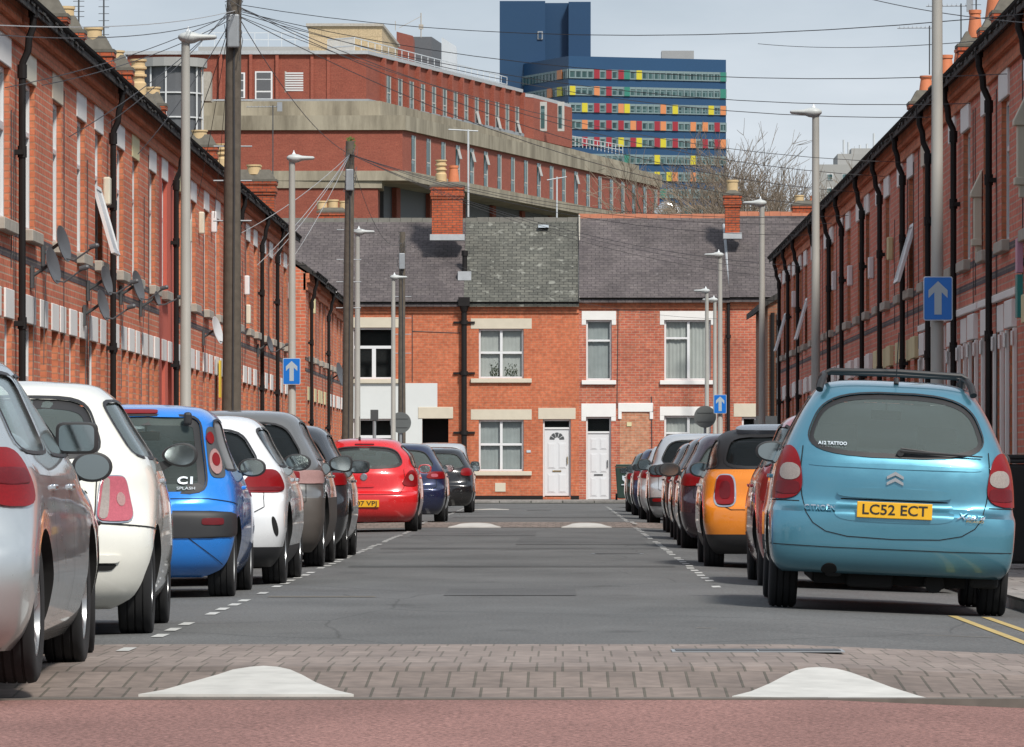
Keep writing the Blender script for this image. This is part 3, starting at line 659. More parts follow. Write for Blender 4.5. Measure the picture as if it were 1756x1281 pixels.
LH(113.2, 119.5, 'last brick terraced house on the left before the side street', [(115.0, .9), (117.6, .95)], [(114.4, .8, 'w'), (116.2, .8, 'd'), (118, .8, 'w')], alarms=[(118.8, 4.6, 'box_white')])
LH(127.0, 132.8, 'brick corner house on the left beyond the side street, plain gable towards us', [(129.0, .9), (131.2, .9)], [(128.4, .8, 'w'), (130.0, .8, 'd'), (131.8, .8, 'w')], pipe=128.2, step=-.45, alarms=[(130.0, 4.6, 'stone_y')], dlint='stone_y')
LH(132.8, 138.2, 'brick house on the left beyond the side street with cream alarm box', [(134.4, .9), (136.8, .9)], [(134, .8, 'w'), (135.5, .8, 'd'), (137.2, .8, 'w')], pipe=137.6, step=-.5, dlint='stone_y')
LH(138.2, 143.4, 'brick house second from the far end on the left', [(139.8, .9), (142, .9)], [(139.6, .8, 'w'), (141, .8, 'd'), (142.6, .8, 'w')], step=-.55)
LH(143.4, 148.6, 'brick house at the far end of the left terrace', [(145, .9), (147.2, .9)], [(144.8, .8, 'w'), (146.2, .8, 'd'), (147.8, .8, 'w')], step=-.6, pipe=148.2)
# chimneys behind the left roofs, found by where they break the skyline: px, py(top of brick), pots
def place_chimney(px, py, depth_x, label_house, pots, w=.55, d=.8, hb=2.2, mat='brick_ch', ww=None):
    side = -1 if px < VX else 1
    Y = depth_x*F/abs(px-VX); z = CH+(VY-py)*Y/F
    hs = Lh if side < 0 else Rh
    best = min(hs, key=lambda h: abs((h.location.y+(3*(1 if side < 0 else -1)))-Y))
    lx = (Y-best.location.y) if side < 0 else (best.location.y-Y)
    ly = depth_x-(abs(best.location.x))
    cp = .26; z -= cp*.5; chimney(best, lx, ly, z-hb, z, w=w, d=d, pots=pots, mat=mat, cap=cp)
place_chimney(72, 12, 8.9, 0, (('c', .3, .17),))
place_chimney(112, 40, 8.9, 0, (('c', .3, .17),), w=.5, d=.6)
place_chimney(160, 74, 8.9, 0, (('c', .3, .18),), w=.5, d=.7)
place_chimney(198, 106, 8.9, 0, (('c', .22, .18),), w=.5, d=.6)
place_chimney(238, 172, 8.9, 0, (('t', .85, .17), ('c', .24, .15)), w=.6, d=.75)
place_chimney(262, 168, 9.05, 0, (('c', .24, .17),), w=.5, d=.5)
place_chimney(342, 240, 8.9, 0, (('c', .24, .2),), w=.5, d=.8)
place_chimney(381, 290, 8.9, 0, (('t', .66, .2),), w=.5, d=.7)
place_chimney(436, 300, 8.2, 0, (('c', .26, .19), ('c', .26, .19)), w=.8, d=1.1)
Rh = []
def RH(*a, **k): Rh.append(terrace_house('R', *a, ornate=61 < a[0] < 74, group='brick terraced houses on the right side', **k))
RH(50.0, 56.0, 'nearest brick terraced house on the right, cut by the edge of the photo', [(52, 1.1), (54.6, .95)], [(52, 1.0, 'w'), (53.6, .85, 'd'), (55.1, .8, 'w')], pipe=None, lint='stone_c')
RH(56.0, 61.8, 'brick terraced house on the right with glazed door recess beside the black bin', [(57.2, .95), (60.4, .95)], [(56.8, .9, 'w'), (58.6, .85, 'd'), (60.4, 1.0, 'w')], pipe=59.6, dlint='stone_y')
RH(61.8, 67.6, 'brick terraced house on the right with an ornate cream bracket between pipes', [(63.9, .95), (66.8, .7)], [(62.8, .9, 'w'), (64.6, .85, 'd'), (66.4, .95, 'w')], pipe=65.3)
RH(67.6, 73.4, 'brick terraced house on the right behind the large one way sign', [(70.0, 1.0), (72.4, .8)], [(68.6, .9, 'w'), (70.5, .85, 'd'), (72.3, .95, 'w')], pipe=71.2, dlint='stone_w')
RH(73.4, 79.0, 'brick terraced house just left of the large one way sign', [(75.6, 1.0), (78.0, .8)], [(74.4, .9, 'w'), (76.2, .85, 'd'), (78.0, .9, 'w')], pipe=75.3+.9, lints={1: 'stone_c'})
RH(79.0, 84.8, 'brick terraced house on the right with a white sash swung out upstairs', [(81.1, .95), (83.6, .8)], [(80.0, .9, 'w'), (81.8, .85, 'd'), (83.6, .9, 'w')], pipe=81.9, tilt=0, dlint='stone_y')
RH(84.8, 90.6, 'brick terraced house on the right, seventh from the near end', [(87, .95), (89.4, .8)], [(86, .9, 'w'), (87.8, .85, 'd'), (89.6, .9, 'w')], pipe=87.8, alarms=[(85.6, 4.2, 'stone_y')], dlint='stone_y')
RH(90.6, 96.4, 'brick terraced house on the right with a pale alarm box between two pipes', [(92.7, .95), (95.4, .8)], [(91.8, .9, 'w'), (93.6, .85, 'd'), (95.4, .9, 'w')], pipe=93.0, alarms=[(90.9, 4.1, 'box_white')])
RH(96.4, 102.4, 'brick terraced house behind the tall lamp on the right', [(98.8, .95), (101.2, .8)], [(97.6, .9, 'w'), (99.6, .85, 'd'), (101.4, .9, 'w')], pipe=99.8, alarms=[(97.5, 4.2, 'box_white')])
RH(102.4, 108.2, 'brick terraced house with a small notice board upstairs on the right', [(105, .95), (107.2, .8)], [(103.6, .9, 'w'), (105.4, .85, 'd'), (107.2, .9, 'w')], pipe=104.6, alarms=[(103.2, 4.3, 'box_white')])
RH(108.2, 114.0, 'brick terraced house on the right just past the tall lamp', [(110.4, .95), (112.8, .8)], [(109.4, .9, 'w'), (111.2, .85, 'd'), (113, .9, 'w')], pipe=110.2, lints={0: 'stone_c'})
RH(114.0, 120.0, 'brick terraced house on the right, third from the far end', [(116.2, .95), (118.8, .8)], [(115.2, .9, 'w'), (117, .85, 'd'), (118.8, .9, 'w')], pipe=118.4, tilt=0)
RH(120.0, 125.4, 'brick terraced house on the right, second from the far end', [(122, .95), (124.4, .8)], [(121, .9, 'w'), (122.8, .85, 'd'), (124.6, .9, 'w')], pipe=123.6, alarms=[(121.2, 4.5, 'box_white')])
RH(125.4, 131.0, 'far end house of the right terrace', [(127.4, .95), (129.8, .8)], [(126.4, .9, 'w'), (128.2, .85, 'd'), (130, .9, 'w')], tilt=0, pipe=128.6)
o1 = (('o', .95, .2),)
place_chimney(1737, 8, 8.4, 0, (('o', .5, .16),), w=.7, d=.7)
place_chimney(1708, 38, 8.3, 0, (('o', .66, .21),), w=.8, d=.55)
place_chimney(1671, 66, 8.3, 0, (('o', .55, .11), ('o', .56, .15)), w=.7, d=.6)
place_chimney(1645, 120, 8.3, 0, (('o', .42, .13),), w=.6, d=.5)
place_chimney(1623, 138, 8.3, 0, (('o', .55, .17),), w=.9, d=.6)
place_chimney(1588, 166, 8.3, 0, (('o', .48, .17),), w=.9, d=.7)
# a darker side building closing the view at the right, beyond the terrace
root = thing('brick_outbuilding', 'dark brown brick gable set back between the right terrace and the end row', 'house', (5.15, 146.5, 0))
k = MB(); k.box(0, 6, 0, 9, -.5, 5.1); k.faces([(0, 0, 5.1), (6, 0, 5.1), (6, 0, 6.3), (2.5, 0, 6.6), (0, 9, 5.1), (6, 9, 5.1), (6, 9, 6.3), (2.5, 9, 6.6)], [(0, 1, 2, 3), (4, 7, 6, 5)]); k.build('wall', M['brick_br'], root)
k = MB(); k.faces([(-.25, -.12, 5.1), (2.5, -.12, 6.75), (6.2, -.12, 6.5), (6.2, -.12, 6.38), (2.5, -.12, 6.6), (-.25, -.12, 4.95), (-.25, 9.1, 5.1), (2.5, 9.1, 6.75), (6.2, 9.1, 6.5), (6.2, 9.1, 6.38), (2.5, 9.1, 6.6), (-.25, 9.1, 4.95)],
       [(0, 1, 4, 5), (1, 2, 3, 4), (6, 7, 1, 0), (7, 8, 2, 1), (5, 4, 10, 11), (4, 3, 9, 10), (0, 5, 11, 6)]); k.build('roof', M['slate_d'], root)
for xx, mm, rr in ((.12, 'black_pipe', .05), (.26, 'upvc', .03)):
    k = MB(); k.tube([(xx, -.06, 4.9), (xx, -.06, .05)], rr, 8); k.build('downpipe', M[mm], root, smooth=True)
k = MB(); k.box(-.35, 1.0, -.7, -.02, 2.05, 2.2); k.box(-.3, .9, -.6, -.02, 2.2, 2.3); k.build('canopy', M['dark_grey'], root)
M['hframe'] = plain('aged_window_frame', (.46, .46, .44), .6, var=.15)
# ---------------------------------------------------------------- the row of houses closing the street
EY = 174.0; S = F/EY
def ex(px): return (px-VX)/S
def ez(py): return CH+(VY-py)/S
def er(x0, x1, y0, y1): return (ex(x0), ex(x1), ez(y1), ez(y0))     # px box -> (u0,u1,z0,z1)
def end_house(px0, px1, label, mat, slate, ridge, pe, pr, wins=(), doors=(), extra=None, holes_extra=(), small=False):
    x0, x1 = ex(px0), ex(px1); W = x1-x0
    root = thing('terraced_house', label, 'house', (x0, EY, 0), 0, 'brick houses closing the end of the street')
    ze = ez(pe); dr = 4.0; zr = CH+(VY-pr)*(EY+dr)/F
    sh = lambda h: (h[0]-x0, h[1]-x0, h[2], h[3])
    W_ = [(sh(er(*a)), kw) for a, kw in wins]; D_ = [(sh(er(*a)), kw) for a, kw in doors]; E_ = [sh(er(*a)) for a in holes_extra]
    k = MB(); wall_grid(k, 0, W, -.1, ze, [h for h, _ in W_]+[h for h, _ in D_]+E_)
    k.faces([(0, 0, -.1), (0, 8, -.1), (0, 8, ze), (0, dr, zr-.1), (0, 0, ze)], [(0, 4, 3, 2, 1)]); k.faces([(W, 0, -.1), (W, 8, -.1), (W, 8, ze), (W, dr, zr-.1), (W, 0, ze)], [(0, 1, 2, 3, 4)])
    k.face([(0, 8, -.1), (0, 8, ze), (W, 8, ze), (W, 8, -.1)])
    k.build('wall', M[mat], root)
    for h, kw in W_: window(root, *h, **kw)
    for h, kw in D_: door(root, *h, **kw)
    for h in E_:
        k = MB(); k.box(h[0]+.002, h[1]-.002, .9, .92, h[2], h[3]); k.build('passage_dark_sheet', M['dark'], root)  # near-black sheet stands in for the darkness inside the passage
    cornice(root, W, ze+.02, mat='corbel' if not small else 'corbel', out=.05, small=True, dentil=not small); gutter(root, W, ze+.06, over=.16, r=.05)
    roof(root, W, 8, ze+.06, zr, mat=slate, ridge=ridge, over=.2, dr=dr)
    return root, x0, zr, ze
LC = dict(lintel='stone_c', sill='stone_c', lh=.31, llap=.24, slap=.24, depth=.09)
LW = dict(lintel='stone_w', sill='stone_w', lh=.27, llap=.13, slap=.13, depth=.09, drops=True)
r, x0, zr, ze = end_house(470, 795, 'end house with a white painted lower wall and dark passage opening', 'brick_b', 'slate_p', 'ridge_g', 521, 377,
    wins=[((604, 678, 562, 650), dict(style='top1', curtain=None, **LC)), ((604, 674, 718, 800), dict(style='top1', curtain=None, **{**LC, 'lintel': None})), ((500, 560, 562, 650), dict(style='top1', **LC))], holes_extra=[(724, 769, 718, 860)])
a = [c-x0 for c in er(470, 724, 661, 718)[:2]]
k = MB()   # white painted band, left clear of window and passage openings
def wb(px0, px1, py0, py1): k.box(ex(px0)-x0, ex(px1)-x0, -.012, -.001, ez(py1), ez(py0))
wb(470, 750, 657, 698); wb(470, 717, 698, 718); wb(470, 604, 718, 800); wb(674, 724, 718, 800); wb(470, 724, 800, 859); wb(470, 596, 640, 657)
k.build('painted_wall', M['render_w'], r)
k = MB(); k.box(ex(717)-x0, ex(777)-x0, -.03, .08, ez(718)+.002, ez(698)); k.build('lintel', M['stone_c'], r, bevel=.01, bseg=1)
k = MB(); xp = ex(796)-x0; k.tube([(xp, -.14, ez(513)), (xp, -.14, .07)], .085, 12)
for py in (553, 640, 742): k.tube([(xp, -.14, ez(py)-.06), (xp, -.14, ez(py)+.06)], .12, 12); k.box(xp-.32, xp+.32, -.06, -.0, ez(py)-.03, ez(py)+.03)
k.box(xp-.17, xp+.17, -.3, -.01, ez(525), ez(510)); k.tube([(xp, -.16, ez(525)), (xp, -.16, ez(535))], [.15, .09], 10)
k.build('downpipe', M['black_pipe'], r, smooth=True)
k = MB(); xx = ex(707)-x0; k.tube([(xx, -.01, ez(540)), (xx, -.01, ez(655))], .012, 5); k.tube([(xx, -.01, ez(568)), (ex(790)-x0, -.01, ez(571))], .01, 5); k.build('cable', M['wire'], r)
chim = chimney(r, ex(766)-x0-.02, 2.1, ez(404)-.1+.05, CH+(VY-318)*(EY+2.1)/F, w=.92, d=.75, pots=(('t', .72, .17), ('o', .55, .17)), flash=.16, potgap=.38, name='chimney')
chimney(r, ex(569)*1.02-x0, 4.4, zr-.5, CH+(VY-362)*(EY+4.4)/F, w=.85, d=.6, pots=(('c', .26, .17), ('c', .3, .17), ('c', .26, .15)), name='chimney', potgap=.33)
r, x0, zr, ze = end_house(795, 993, 'end house with the fanlight door and lichen spotted grey slate roof', 'brick_b', 'slate_g', 'ridge_g', 521, 376,
    wins=[((821, 898, 564, 649), dict(style='sash4', curtain='full', plant=True, **LC)), ((821, 898, 720, 808), dict(style='sash4', curtain='full', **LC))],
    doors=[((931, 979, 719, 852), dict(lintel='stone_c', fan=True, trans=.26, llap=.14, lh=.34))])
k = MB(); k.box(ex(849)-x0, ex(867)-x0, -.02, -.002, ez(843), ez(828)); k.build('air_vent', M['stone_c'], r)
k = MB(); k.box(ex(903)-x0, ex(910)-x0, -.02, -.002, ez(776), ez(772)); k.build('number_plate', M['sign_white'], r)
k = MB(); k.box(ex(795)-x0, ex(931)-x0, -.012, -.002, 0.02, ez(850)); k.box(ex(979)-x0, ex(993)-x0, -.012, -.002, .02, ez(850)); k.build('plinth', M['black_pipe'], r)
k = MB(); yv = 1.4; zv = ze+.06+(zr-ze-.06)*yv/4; xv = ex(797)*1.008-x0; k.tube([(xv, yv, zv-.1), (xv, yv, zv+.62)], .075, 10); k.tube([(xv, yv, zv+.5), (xv, yv, zv+.66)], .1, 10); k.box(xv-.2, xv+.2, yv-.45, yv+.1, zv-.25, zv+.02, 1)
k.build('flue_pipe', [M['black_pipe'], M['lead']], r)
k = MB(); yv = 3.6; zv = ze+.06+(zr-ze-.06)*yv/4; xv = ex(932)*1.02-x0; k.box(xv-.16, xv+.16, yv-.3, yv, zv-.02, zv+.07); k.build('roof_vent', M['sign_white'], r)
r, x0, zr, ze = end_house(993, 1251, 'end house with white stone surrounds, plain door and bricked up window', 'brick_c', 'slate_p', 'ridge_t', 514, 370,
    wins=[((1005, 1049, 549, 652), dict(style='sash', curtain='full', **LW)), ((1139, 1219, 549, 652), dict(style='side', curtain='full', **LW)), ((1139, 1219, 713, 812), dict(style='side', curtain='full', **LW))],
    doors=[((1005, 1048, 715, 858), dict(lintel='stone_w', fan=False, trans=.45, llap=.14, lh=.40, handle='dark_grey', drops=True))], small=True)
k = MB(); k.box(ex(1063)-x0, ex(1114)-x0, -.006, .01, ez(806), ez(711)); k.prism([(ex(1063)-x0, ez(711)), (ex(1114)-x0, ez(711)), (ex(1104)-x0, ez(707)), (ex(1073)-x0, ez(707))], 'y', -.006, .01); k.build('bricked_up_window', M['brick_new'], r)
k = MB(); k.box(ex(1060)-x0, ex(1120)-x0, -.04, .02, ez(706), ez(691)); k.box(ex(1060)-x0, ex(1066)-x0, -.04, .02, ez(719), ez(706)); k.box(ex(1114)-x0, ex(1120)-x0, -.04, .02, ez(719), ez(706)); k.build('lintel', M['stone_w'], r, bevel=.01, bseg=1)
k = MB(); k.box(ex(1075)-x0, ex(1083)-x0, -.03, -.006, ez(731), ez(724)); k.build('air_brick', M['stone_y'], r)
k = MB(); xp = ex(1249)-x0; k.tube([(xp, -.1, ez(520)), (xp, -.1, .07)], .05, 10); k.tube([(xp, -.1, ez(577)-.05), (xp, -.1, ez(577)+.05)], .075, 10); k.build('downpipe', M['black_pipe'], r, smooth=True)
k = MB(); k.tube([(ex(1060)-x0, -.01, ez(528)), (ex(1058)-x0, -.01, ez(700))], .012, 5); k.tube([(ex(1117)-x0, -.01, ez(680)), (ex(1118)-x0, -.01, ez(790))], .014, 5); k.build('cable', M['wire'], r)
k = MB(); k.tube([(ex(1247)-x0, 3.5, zr-.3), (ex(1253)-x0, .1, ze+.12)], .05, 6); k.build('valley_flashing', M['lead'], r)
k = MB(); k.tube([(.02, 4, zr+.03), (.02, 2.6, zr-.93), (.0, 1.2, zr-1.92), (.02, -.2, ze-.03)], [.03, .022, .03, .024], 6); k.build('verge_mortar', M['stone_d'], r)
chimney(r, ex(1257)*1.012-x0-.35+.33, 2.1, ez(404), CH+(VY-332)*(EY+2.1)/F, w=.44, d=.6, pots=(('c', .36, .18),), flash=.16, name='chimney')
r, x0, zr, ze = end_house(1251, 1480, 'end house at the right with cream window head, mostly behind the cars', 'brick_c', 'slate_p', 'ridge_t', 513, 366,
    wins=[((1272, 1318, 715, 806), dict(style='side', curtain=None, **{**LC, 'lh': .40})), ((1380, 1430, 549, 652), dict(style='side', curtain=None, **LC))], small=True)
for px_ in (1370,):
    chimney(r, ex(1385)*1.02-x0, 4.3, zr-.4, zr+.30, w=.8, d=.6, pots=(('c', .22, .15), ('o', .2, .14)), name='chimney', potgap=.45)

# ---------------------------------------------------------------- far buildings
def poly_block(mb, pts, z0, z1, mi=0, top=None):
    n = len(pts); P = [(x, y, z0) for x, y in pts]+[(x, y, z1) for x, y in pts]
    mb.faces(P, [(i, (i+1) % n, n+(i+1) % n, n+i) for i in range(n)]+[tuple(range(n))[::-1]], mi)
    mb.faces([(x, y, z1) for x, y in pts], [tuple(range(n))], mi if top is None else top)
def hp(px, s): return ((px-VX)/s, F/s)
hosp = thing('hospital_block', 'large red brick hospital with stained concrete bands rising behind the end row', 'hospital', (0, 0, 0))
s2 = 22.4; A2 = hp(690, s2); B2 = hp(1131, 18.62)              # second tier: near corner and far right end
dirv = Vector((B2[0]-A2[0], B2[1]-A2[1])).normalized(); LF = (hp(300, s2)[0], A2[1]+1.0)
zt = lambda py, s: CH+(VY-py)/s
back = (LF[0], B2[1]+10)
def tier(mb, A, B, z0, z1, mi, left=-34, off=0, mi2=None):
    nrm = Vector((dirv.y, -dirv.x))*off
    A_ = (A[0]+nrm.x+.0, A[1]-off); B_ = (B[0]+nrm.x, B[1]+nrm.y)
    pts = [(left, A_[1]+.6), A_, B_, (left, B_[1]+12)]
    poly_block(mb, pts, z0, z1, mi)
z = {k_: zt(v, s2) for k_, v in dict(a=198, b=223, c=293, d=322, e=420).items()}
m = MB(); tier(m, A2, B2, z['c'], z['b'], 0); m.build('brick_storey', M['brick_hosp2'], hosp)
m = MB(); tier(m, A2, B2, z['b'], z['a'], 0, off=.25); o_ = m.build('concrete_band', M['conc'], hosp)
m = MB(); tier(m, A2, B2, z['d']+.55, z['c'], 0, off=.3); m.build('concrete_band', M['conc'], hosp)
# under storey set back in deep shade
A3 = hp(664, 22.2); B3 = hp(1060, 18.9)
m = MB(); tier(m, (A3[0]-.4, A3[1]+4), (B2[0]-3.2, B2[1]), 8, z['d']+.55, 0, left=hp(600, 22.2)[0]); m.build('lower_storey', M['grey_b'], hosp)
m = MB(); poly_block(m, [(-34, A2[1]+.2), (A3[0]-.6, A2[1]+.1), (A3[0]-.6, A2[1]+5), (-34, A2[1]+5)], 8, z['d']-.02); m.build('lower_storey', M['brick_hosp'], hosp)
m = MB(); poly_block(m, [(-34, A2[1]+.05), (hp(655, s2)[0], A2[1]-.05), (hp(655, s2)[0], A2[1]+5), (-34, A2[1]+5)], z['d']-.02, z['c']-.02); m.build('concrete_band', M['conc'], hosp)
ang = math.atan2(dirv.y, dirv.x)
def on_face(A, t, depth=0):   # a frame on the receding face: x along it, -y outward
    return Matrix.Translation((A[0]+dirv.x*t, A[1]+dirv.y*t, 0)) @ Matrix.Rotation(ang, 4, 'Z') @ Matrix.Translation((0, depth, 0))
LEN2 = (Vector(B2)-Vector(A2)).length
nW = 20
for i in range(nW):
    t = LEN2*(.035+.945*i/(nW-1)); m = MB(); m.T = on_face(A2, t)
    h = z['b']-.25; lo = z['c']+.05
    m.box(-.55, .55, -.04, .02, lo, h, 1); m.box(.40, .50, -.09, .03, lo, h, 0); m.box(-.5, .5, -.07, .0, lo+.9, lo+1.0, 0)
    if i in (3, 4, 5, 9, 12): m.T = on_face(A2, t) @ Matrix.Translation((0, -.1, h-.3)) @ Matrix.Rotation(R(-14), 4, 'X'); m.box(-.34, .34, -.03, .03, -.8, 0, 2)
    m.build('window', [M['hframe'], M['twr_glass'], M['hframe']], hosp)
for i in range(8):
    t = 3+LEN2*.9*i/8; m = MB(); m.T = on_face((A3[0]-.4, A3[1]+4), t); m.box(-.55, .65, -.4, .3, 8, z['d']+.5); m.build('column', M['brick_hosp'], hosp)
# third tier with the sloping grey ledge below it
s3 = 22.0; A4 = hp(628, s3); B4 = (hp(893, 19.97)); zt3, zb3 = zt(93, s3), zt(174, s3)
d3 = Vector((B4[0]-A4[0], B4[1]-A4[1])).normalized()
led_A = (hp(652, 22.2)[0], F/22.2); led_B = hp(1096, 18.3)
m = MB(); poly_block(m, [(hp(345, 22.2)[0], led_A[1]+.5), led_A, led_B, (-20, led_B[1]+8)], z['a']-.1, zt(173, 22.2)); m.build('concrete_ledge', M['conc'], hosp)
m = MB(); poly_block(m, [(-34, A4[1]+.6), A4, B4, (-34, B4[1]+20)], zb3, zt3); m.build('top_storey', M['brick_hosp'], hosp)
m = MB(); poly_block(m, [(-34.2, A4[1]+.3), (A4[0]+.15, A4[1]-.3), (B4[0]+.2, B4[1]), (-34, B4[1]+20)], zt3, zt3+.28); m.build('roof_edge', M['lead'], hosp)
m = MB(); poly_block(m, [(-34.2, A4[1]+.2), (A4[0]+.2, A4[1]-.3), (B4[0]+.3, B4[1]), (-34, B4[1]+20)], zb3-.1, zb3+.18); m.build('sill_band', M['steel_grey'], hosp)
dirv_keep = dirv
ang3 = math.atan2(d3.y, d3.x)
def on3(A, t, dep=0): return Matrix.Translation((A[0]+d3.x*t, A[1]+d3.y*t, 0)) @ Matrix.Rotation(ang3, 4, 'Z') @ Matrix.Translation((0, dep, 0))
L3 = (Vector(B4)-Vector(A4)).length
for i in range(13):
    t = L3*(.13+.84*i/12); m = MB(); m.T = on3(A4, t); lo, h = zb3+.2, zt3-1.3
    m.box(-.55, .55, -.04, .02, lo, h, 1); m.box(.40, .50, -.10, .03, lo, h, 0); m.box(-.5, -.42, -.07, .03, lo, h, 0); m.box(-.42, .4, -.08, 0, lo+.8, lo+.9, 0)
    if i in (8, 10, 12): m.T = on3(A4, t) @ Matrix.Translation((0, -.1, h-1.2)) @ Matrix.Rotation(R(-14), 4, 'X'); m.box(-.34, .34, -.03, .03, -1.1, 0, 2)
    m.build('window', [M['hframe'], M['twr_glass'], M['hframe']], hosp)
for i in range(14):
    t = L3*(.09+.84*i/12)
    m = MB(); m.T = on3(A4, t); m.box(-.22, .22, -.35, .1, zb3+.15, zt3-.02); m.build('pier', M['brick_hosp2'], hosp)
for x0p, x1p, y0p, y1p, kd in ((398, 420, 124, 168, 'w'), (437, 467, 122, 170, 'w'), (488, 521, 122, 158, 'l')):
    m = MB(); y_ = A4[1]+.3; xa, xb = hp(x0p, s3)[0], hp(x1p, s3)[0]; za, zb = zt(y1p, s3), zt(y0p, s3)
    m.box(xa, xb, y_-.1, y_+.5, za, zb, 0); 
    if kd == 'w':
        xm = (xa+xb)/2; m.box(xa+.13, xb-.13, y_-.14, y_, za+.1, za+.55, 1); m.box(xa+.13, xb-.13, y_-.14, y_, za+.7, zb-.65, 1); m.box(xa+.13, xb-.13, y_-.14, y_, zb-.55, zb-.1, 1)
    else:
        for q in range(8): m.box(xa+.05, xb-.05, y_-.16, y_-.02, za+.1+q*.19, za+.22+q*.19, 2)
    m.build('window' if kd == 'w' else 'louvre', [M['upvc'] if kd == 'w' else M['stone_d'], M['grey_b'], M['dish_w']], hosp)
for px in (440-62, 430, 475, 535, 563):
    m = MB(); xa = hp(px, s3)[0]; m.box(xa-.12, xa+.12, A4[1]-.0, A4[1]+.6, zb3+.2, zt3); m.build('pier', M['brick_hosp2'], hosp)
# fourth piece: right hand wing beyond
A5 = hp(894, 19.5); B5 = hp(981, 18.9)
m = MB(); poly_block(m, [A5, hp(915, 19.42), B5, (B5[0]-3, B5[1]+12), (A5[0]-4, A5[1]+8)], zt(236, 19.5), zt(165, 19.5)); m.build('wing', M['brick_hosp2'], hosp)
m = MB(); p5 = [(x-.1, y-.2) for x, y in (A5, hp(916, 19.42), B5)]; poly_block(m, p5+[(B5[0]-3, B5[1]+12), (A5[0]-4, A5[1]+8)], zt(165, 19.5), zt(165, 19.5)+.3); m.build('roof_edge', M['lead'], hosp)
for px, ss in ((932, 19.65), (962, 19.35)):
    q = hp(px, ss); m = MB(); m.box(q[0]-.3, q[0]+.3, q[1]-.35, q[1]+.3, zt(225, ss), zt(175, ss), 0); m.box(q[0]-.22, q[0]+.1, q[1]-.4, q[1]-.3, zt(220, ss), zt(182, ss), 1); m.build('window', [M['hframe'], M['twr_glass']], hosp)
# plant rooms on the roof
m = MB(); q0 = hp(529, 21.2); q1 = hp(655, 21.2); q2 = hp(682, 20.2); poly_block(m, [q0, q1, q2, (q0[0], q2[1]+6)], zt3-.2, zt(45, 21.2)); m.build('plant_room', M['tan'], hosp)
m = MB(); p_ = [(q0[0]-.2, q0[1]-.2), (q1[0]+.1, q1[1]-.2), (q2[0]+.2, q2[1]), (q0[0]-.2, q2[1]+6)]; poly_block(m, p_, zt(45, 21.2), zt(45, 21.2)+.22); m.build('roof_edge', M['stone_d'], hosp)
m = MB(); q3 = hp(708, 20.0); poly_block(m, [(q2[0]-.1, q2[1]+.1), q3, (q3[0], q3[1]+6), (q2[0]-.2, q2[1]+7)], zt3-1, zt(54, 20.2)); m.build('plant_room', M['brick_hosp'], hosp)
m = MB(); q4 = hp(692, 19.7); q5 = hp(740, 19.7); q6 = hp(757, 19.4); poly_block(m, [q4, q5, q6, (q4[0], q6[1]+5)], zt3-3, zt(63, 19.7)); m.build('plant_room', M['grey_b'], hosp)
m = MB(); q7 = hp(782, 19.0); poly_block(m, [(q6[0]+.02, q6[1]-.1), q7, (q7[0], q7[1]+6), (q6[0], q7[1]+6)], zt3-4, zt(64, 19.4)); m.build('plant_room', M['white_b'], hosp)
m = MB(); m.box(hp(340, 21.5)[0], hp(528, 21.5)[0], F/21.5, F/21.5+4, zt3-.1, zt(80, 21.5)); m.build('roof_parapet', M['conc_g'], hosp)
# railings along the roof edges
def railing(pts, h, n, name='roof_railing'):
    m = MB()
    for (a, b) in zip(pts[:-1], pts[1:]):
        a, b = Vector(a), Vector(b)
        for f in (.5, 1.0): m.tube([a+Vector((0, 0, h*f)), b+Vector((0, 0, h*f))], .045, 4)
        for i in range(n+1): p = a.lerp(b, i/n); m.tube([p, p+Vector((0, 0, h))], .04, 4)
    return m.build(name, M['rail'], hosp)
railing([(hp(345, 21.6)[0], F/21.6, zt(80, 21.6)), (hp(529, 21.6)[0], F/21.6, zt(80, 21.6))], 1.1, 8)
railing([(hp(562, 21.8)[0], F/21.8, zt3+.2), (A4[0]-1, A4[1]+2, zt3+.2), (B4[0]-1.2, B4[1]+2, zt3+.2)], 1.25, 24)
railing([(hp(980, 18.8)[0], F/18.8, zt(250, 18.8)), (hp(1068, 18.35)[0], F/18.35, zt(266, 18.35))], .9, 14)
m = MB(); q = hp(722, 19.8); m.tube([(q[0], q[1], zt(64, 19.8)), (q[0], q[1], zt(22, 19.8))], .05, 5); m.tube([(q[0]-1.9, q[1], zt(48, 19.8)), (q[0], q[1], zt(28, 19.8))], .03, 4); m.box(q[0]-.2, q[0]+.2, q[1]-.1, q[1]+.1, zt(50, 19.8), zt(42, 19.8)); m.tube([(hp(678, 19.8)[0], q[1], zt(52, 19.8)), (hp(678, 19.8)[0], q[1], zt(36, 19.8))], .04, 4); m.build('roof_mast', M['stone_d'], hosp)
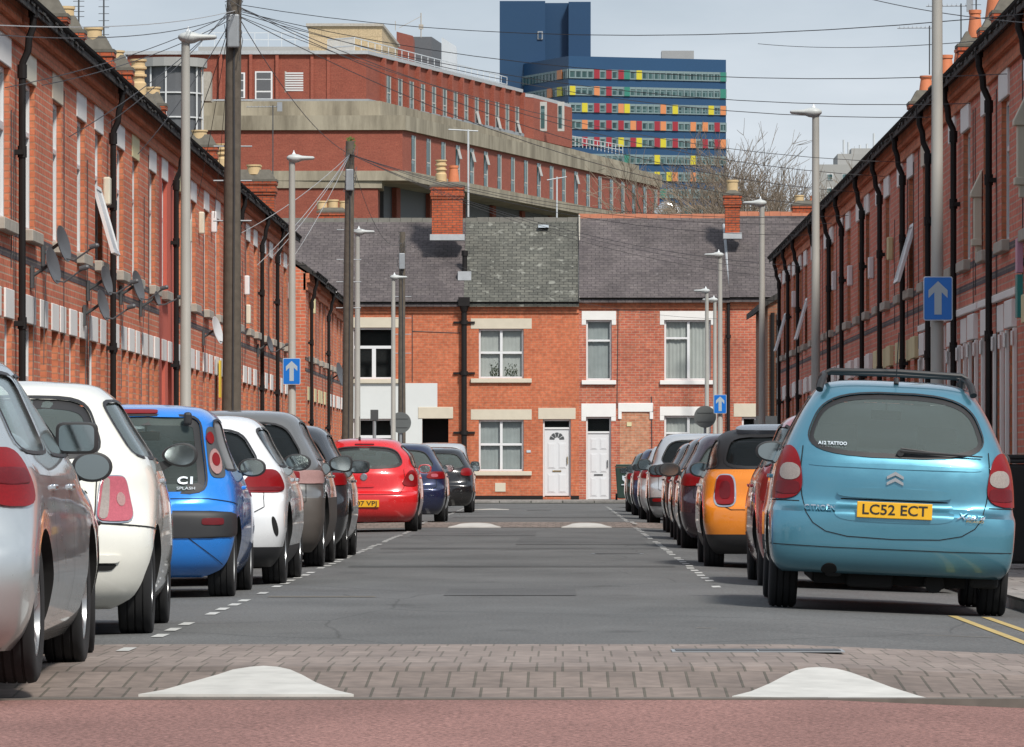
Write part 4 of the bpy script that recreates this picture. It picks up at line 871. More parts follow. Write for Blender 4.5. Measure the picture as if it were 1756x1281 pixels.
# glazed stair tower at the left
gt = thing('glazed_stair_tower', 'curved glass stair tower with a stained concrete crown above the left roofs', 'tower', (0, 0, 0))
s6 = 23.0; cx, cy = hp(292, s6); rad = 52/s6
def arc(r_, n=18): return [(cx+r_*math.cos(a), cy+rad+r_*math.sin(a)) for a in [2*math.pi*i/n for i in range(n)]]
m = MB(); poly_block(m, arc(rad-.1), 8, zt(112, s6)); m.build('glazing', M['grey_b'], gt)
m = MB(); poly_block(m, arc(rad+.35), zt(113, s6), zt(98, s6)); m.build('crown', M['conc_g'], gt)
m = MB()
for (x_, y_) in arc(rad+.02, 11): m.box(x_-.06, x_+.06, y_-.06, y_+.06, 8, zt(112, s6))
for py in (158, 200, 262): poly_block(m, arc(rad+.04), zt(py, s6)-.05, zt(py, s6)+.05)
m.build('glazing_bars', M['dish_w'], gt)
m = MB(); q = hp(340, 22.6); m.box(q[0]-.3, q[0]+.3, q[1], q[1]+1, 8, zt(112, s6)); m.box(hp(344, 22.5)[0], hp(364, 22.5)[0], q[1]-.1, q[1]+2, zt(176, 22.5), zt(126, 22.5)); m.build('side_wall', M['stone_d'], gt)
# navy tower with coloured panels
tw = thing('tower_block', 'tall navy hospital tower with ribbon windows and scattered red yellow orange panels', 'tower', (0, 0, 0))
s7 = 8.7
def tp(px, s=s7): return ((px-VX)/s, F/s)
C7 = tp(975); R7 = tp(1245, 8.62); L7 = (tp(898)[0]*1.0, C7[1]+22)
L7 = ((898-VX)/(F/(C7[1]+22)), C7[1]+22)
zz = lambda py: CH+(VY-py)/s7
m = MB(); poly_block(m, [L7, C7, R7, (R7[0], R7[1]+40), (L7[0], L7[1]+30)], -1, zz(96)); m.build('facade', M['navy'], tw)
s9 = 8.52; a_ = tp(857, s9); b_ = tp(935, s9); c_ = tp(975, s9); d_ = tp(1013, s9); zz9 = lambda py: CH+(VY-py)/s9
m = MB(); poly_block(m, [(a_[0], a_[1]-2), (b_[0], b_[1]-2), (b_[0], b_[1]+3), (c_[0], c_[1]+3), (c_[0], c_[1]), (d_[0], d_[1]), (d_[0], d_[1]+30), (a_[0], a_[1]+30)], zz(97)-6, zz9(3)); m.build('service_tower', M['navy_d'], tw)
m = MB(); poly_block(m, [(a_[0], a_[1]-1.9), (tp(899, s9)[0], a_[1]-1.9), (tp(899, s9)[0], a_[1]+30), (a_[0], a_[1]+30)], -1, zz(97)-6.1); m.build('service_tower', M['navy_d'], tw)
m = MB(); q = tp(1151, 8.5); m.box(q[0]-2.1, q[0]+4.4, q[1]-8, q[1]-2, zz(99), zz(75)); m.build('rooftop_box', M['conc_g'], tw)
m = MB(); m.box(tp(922, s9)[0], tp(931, s9)[0], a_[1]-2.3, a_[1]-1.9, zz9(69), zz9(55), 0); m.box(tp(924, s9)[0], tp(929, s9)[0], a_[1]-2.5, a_[1]-2.2, zz9(67), zz9(57), 1); m.build('window', [M['steel_grey'], M['navy_d']], tw)
e7 = (Vector(R7)-Vector(C7)); LT = e7.length; e7.normalize(); f7 = (Vector(L7)-Vector(C7)); LL = f7.length; f7.normalize()
def on7(t, side=0):
    v = e7 if not side else -f7
    o_ = C7 if not side else L7
    return Matrix.Translation((o_[0]+v.x*t, o_[1]+v.y*t, 0)) @ Matrix.Rotation(math.atan2(v.y, v.x), 4, 'Z')
rows = [118+29*i for i in range(10)]
cols = {0: {4: 'r', 6: 'r', 8: 'r', 9: 'g', 11: 'y', 25: 'g'}, 1: {0: 'y', 4: 'o', 6: 'r', 9: 'g', 25: 'g'}, 2: {2: 'y', 4: 'r', 6: 'r', 8: 'o', 9: 'y', 15: 'o', 17: 'y', 23: 'y', 25: 'o'},
        3: {2: 'o', 4: 'r', 6: 'r', 8: 'r', 10: 'o', 11: 'r', 14: 'r', 15: 'o', 17: 'r', 20: 'o', 22: 'o', 24: 'r'}, 4: {2: 'r', 4: 'r', 6: 'r', 8: 'y', 10: 'r', 11: 'y', 14: 'r', 15: 'y', 17: 'r', 20: 'o', 22: 'r', 24: 'r', 25: 'o'},
        5: {9: 'g', 14: 'y', 20: 'y'}, 6: {14: 'y', 16: 'y', 17: 'o', 20: 'o'}, 7: {15: 'g'}, 8: {}, 9: {}}
lcols = {0: {7: 'o'}, 1: {5: 'o', 7: 'y'}, 2: {6: 'r'}}
pm = {'r': 'panel_r', 'y': 'panel_y', 'o': 'panel_o', 'g': 'panel_g'}
for i, py in enumerate(rows):
    za, zb = zz(py+16), zz(py)
    m = MB(); m.T = on7(0); m.box(.1, LT-.1, -.15, .05, za, zb); m.T = on7(0, 1); m.box(.1, LL-.15, -.15, .05, za, zb)
    m.build('window_band', M['twr_glass'], tw)
    pw = (LT-.2)/26
    for j in range(26):
        # window frames are pale, panes darker: the mullion grid
        pass
    m = MB(); m.T = on7(0)
    for j in range(27): m.box(.1+j*pw-.12, .1+j*pw+.12, -.28, -.14, za, zb)
    m.box(.1, LT-.1, -.25, -.15, zb-.45, zb); m.box(.1, LT-.1, -.25, -.15, za, za+.22)
    m.T = on7(0, 1)
    for j in range(14): m.box(.1+j*(LL-.2)/13-.1, .1+j*(LL-.2)/13+.1, -.28, -.14, za, zb)
    m.box(.1, LL-.1, -.25, -.15, zb-.4, zb)
    m.build('window_frame', M['twr_frame'], tw)
    for side, dct, pw_ in ((0, cols[i], pw), (1, lcols.get(i, {}), (LL-.2)/9)):
        for j, cc in dct.items():
            m = MB(); m.T = on7(.1+j*pw_, side); m.box(.06, pw_-.06, -.36, -.16, za+.02, zb-.02); m.build('coloured_panel', M[pm[cc]], tw)
# grey council block at the right
gb = thing('concrete_block', 'pale grey concrete block with roof aerials far behind the right terrace', 'building', (0, 0, 0))
s8 = 11.0
def gp(px): return (px-VX)/s8
m = MB(); Y8 = F/s8
m.box(gp(1405), gp(1470), Y8, Y8+14, -1, zt(282, s8)); m.box(gp(1438), gp(1520), Y8+3, Y8+18, -1, zt(262, s8)); m.box(gp(1462), gp(1512), Y8+4, Y8+14, -1, zt(252, s8)); m.build('wall', M['conc_g'], gb)
for px, py in ((1423, 303), (1449, 303), (1423, 327), (1449, 327), (1470, 300), (1490, 300), (1470, 325), (1423, 351), (1449, 351)):
    m = MB(); yy = Y8 if px < 1465 else Y8+3; m.box(gp(px)-.5, gp(px)+.5, yy-.12, yy+.1, zt(py+6, s8), zt(py-5, s8), 0); m.box(gp(px)-.4, gp(px)+.4, yy-.16, yy-.1, zt(py+5, s8), zt(py-4, s8), 1); m.build('window', [M['upvc'], M['twr_glass']], gb)
m = MB()
for px, a, b in ((1450, 236, 262), (1458, 240, 262), (1478, 245, 254), (1502, 225, 254), (1511, 238, 254), (1490, 243, 254)): m.tube([(gp(px), Y8+6, zt(b, s8)), (gp(px), Y8+6, zt(a, s8))], .18, 5)
m.build('roof_aerials', M['rail'], gb)
# silver duct on a low roof
dk = thing('silver_duct', 'curved silver ventilation duct lying behind the right hand roof ridge', 'duct', (0, 0, 0))
m = MB(); q = [at(1128+i*5, 368-16*math.sin(math.pi*i/7), 330) for i in range(8)]; m.tube(q, .28, 10); m.build('duct', M['silver_duct'], dk, smooth=True)
low = thing('flat_roof_building', 'low dark flat roofed building glimpsed between the duct and the bare tree', 'building', (0, 0, 0))
m = MB(); a, b = at(1040, 372, 332), at(1330, 380, 332); m.box(a.x, b.x, 332, 345, -1, a.z-.6); m.build('wall', M['conc_g'], low)

# bare trees
def bare_tree(px, Y, top_py, spread, label, seed, sx=.8):
    rr = random.Random(seed); base = at(px, 800, Y); base.z = -.5; H = at(px, top_py, Y).z
    root = thing('bare_tree', label, 'tree', tuple(base))
    tr = MB(); cr = MB(); tw_ = [0]
    def grow(p, d, ln, r_, lvl):
        q = p; pts = [p]; n = 3
        for i in range(n):
            d = (d+Vector((rr.gauss(0, .10), rr.gauss(0, .10), rr.gauss(.03, .06)))).normalized(); q = q+d*ln/n; pts.append(q)
        (tr if lvl < 2 else cr).tube(pts, [r_*(1-.4*i/n) for i in range(n+1)], 5 if lvl < 2 else 3, caps=False)
        if lvl >= 7 or tw_[0] > 15000: return
        for _ in range(rr.choice([3, 3, 4]) if lvl < 3 else rr.choice([2, 3, 3])):
            a = rr.uniform(0, 2*math.pi); sp = rr.uniform(.35, .75); tw_[0] += 1
            e = d.orthogonal().normalized(); f_ = d.cross(e)
            nd = (d*math.cos(sp)+(e*math.cos(a)+f_*math.sin(a))*math.sin(sp)*spread).normalized()
            grow(pts[rr.choice([2, 3, 3])], nd, ln*rr.uniform(.66, .84), max(.015, r_*.6), lvl+1)
    hh = H*.30
    grow(Vector((0, 0, 0)), Vector((.03, 0, 1)), hh, H*.018, 0)
    grow(Vector((0, 0, hh*.8)), Vector((.4, 0, 1)).normalized(), hh*.8, H*.012, 1); grow(Vector((0, 0, hh*.8)), Vector((-.45, .1, 1)).normalized(), hh*.8, H*.012, 1)
    top = max(p[2] for p in cr.v); root.scale = (H/top*1.05*sx, H/top*sx, H/top*1.05)
    tr.build('trunk', M['twig'], root); cr.build('crown', M['twig'], root)
bare_tree(1252, 262, 216, 1.1, 'tall leafless tree in front of the right end of the navy tower', 3)
bare_tree(1300, 275, 262, 1.1, 'rounded leafless tree just right of the end row chimney', 31, .7)
bare_tree(1345, 270, 268, 1.1, 'shorter leafless tree between the navy tower and the grey block', 11)
bare_tree(1222, 280, 290, 1.0, 'low leafless tree at the foot of the navy tower behind the ridge', 23, .62)
# ---------------------------------------------------------------- street furniture
def street_lamp(px, py, X, Y, arm, label, sign=None, zb=0.05, signsize=None):
    root = thing('street_lamp', label, 'street lamp', (X, Y, zb), 0, 'pale grey street lamps')
    zt_ = CH+(VY-py)*Y/F-zb
    k = MB(); k.tube([(0, 0, 0), (0, 0, 1.35), (0, 0, 1.4), (0, 0, zt_)], [.095, .095, .066, .050], 16); k.build('post', M['lamp'], root, smooth=True)
    k = MB(); k.box(-.05, .05, -.108, -.088, .35, .95); k.build('access_door', M['lamp'], root)
    s = arm; k = MB()
    # lantern: a shallow dish over the post with a longer nose pointing over the road
    for prof in (((-.10, .11), .10), ):
        pass
    rings = [(-.085*s, .05, .02), (-.05*s, .10, .05), (.03*s, .12, .075), (.10*s, .10, .065), (.17*s, .075, .04), (.34*s, .065, .028), (.365*s, .03, .015)]
    pts = []; n = 14
    for (xx, wy, hz) in rings:
        for i in range(n):
            a = 2*math.pi*i/n; pts.append((xx, wy*math.cos(a), zt_+.06+hz*1.15*math.sin(a)*(1.0 if math.sin(a) < 0 else .75)))
    fs = [(i*n+j, i*n+(j+1) % n, (i+1)*n+(j+1) % n, (i+1)*n+j) for i in range(len(rings)-1) for j in range(n)]+[tuple(range(n))[::-1], tuple((len(rings)-1)*n+j for j in range(n))]
    k.faces(pts, fs); o = k.build('lamp_head', M['lamp_head'], root, smooth=True, angle=60)
    k = MB(); k.lathe([(.03, zt_+.09), (.03, zt_+.13), (.012, zt_+.15), (.008, zt_+.18), (.0, zt_+.185)], 10, c=(.03*s, 0, 0)); k.build('photocell', M['white_b'], o, smooth=True)
    if sign: arrow_sign(X, Y, sign[0], sign[1], sign[2], root.location, sign[3])
    return root
def arrow_sign(X, Y, zc_, wd, ht, base, label):
    root = thing('one_way_sign', label, 'road sign', (X, Y-.12, zc_), 0, 'blue one way signs')
    def rr_(w_, h_, r_, n=5):
        out = []
        for cx_, cz_, a0 in ((w_/2-r_, h_/2-r_, 0), (-w_/2+r_, h_/2-r_, 90), (-w_/2+r_, -h_/2+r_, 180), (w_/2-r_, -h_/2+r_, 270)):
            for i in range(n+1): a = R(a0+90*i/n); out.append((cx_+r_*math.cos(a), cz_+r_*math.sin(a)))
        return out
    k = MB(); k.prism(rr_(wd, ht, .02), 'y', -.004, .0); k.build('plate', M['sign_white'], root)
    k = MB(); k.prism(rr_(wd-.018, ht-.018, .016), 'y', -.007, -.0045); k.build('face', M['sign_blue'], root)
    a = wd/.3; k = MB()
    P = [(-.037*a, -.165*a), (.037*a, -.165*a), (.037*a, .065*a), (.098*a, .005*a), (.098*a, .085*a), (0, .178*a), (-.098*a, .085*a), (-.098*a, .005*a), (-.037*a, .065*a)]
    k.faces([(x, -.0095, z) for x, z in P], [tuple(range(9))]); k.build('arrow', M['sign_arrow'], root)
    k = MB(); 
    for q in (-.12, .12): k.tube([(0, .118, q-.02), (0, .118, q+.02)], .075, 12); k.box(-.06, .06, .0, .06, q-.02, q+.02)
    k.build('bracket', M['steel_grey'], root)
M['sign_arrow'] = plain('grey_white_arrow', (.42, .50, .55), .4, var=.04)
street_lamp(318, 72, -4.43, 68.5, 1, 'nearest street lamp on the left, standing in front of the red painted house')
street_lamp(501, 277, -4.42, 95.2, 1, 'left street lamp carrying a blue arrow sign below', sign=(CH+(VY-637)*95.2/F, .285, .43, 'blue one way arrow sign on the left street lamp'))
street_lamp(613, 402, -4.38, 124.4, 1, 'left street lamp just right of the mossy topped wooden pole')
street_lamp(674.5, 479, -4.46, 153.5, 1, 'farthest street lamp on the left, beside the shortest wooden pole')
street_lamp(1606, -70, 3.66, 57, -1, 'nearest street lamp on the right, its top above the photo', sign=(CH+(VY-512.5)*57/F, .285, .43, 'large blue one way arrow sign on the nearest right lamp'), zb=0)
street_lamp(1399, 199, 3.60, 83, -1, 'tall street lamp on the right just behind the blue estate car', zb=0)
street_lamp(1307, 353, 3.80, 111.2, -1, 'right street lamp in front of the end terrace roof ridge', zb=0)
street_lamp(1234.5, 441, 3.70, 137.2, -1, 'right street lamp carrying the smallest blue arrow sign', sign=(CH+(VY-693)*137.2/F, .30, .44, 'small distant blue one way arrow sign above the orange car'), zb=0)
street_lamp(1212, 502, 4.04, 163.5, -1, 'far right street lamp in front of the wide white upstairs window', zb=0)
street_lamp(1226, 517, 4.50, 172.5, -1, 'farthest and thinnest street lamp on the right, against the end wall', zb=.07)
def wooden_pole(px_b, px_t, py, Y, label, rad=.125, moss=False, bz=0):
    X = (px_b-VX)*Y/F; root = thing('telegraph_pole', label, 'telegraph pole', (X, Y, .05), 0, 'weathered wooden telegraph poles')
    top = CH+(VY-py)*Y/F-.05; dx = (px_t-px_b)*Y/F
    k = MB(); P = [(0, 0, 0), (dx*.3+.01, 0, top*.3), (dx*.6-.005, 0, top*.6), (dx, 0, top)]; k.tube(P, [rad*1.12, rad*1.03, rad*.92, rad*.8], 14); k.build('pole', M['wood'], root, smooth=True)
    k = MB(); k.box(dx-.085, dx+.075, -.26, -.10, top-1.05-bz, top-.6-bz); k.build('junction_box', M['steel_grey'], root, bevel=.02)
    rr = random.Random(int(Y)); k = MB()
    for i in range(16):
        a0 = rr.uniform(-.5, .5); z0 = top-bz-rr.uniform(.02, .9); x0 = dx+rr.choice([-1, 1])*rr.uniform(.06, .15)
        k.tube([(x0, -.14, z0), (x0+rr.uniform(-.06, .06), -.2, z0-rr.uniform(.1, .2)), (dx+rr.uniform(-.12, .12), -.19, z0-rr.uniform(.2, .5))], .006, 4)
    k.tube([(dx+.0, -rad*.95, top-1.0), (dx*.6+.03, -rad*1.05, top*.6), (.04, -rad*1.2, .1)], .012, 5)
    k.build('cable_loops', M['wire'], root)
    for z in (top*.55, top*.62, top*.68, top*.76):
        k = MB(); k.tube([(dx*z/top-.26, 0, z+.01), (dx*z/top+.26, 0, z+.01)], .011, 5); k.build('step_iron', M['steel_grey'], root)
    if moss:
        k = MB()
        for i in range(220):
            a = rr.uniform(0, 6.28); r_ = rr.uniform(0, .1); z0 = top+rr.uniform(-.16, .08)-r_*.4; x0 = dx+r_*math.cos(a); y0 = r_*math.sin(a); k.face([(x0, y0, z0), (x0+.03, y0, z0+.01), (x0+.01, y0+.02, z0+.04)])
        k.build('moss_tuft', M['moss'], root)
    return Vector((X+dx, Y, top+.05))
P1 = wooden_pole(394, 402, -62, 79, 'nearest and thickest weathered wooden telegraph pole, rising out of the photo', rad=.125, bz=.1)
P2 = wooden_pole(594, 600.5, 242, 122.7, 'middle wooden telegraph pole with a green mossy top', rad=.115, moss=True)
P3 = wooden_pole(688, 690, 398, 164, 'farthest and shortest wooden telegraph pole by the white painted wall', rad=.105)
# wires
wn = [0]
def wire(a, b, sag, label, mat='wire', r_=.009, sides=4):
    a, b = Vector(a), Vector(b); root_pts = []
    n = 14; k = MB(); mid = (a+b)/2
    for i in range(n+1):
        t = i/n; p = a.lerp(b, t); p.z -= sag*4*t*(1-t); root_pts.append(p-mid)
    k.tube(root_pts, r_, sides); o = k.build('telephone_wire', M[mat], None, loc=tuple(mid)); tag(o, label, 'wire', 'overhead telephone wires'); return o
p1 = P1+Vector((0, -.1, -.42)); p2 = P2+Vector((0, -.1, -.28)); p3 = P3+Vector((0, 0, -.3))
T1 = at(404, 20, 79); 
ords = ['first', 'second', 'third', 'fourth', 'fifth', 'sixth', 'seventh', 'eighth', 'ninth', 'tenth']
for i, Y in enumerate((56.5, 62.4, 68, 74, 80.5, 86, 92.5, 99)):
    wire(T1+Vector((.05, 0, random.uniform(-.1, .1))), (WR-.1, Y, 5.35+random.uniform(-.25, .1)), .32+.03*i, 'wire from the nearest pole to the right terrace, %s from the near end' % ords[i], r_=.006)
for i, Y in enumerate((57.5, 61.6, 65, 70.5, 75.5, 82, 88, 92)):
    wire(T1+Vector((-.05, 0, random.uniform(-.12, .1))), (WL+.1, Y, 4.95+random.uniform(-.3, .2)), .10, 'wire from the nearest pole to the left terrace, %s from the near end' % ords[i], r_=.0055)
wire(T1, p2, .3, 'long sagging wire between the nearest and the mossy wooden pole', r_=.0062)
wire(p2, p3, .7, 'sagging wire between the mossy pole and the farthest pole', r_=.0062)
wire(at(404, 24, 79), at(-60, 55, 40), .15, 'wire leaving the nearest pole towards the top left edge', r_=.0055)
wire(at(404, 18, 79), at(-60, 40, 40), .1, 'upper wire leaving the nearest pole towards the top left edge', 'wire_w', r_=.0055)
for i, Y in enumerate((97, 103, 109.5, 116, 121, 127)):
    wire(p2, (WR-.1, Y, 5.2+random.uniform(-.2, .2)), .45, 'wire from the mossy pole to the right terrace, %s from the near end' % ords[i], r_=.0062)
for i, Y in enumerate((99, 105, 110, 116)):
    wire(p2, (WL+.1, Y, 4.8+random.uniform(-.2, .2)), .12, 'pale wire from the mossy pole to the left terrace, %s from the near end' % ords[i], 'wire_w', r_=.0062)
wire(at(1300, 75, 100), at(1800, 58, 60), .1, 'wire crossing the sky at the top right behind the chimney pots', r_=.0062)
wire(at(1460, -10, 70), at(1800, 42, 50), .05, 'highest wire slanting past the nearest right lamp', r_=.0055)
wire(p3, (4.7, 168, 5.3), .5, 'wire from the farthest pole over to the right end of the row', r_=.0062)
# satellite dishes
def dish(px, py, label, mat='dish', size=.20, X=-5.36, yaw=-13, arm=True):
    Y = abs(X)*F/abs(px-VX); z = CH+(VY-py)*Y/F
    root = thing('satellite_dish', label, 'satellite dish', (X, Y, z), 0, 'satellite dishes on the left terrace')
    # bowl axis points over the street (+X) and slightly to the camera, tipped up
    Rm = Matrix.Rotation(R(yaw), 4, 'Z') @ Matrix.Rotation(R(-13), 4, 'Y')
    k = MB(); k.T = Rm
    prof = [(0, -.05), (size*.35, -.042), (size*.7, -.022), (size, 0), (size, .008), (size*.7, -.012), (size*.35, -.032), (0, -.04)]
    k.lathe(prof, 26, axis='x'); k.build('reflector', M[mat], root, smooth=True)
    k = MB(); k.T = Rm; k.tube([(-.03, 0, -size*.75), (.08, 0, -size*1.0), (.32, 0, -size*.55)], .010, 6); k.lathe([(.0, .28), (.028, .28), (.028, .36), (.018, .38), (0, .38)], 10, c=(0, 0, -size*.52), axis='x'); k.build('receiver_arm', M['dish'], root)
    k = MB(); xw = WL-X+.01; k.tube([(-.05, 0, 0), (-.12, 0, -.05), (xw, 0, -.12)], .018, 8); k.box(xw-.0, xw+.03, -.08, .08, -.24, 0); k.tube([(xw+.05, .02, -.12), (xw+.02, .05, -.7), (xw+.02, -.03, -1.3)], .006, 4); k.build('wall_bracket', M['dark_grey'], root)
    return root
dish(91, 455, 'grey satellite dish, lower of the first pair on the left wall')
dish(109, 418, 'grey satellite dish, upper of the first pair on the left wall')
dish(177, 523, 'dark satellite dish, lowest of the trio beside the tilted sash', size=.185)
dish(183, 481, 'dark satellite dish behind the black pipe under the tilted sash', size=.175)
dish(237, 490, 'dark satellite dish at the middle of the left terrace below the second pipe bend', size=.20)
dish(270, 512, 'small dark satellite dish right before the red painted house', size=.10)
dish(373, 566, 'pale satellite dish left of the nearest wooden pole', 'dish_w', size=.22)
dish(463, 590, 'small dish between the third and fourth dark pipes', size=.16)
dish(584, 642, 'large round dish by the foot of the mossy wooden pole', size=.30)
# round sign backs, bollard post
def round_sign(px, py, Y, rad, label):
    p = at(px, py, Y); root = thing('round_road_sign', label, 'road sign', (p.x, Y, 0.02))
    k = MB(); k.tube([(0, 0, 0), (0, 0, p.z+rad*.8)], .038, 10); k.build('post', M['steel_grey'], root)
    k = MB(); k.lathe([(0, -.07), (rad, -.07), (rad, -.055), (0, -.055)], 32, c=(0, 0, p.z), axis='y'); k.build('plate', M['sign_back'], root)
    for q in (-.12, .12): k = MB(); k.box(-rad*.7, rad*.7, -.085, -.07, p.z+q-.015, p.z+q+.015); k.build('rail', M['sign_back'], root)
M['sign_back'] = plain('sign_back_grey', (.12, .13, .13), .5, var=.1)
round_sign(687, 726, 160, .29, 'grey back of a round road sign before the white painted wall')
round_sign(1209, 716, 158, .30, 'grey back of a round road sign below the wide upstairs window')
pt = thing('marker_post', 'short grey post with a small dark head before the white painted wall', 'post', (at(642, 760, 150).x, 150, .02))
k = MB(); k.tube([(0, 0, 0), (0, 0, at(0, 722, 150).z)], .045, 8); k.build('post', M['steel_grey'], pt)
k = MB(); k.box(-.1, .1, -.06, .06, at(0, 722, 150).z, at(0, 704, 150).z); k.build('head', M['dark_grey'], pt)
yb = thing('yellow_marker', 'narrow yellow strip on the left wall beside the nearest wooden pole', 'sign', (-5.56, at(375, 0, 1).x*0+5.56*F/(VX-376), CH+(VY-650)*5.56/(VX-376)))
k = MB(); k.box(.0, .03, -.15, .15, -.3, .3); k.build('strip', M['yellow'], yb)
# notice boards at the right edge
nb = thing('notice_board', 'pink and teal board fixed to the right wall at the edge of the photo', 'sign', (WR-.03, 61.2, 2.9))
k = MB(); k.box(-.06, 0, -.14, .14, .12, .48); k.build('upper_panel', M['pink_sign'], nb)
k = MB(); k.box(-.06, 0, -.14, .14, -.35, .10); k.build('lower_panel', M['green_sign'], nb)
ob = thing('ornate_bracket', 'cream moulded bracket between two black pipes high on the right wall', 'bracket', (WR-.01, 67.4, 3.9))
k = MB(); k.prism([(-.0, .52), (-.13, .25), (-.13, .2), (0, .2)], 'y', -.11, .11); k.box(-.09, 0, -.08, .08, -.30, .2); k.box(-.12, 0, -.1, .1, -.36, -.28); k.box(-.07, 0, -.06, .06, -.55, -.36); k.build('moulding', M['stone_c'], ob, bevel=.01)
ob = thing('ornate_bracket', 'cream moulded bracket at the right edge above the nearest right pipe', 'bracket', (WR-.01, 61.0, 4.35))
k = MB(); k.prism([(-.0, .52), (-.13, .25), (-.13, .2), (0, .2)], 'y', -.11, .11); k.box(-.09, 0, -.08, .08, -.35, .2); k.box(-.12, 0, -.1, .1, -.42, -.34); k.box(-.07, 0, -.06, .06, -.55, -.42); k.build('moulding', M['stone_c'], ob, bevel=.01)
# roof aerials
def aerial(px, py0, py1, X, label, yag=True, striped=False):
    Y = abs(X)*F/abs(px-VX); z0, z1 = CH+(VY-py0)*Y/F, CH+(VY-py1)*Y/F
    root = thing('roof_aerial', label, 'aerial', (X, Y, z0), 0, 'television aerials')
    k = MB(); k.tube([(0, 0, 0), (0, 0, z1-z0)], .016, 6); k.build('mast', M['dark_grey'], root)
    if yag:
        k = MB(); h = z1-z0; k.tube([(-.75, .1, h-.05), (.25, 0, h-.05)], .012, 5)
        for i in range(9): x = -.7+i*.1; k.tube([(x, -.12, h-.05), (x, .12, h-.05)], .006, 4); k.tube([(x, 0, h-.05), (x, 0, h-.0)], .006, 4)
        k.box(.12, .26, -.03, .03, h-.18, h+.08); k.build('yagi', M['steel_grey'], root)
    else:
        k = MB(); h = z1-z0
        for i in range(7): k.box(-.1, .1, -.01, .01, .2+i*h*.1, .21+i*h*.1)
        k.build('rungs', M['dark_grey'], root)
aerial(135, 48, -40, -8.7, 'lattice aerial mast leaning over the second left chimney', False)
aerial(178, 90, -30, -8.7, 'plain aerial mast above the third left chimney', False)
aerial(468, 345, 180, -8.1, 'tall thin aerial with a sideways array left of the mossy pole')
aerial(1594, 128, 44, 8.6, 'aerial with long sideways array above the leftmost right chimney')
aerial(1648, 100, 6, 8.6, 'aerial beside the nearest right lamp with array cut by the top edge')
aerial(1674, 70, -20, 8.6, 'aerial rising between orange pots at the top right', False)
p_ = at(803, 372, 177); 
ra = thing('roof_aerial', 'tall aerial on the ridge just right of the large brick chimney', 'aerial', (p_.x, 177, p_.z), 0, 'television aerials')
k = MB(); h = at(803, 222, 177).z-p_.z; k.tube([(0, 0, 0), (0, 0, h)], .03, 6); k.tube([(-.6, 0, h), (.3, 0, h-.05)], .02, 5); k.build('mast', M['rail'], ra)
p_ = at(955, 365, 178); ra = thing('roof_aerial', 'short aerial standing on the ridge over the fanlight door house', 'aerial', (p_.x, 178, p_.z-.2), 0, 'television aerials')
k = MB(); h = 1.3; k.tube([(0, 0, 0), (0, 0, h)], .025, 6); k.tube([(-.3, 0, h-.1), (.3, 0, h)], .018, 5); k.build('mast', M['rail'], ra)
# wheelie bins
def wheelie_bin(x, y, z, label, mat, emblem=None, sc=1.0, rz=0):
    root = thing('wheelie_bin', label, 'bin', (x, y, z), rz, None); root.scale = (sc, sc, sc)
    k = MB(); a, b = .22, .285
    pts = [(-a, -.24, .05), (a, -.24, .05), (a, .24, .05), (-a, .24, .05), (-b, -.33, .96), (b, -.33, .96), (b, .33, .96), (-b, .33, .96)]
    k.faces(pts, [(3, 2, 1, 0), (4, 5, 6, 7), (0, 1, 5, 4), (1, 2, 6, 5), (2, 3, 7, 6), (3, 0, 4, 7)]); k.build('body', M[mat], root, bevel=.03)
    k = MB(); k.box(-.30, .30, -.35, .36, .965, 1.0); k.box(-.27, .27, -.31, .30, 1.0, 1.045); k.build('lid', M[mat], root, bevel=.015)
    k = MB(); k.tube([(-.26, .4, 1.0), (.26, .4, 1.0)], .02, 8); k.build('handle', M[mat], root)
    for s in (-1, 1):
        k = MB(); k.lathe([(0, -.03), (.1, -.03), (.1, .03), (0, .03)], 16, c=(s*.25, .24, .1), axis='x'); k.build('wheel', M['bin'], root)
    if emblem:
        k = MB()   # a white shield shape with a band of lettering under it
        k.faces([(q[0]*.09, -.315, .62+q[1]*.1) for q in ((-1, 1), (0, .8), (1, 1), (.95, -.2), (0, -1), (-.95, -.2))], [(0, 1, 2, 3, 4, 5)]); k.box(-.11, .11, -.312, -.308, .44, .47); k.build('emblem', M['sign_white'], root)
wheelie_bin(at(1072, 0, 170).x, 170, .07, 'dark green wheelie bin with pale crest beside the plain white door', 'bin_g', emblem=True)
wheelie_bin(4.50, 56.0, 0, 'large black wheelie bin against the right wall at the edge of the photo', 'bin', sc=1.05)
# ---------------------------------------------------------------- cars
M['tyre'] = plain('tyre_rubber', (.013, .013, .014), .9, var=.3, vscale=12)
M['alloy'] = plain('alloy_rim', (.42, .43, .44), .3, metal=.8, var=.15)
M['steelrim'] = plain('plastic_wheel_cover', (.30, .31, .32), .5, metal=.3, var=.3)
M['trim'] = plain('black_trim', (.022, .022, .024), .55, var=.2)
M['under'] = plain('underbody', (.008, .008, .008), .9)
M['cabin'] = plain('cabin_lining', (.13, .135, .14), .9, var=.15)
M['seat'] = plain('seat_cloth', (.05, .052, .058), .95, var=.3)
M['cglass'] = glassmat('car_glass', (.88, .97, .94), refl=.28, rough=.14, trans=.84, base=(.46, .56, .54))
M['cglass_m'] = glassmat('car_glass_dusty', (.80, .90, .88), refl=.14, rough=.5, trans=.86, base=(.22, .28, .27))
M['cglass_d'] = glassmat('car_glass_dark', (.30, .35, .36), refl=.24, rough=.12, trans=.8, base=(.05, .06, .065))
M['mirror'] = plain('mirror_glass', (.36, .40, .40), .06, metal=1, var=.02)
M['chrome'] = plain('chrome', (.75, .76, .78), .12, metal=1, var=.03)
M['plate_y'] = plain('yellow_plate', (.80, .43, .02), .4, var=.04); M['ink'] = plain('plate_ink', (.02, .02, .02), .5)
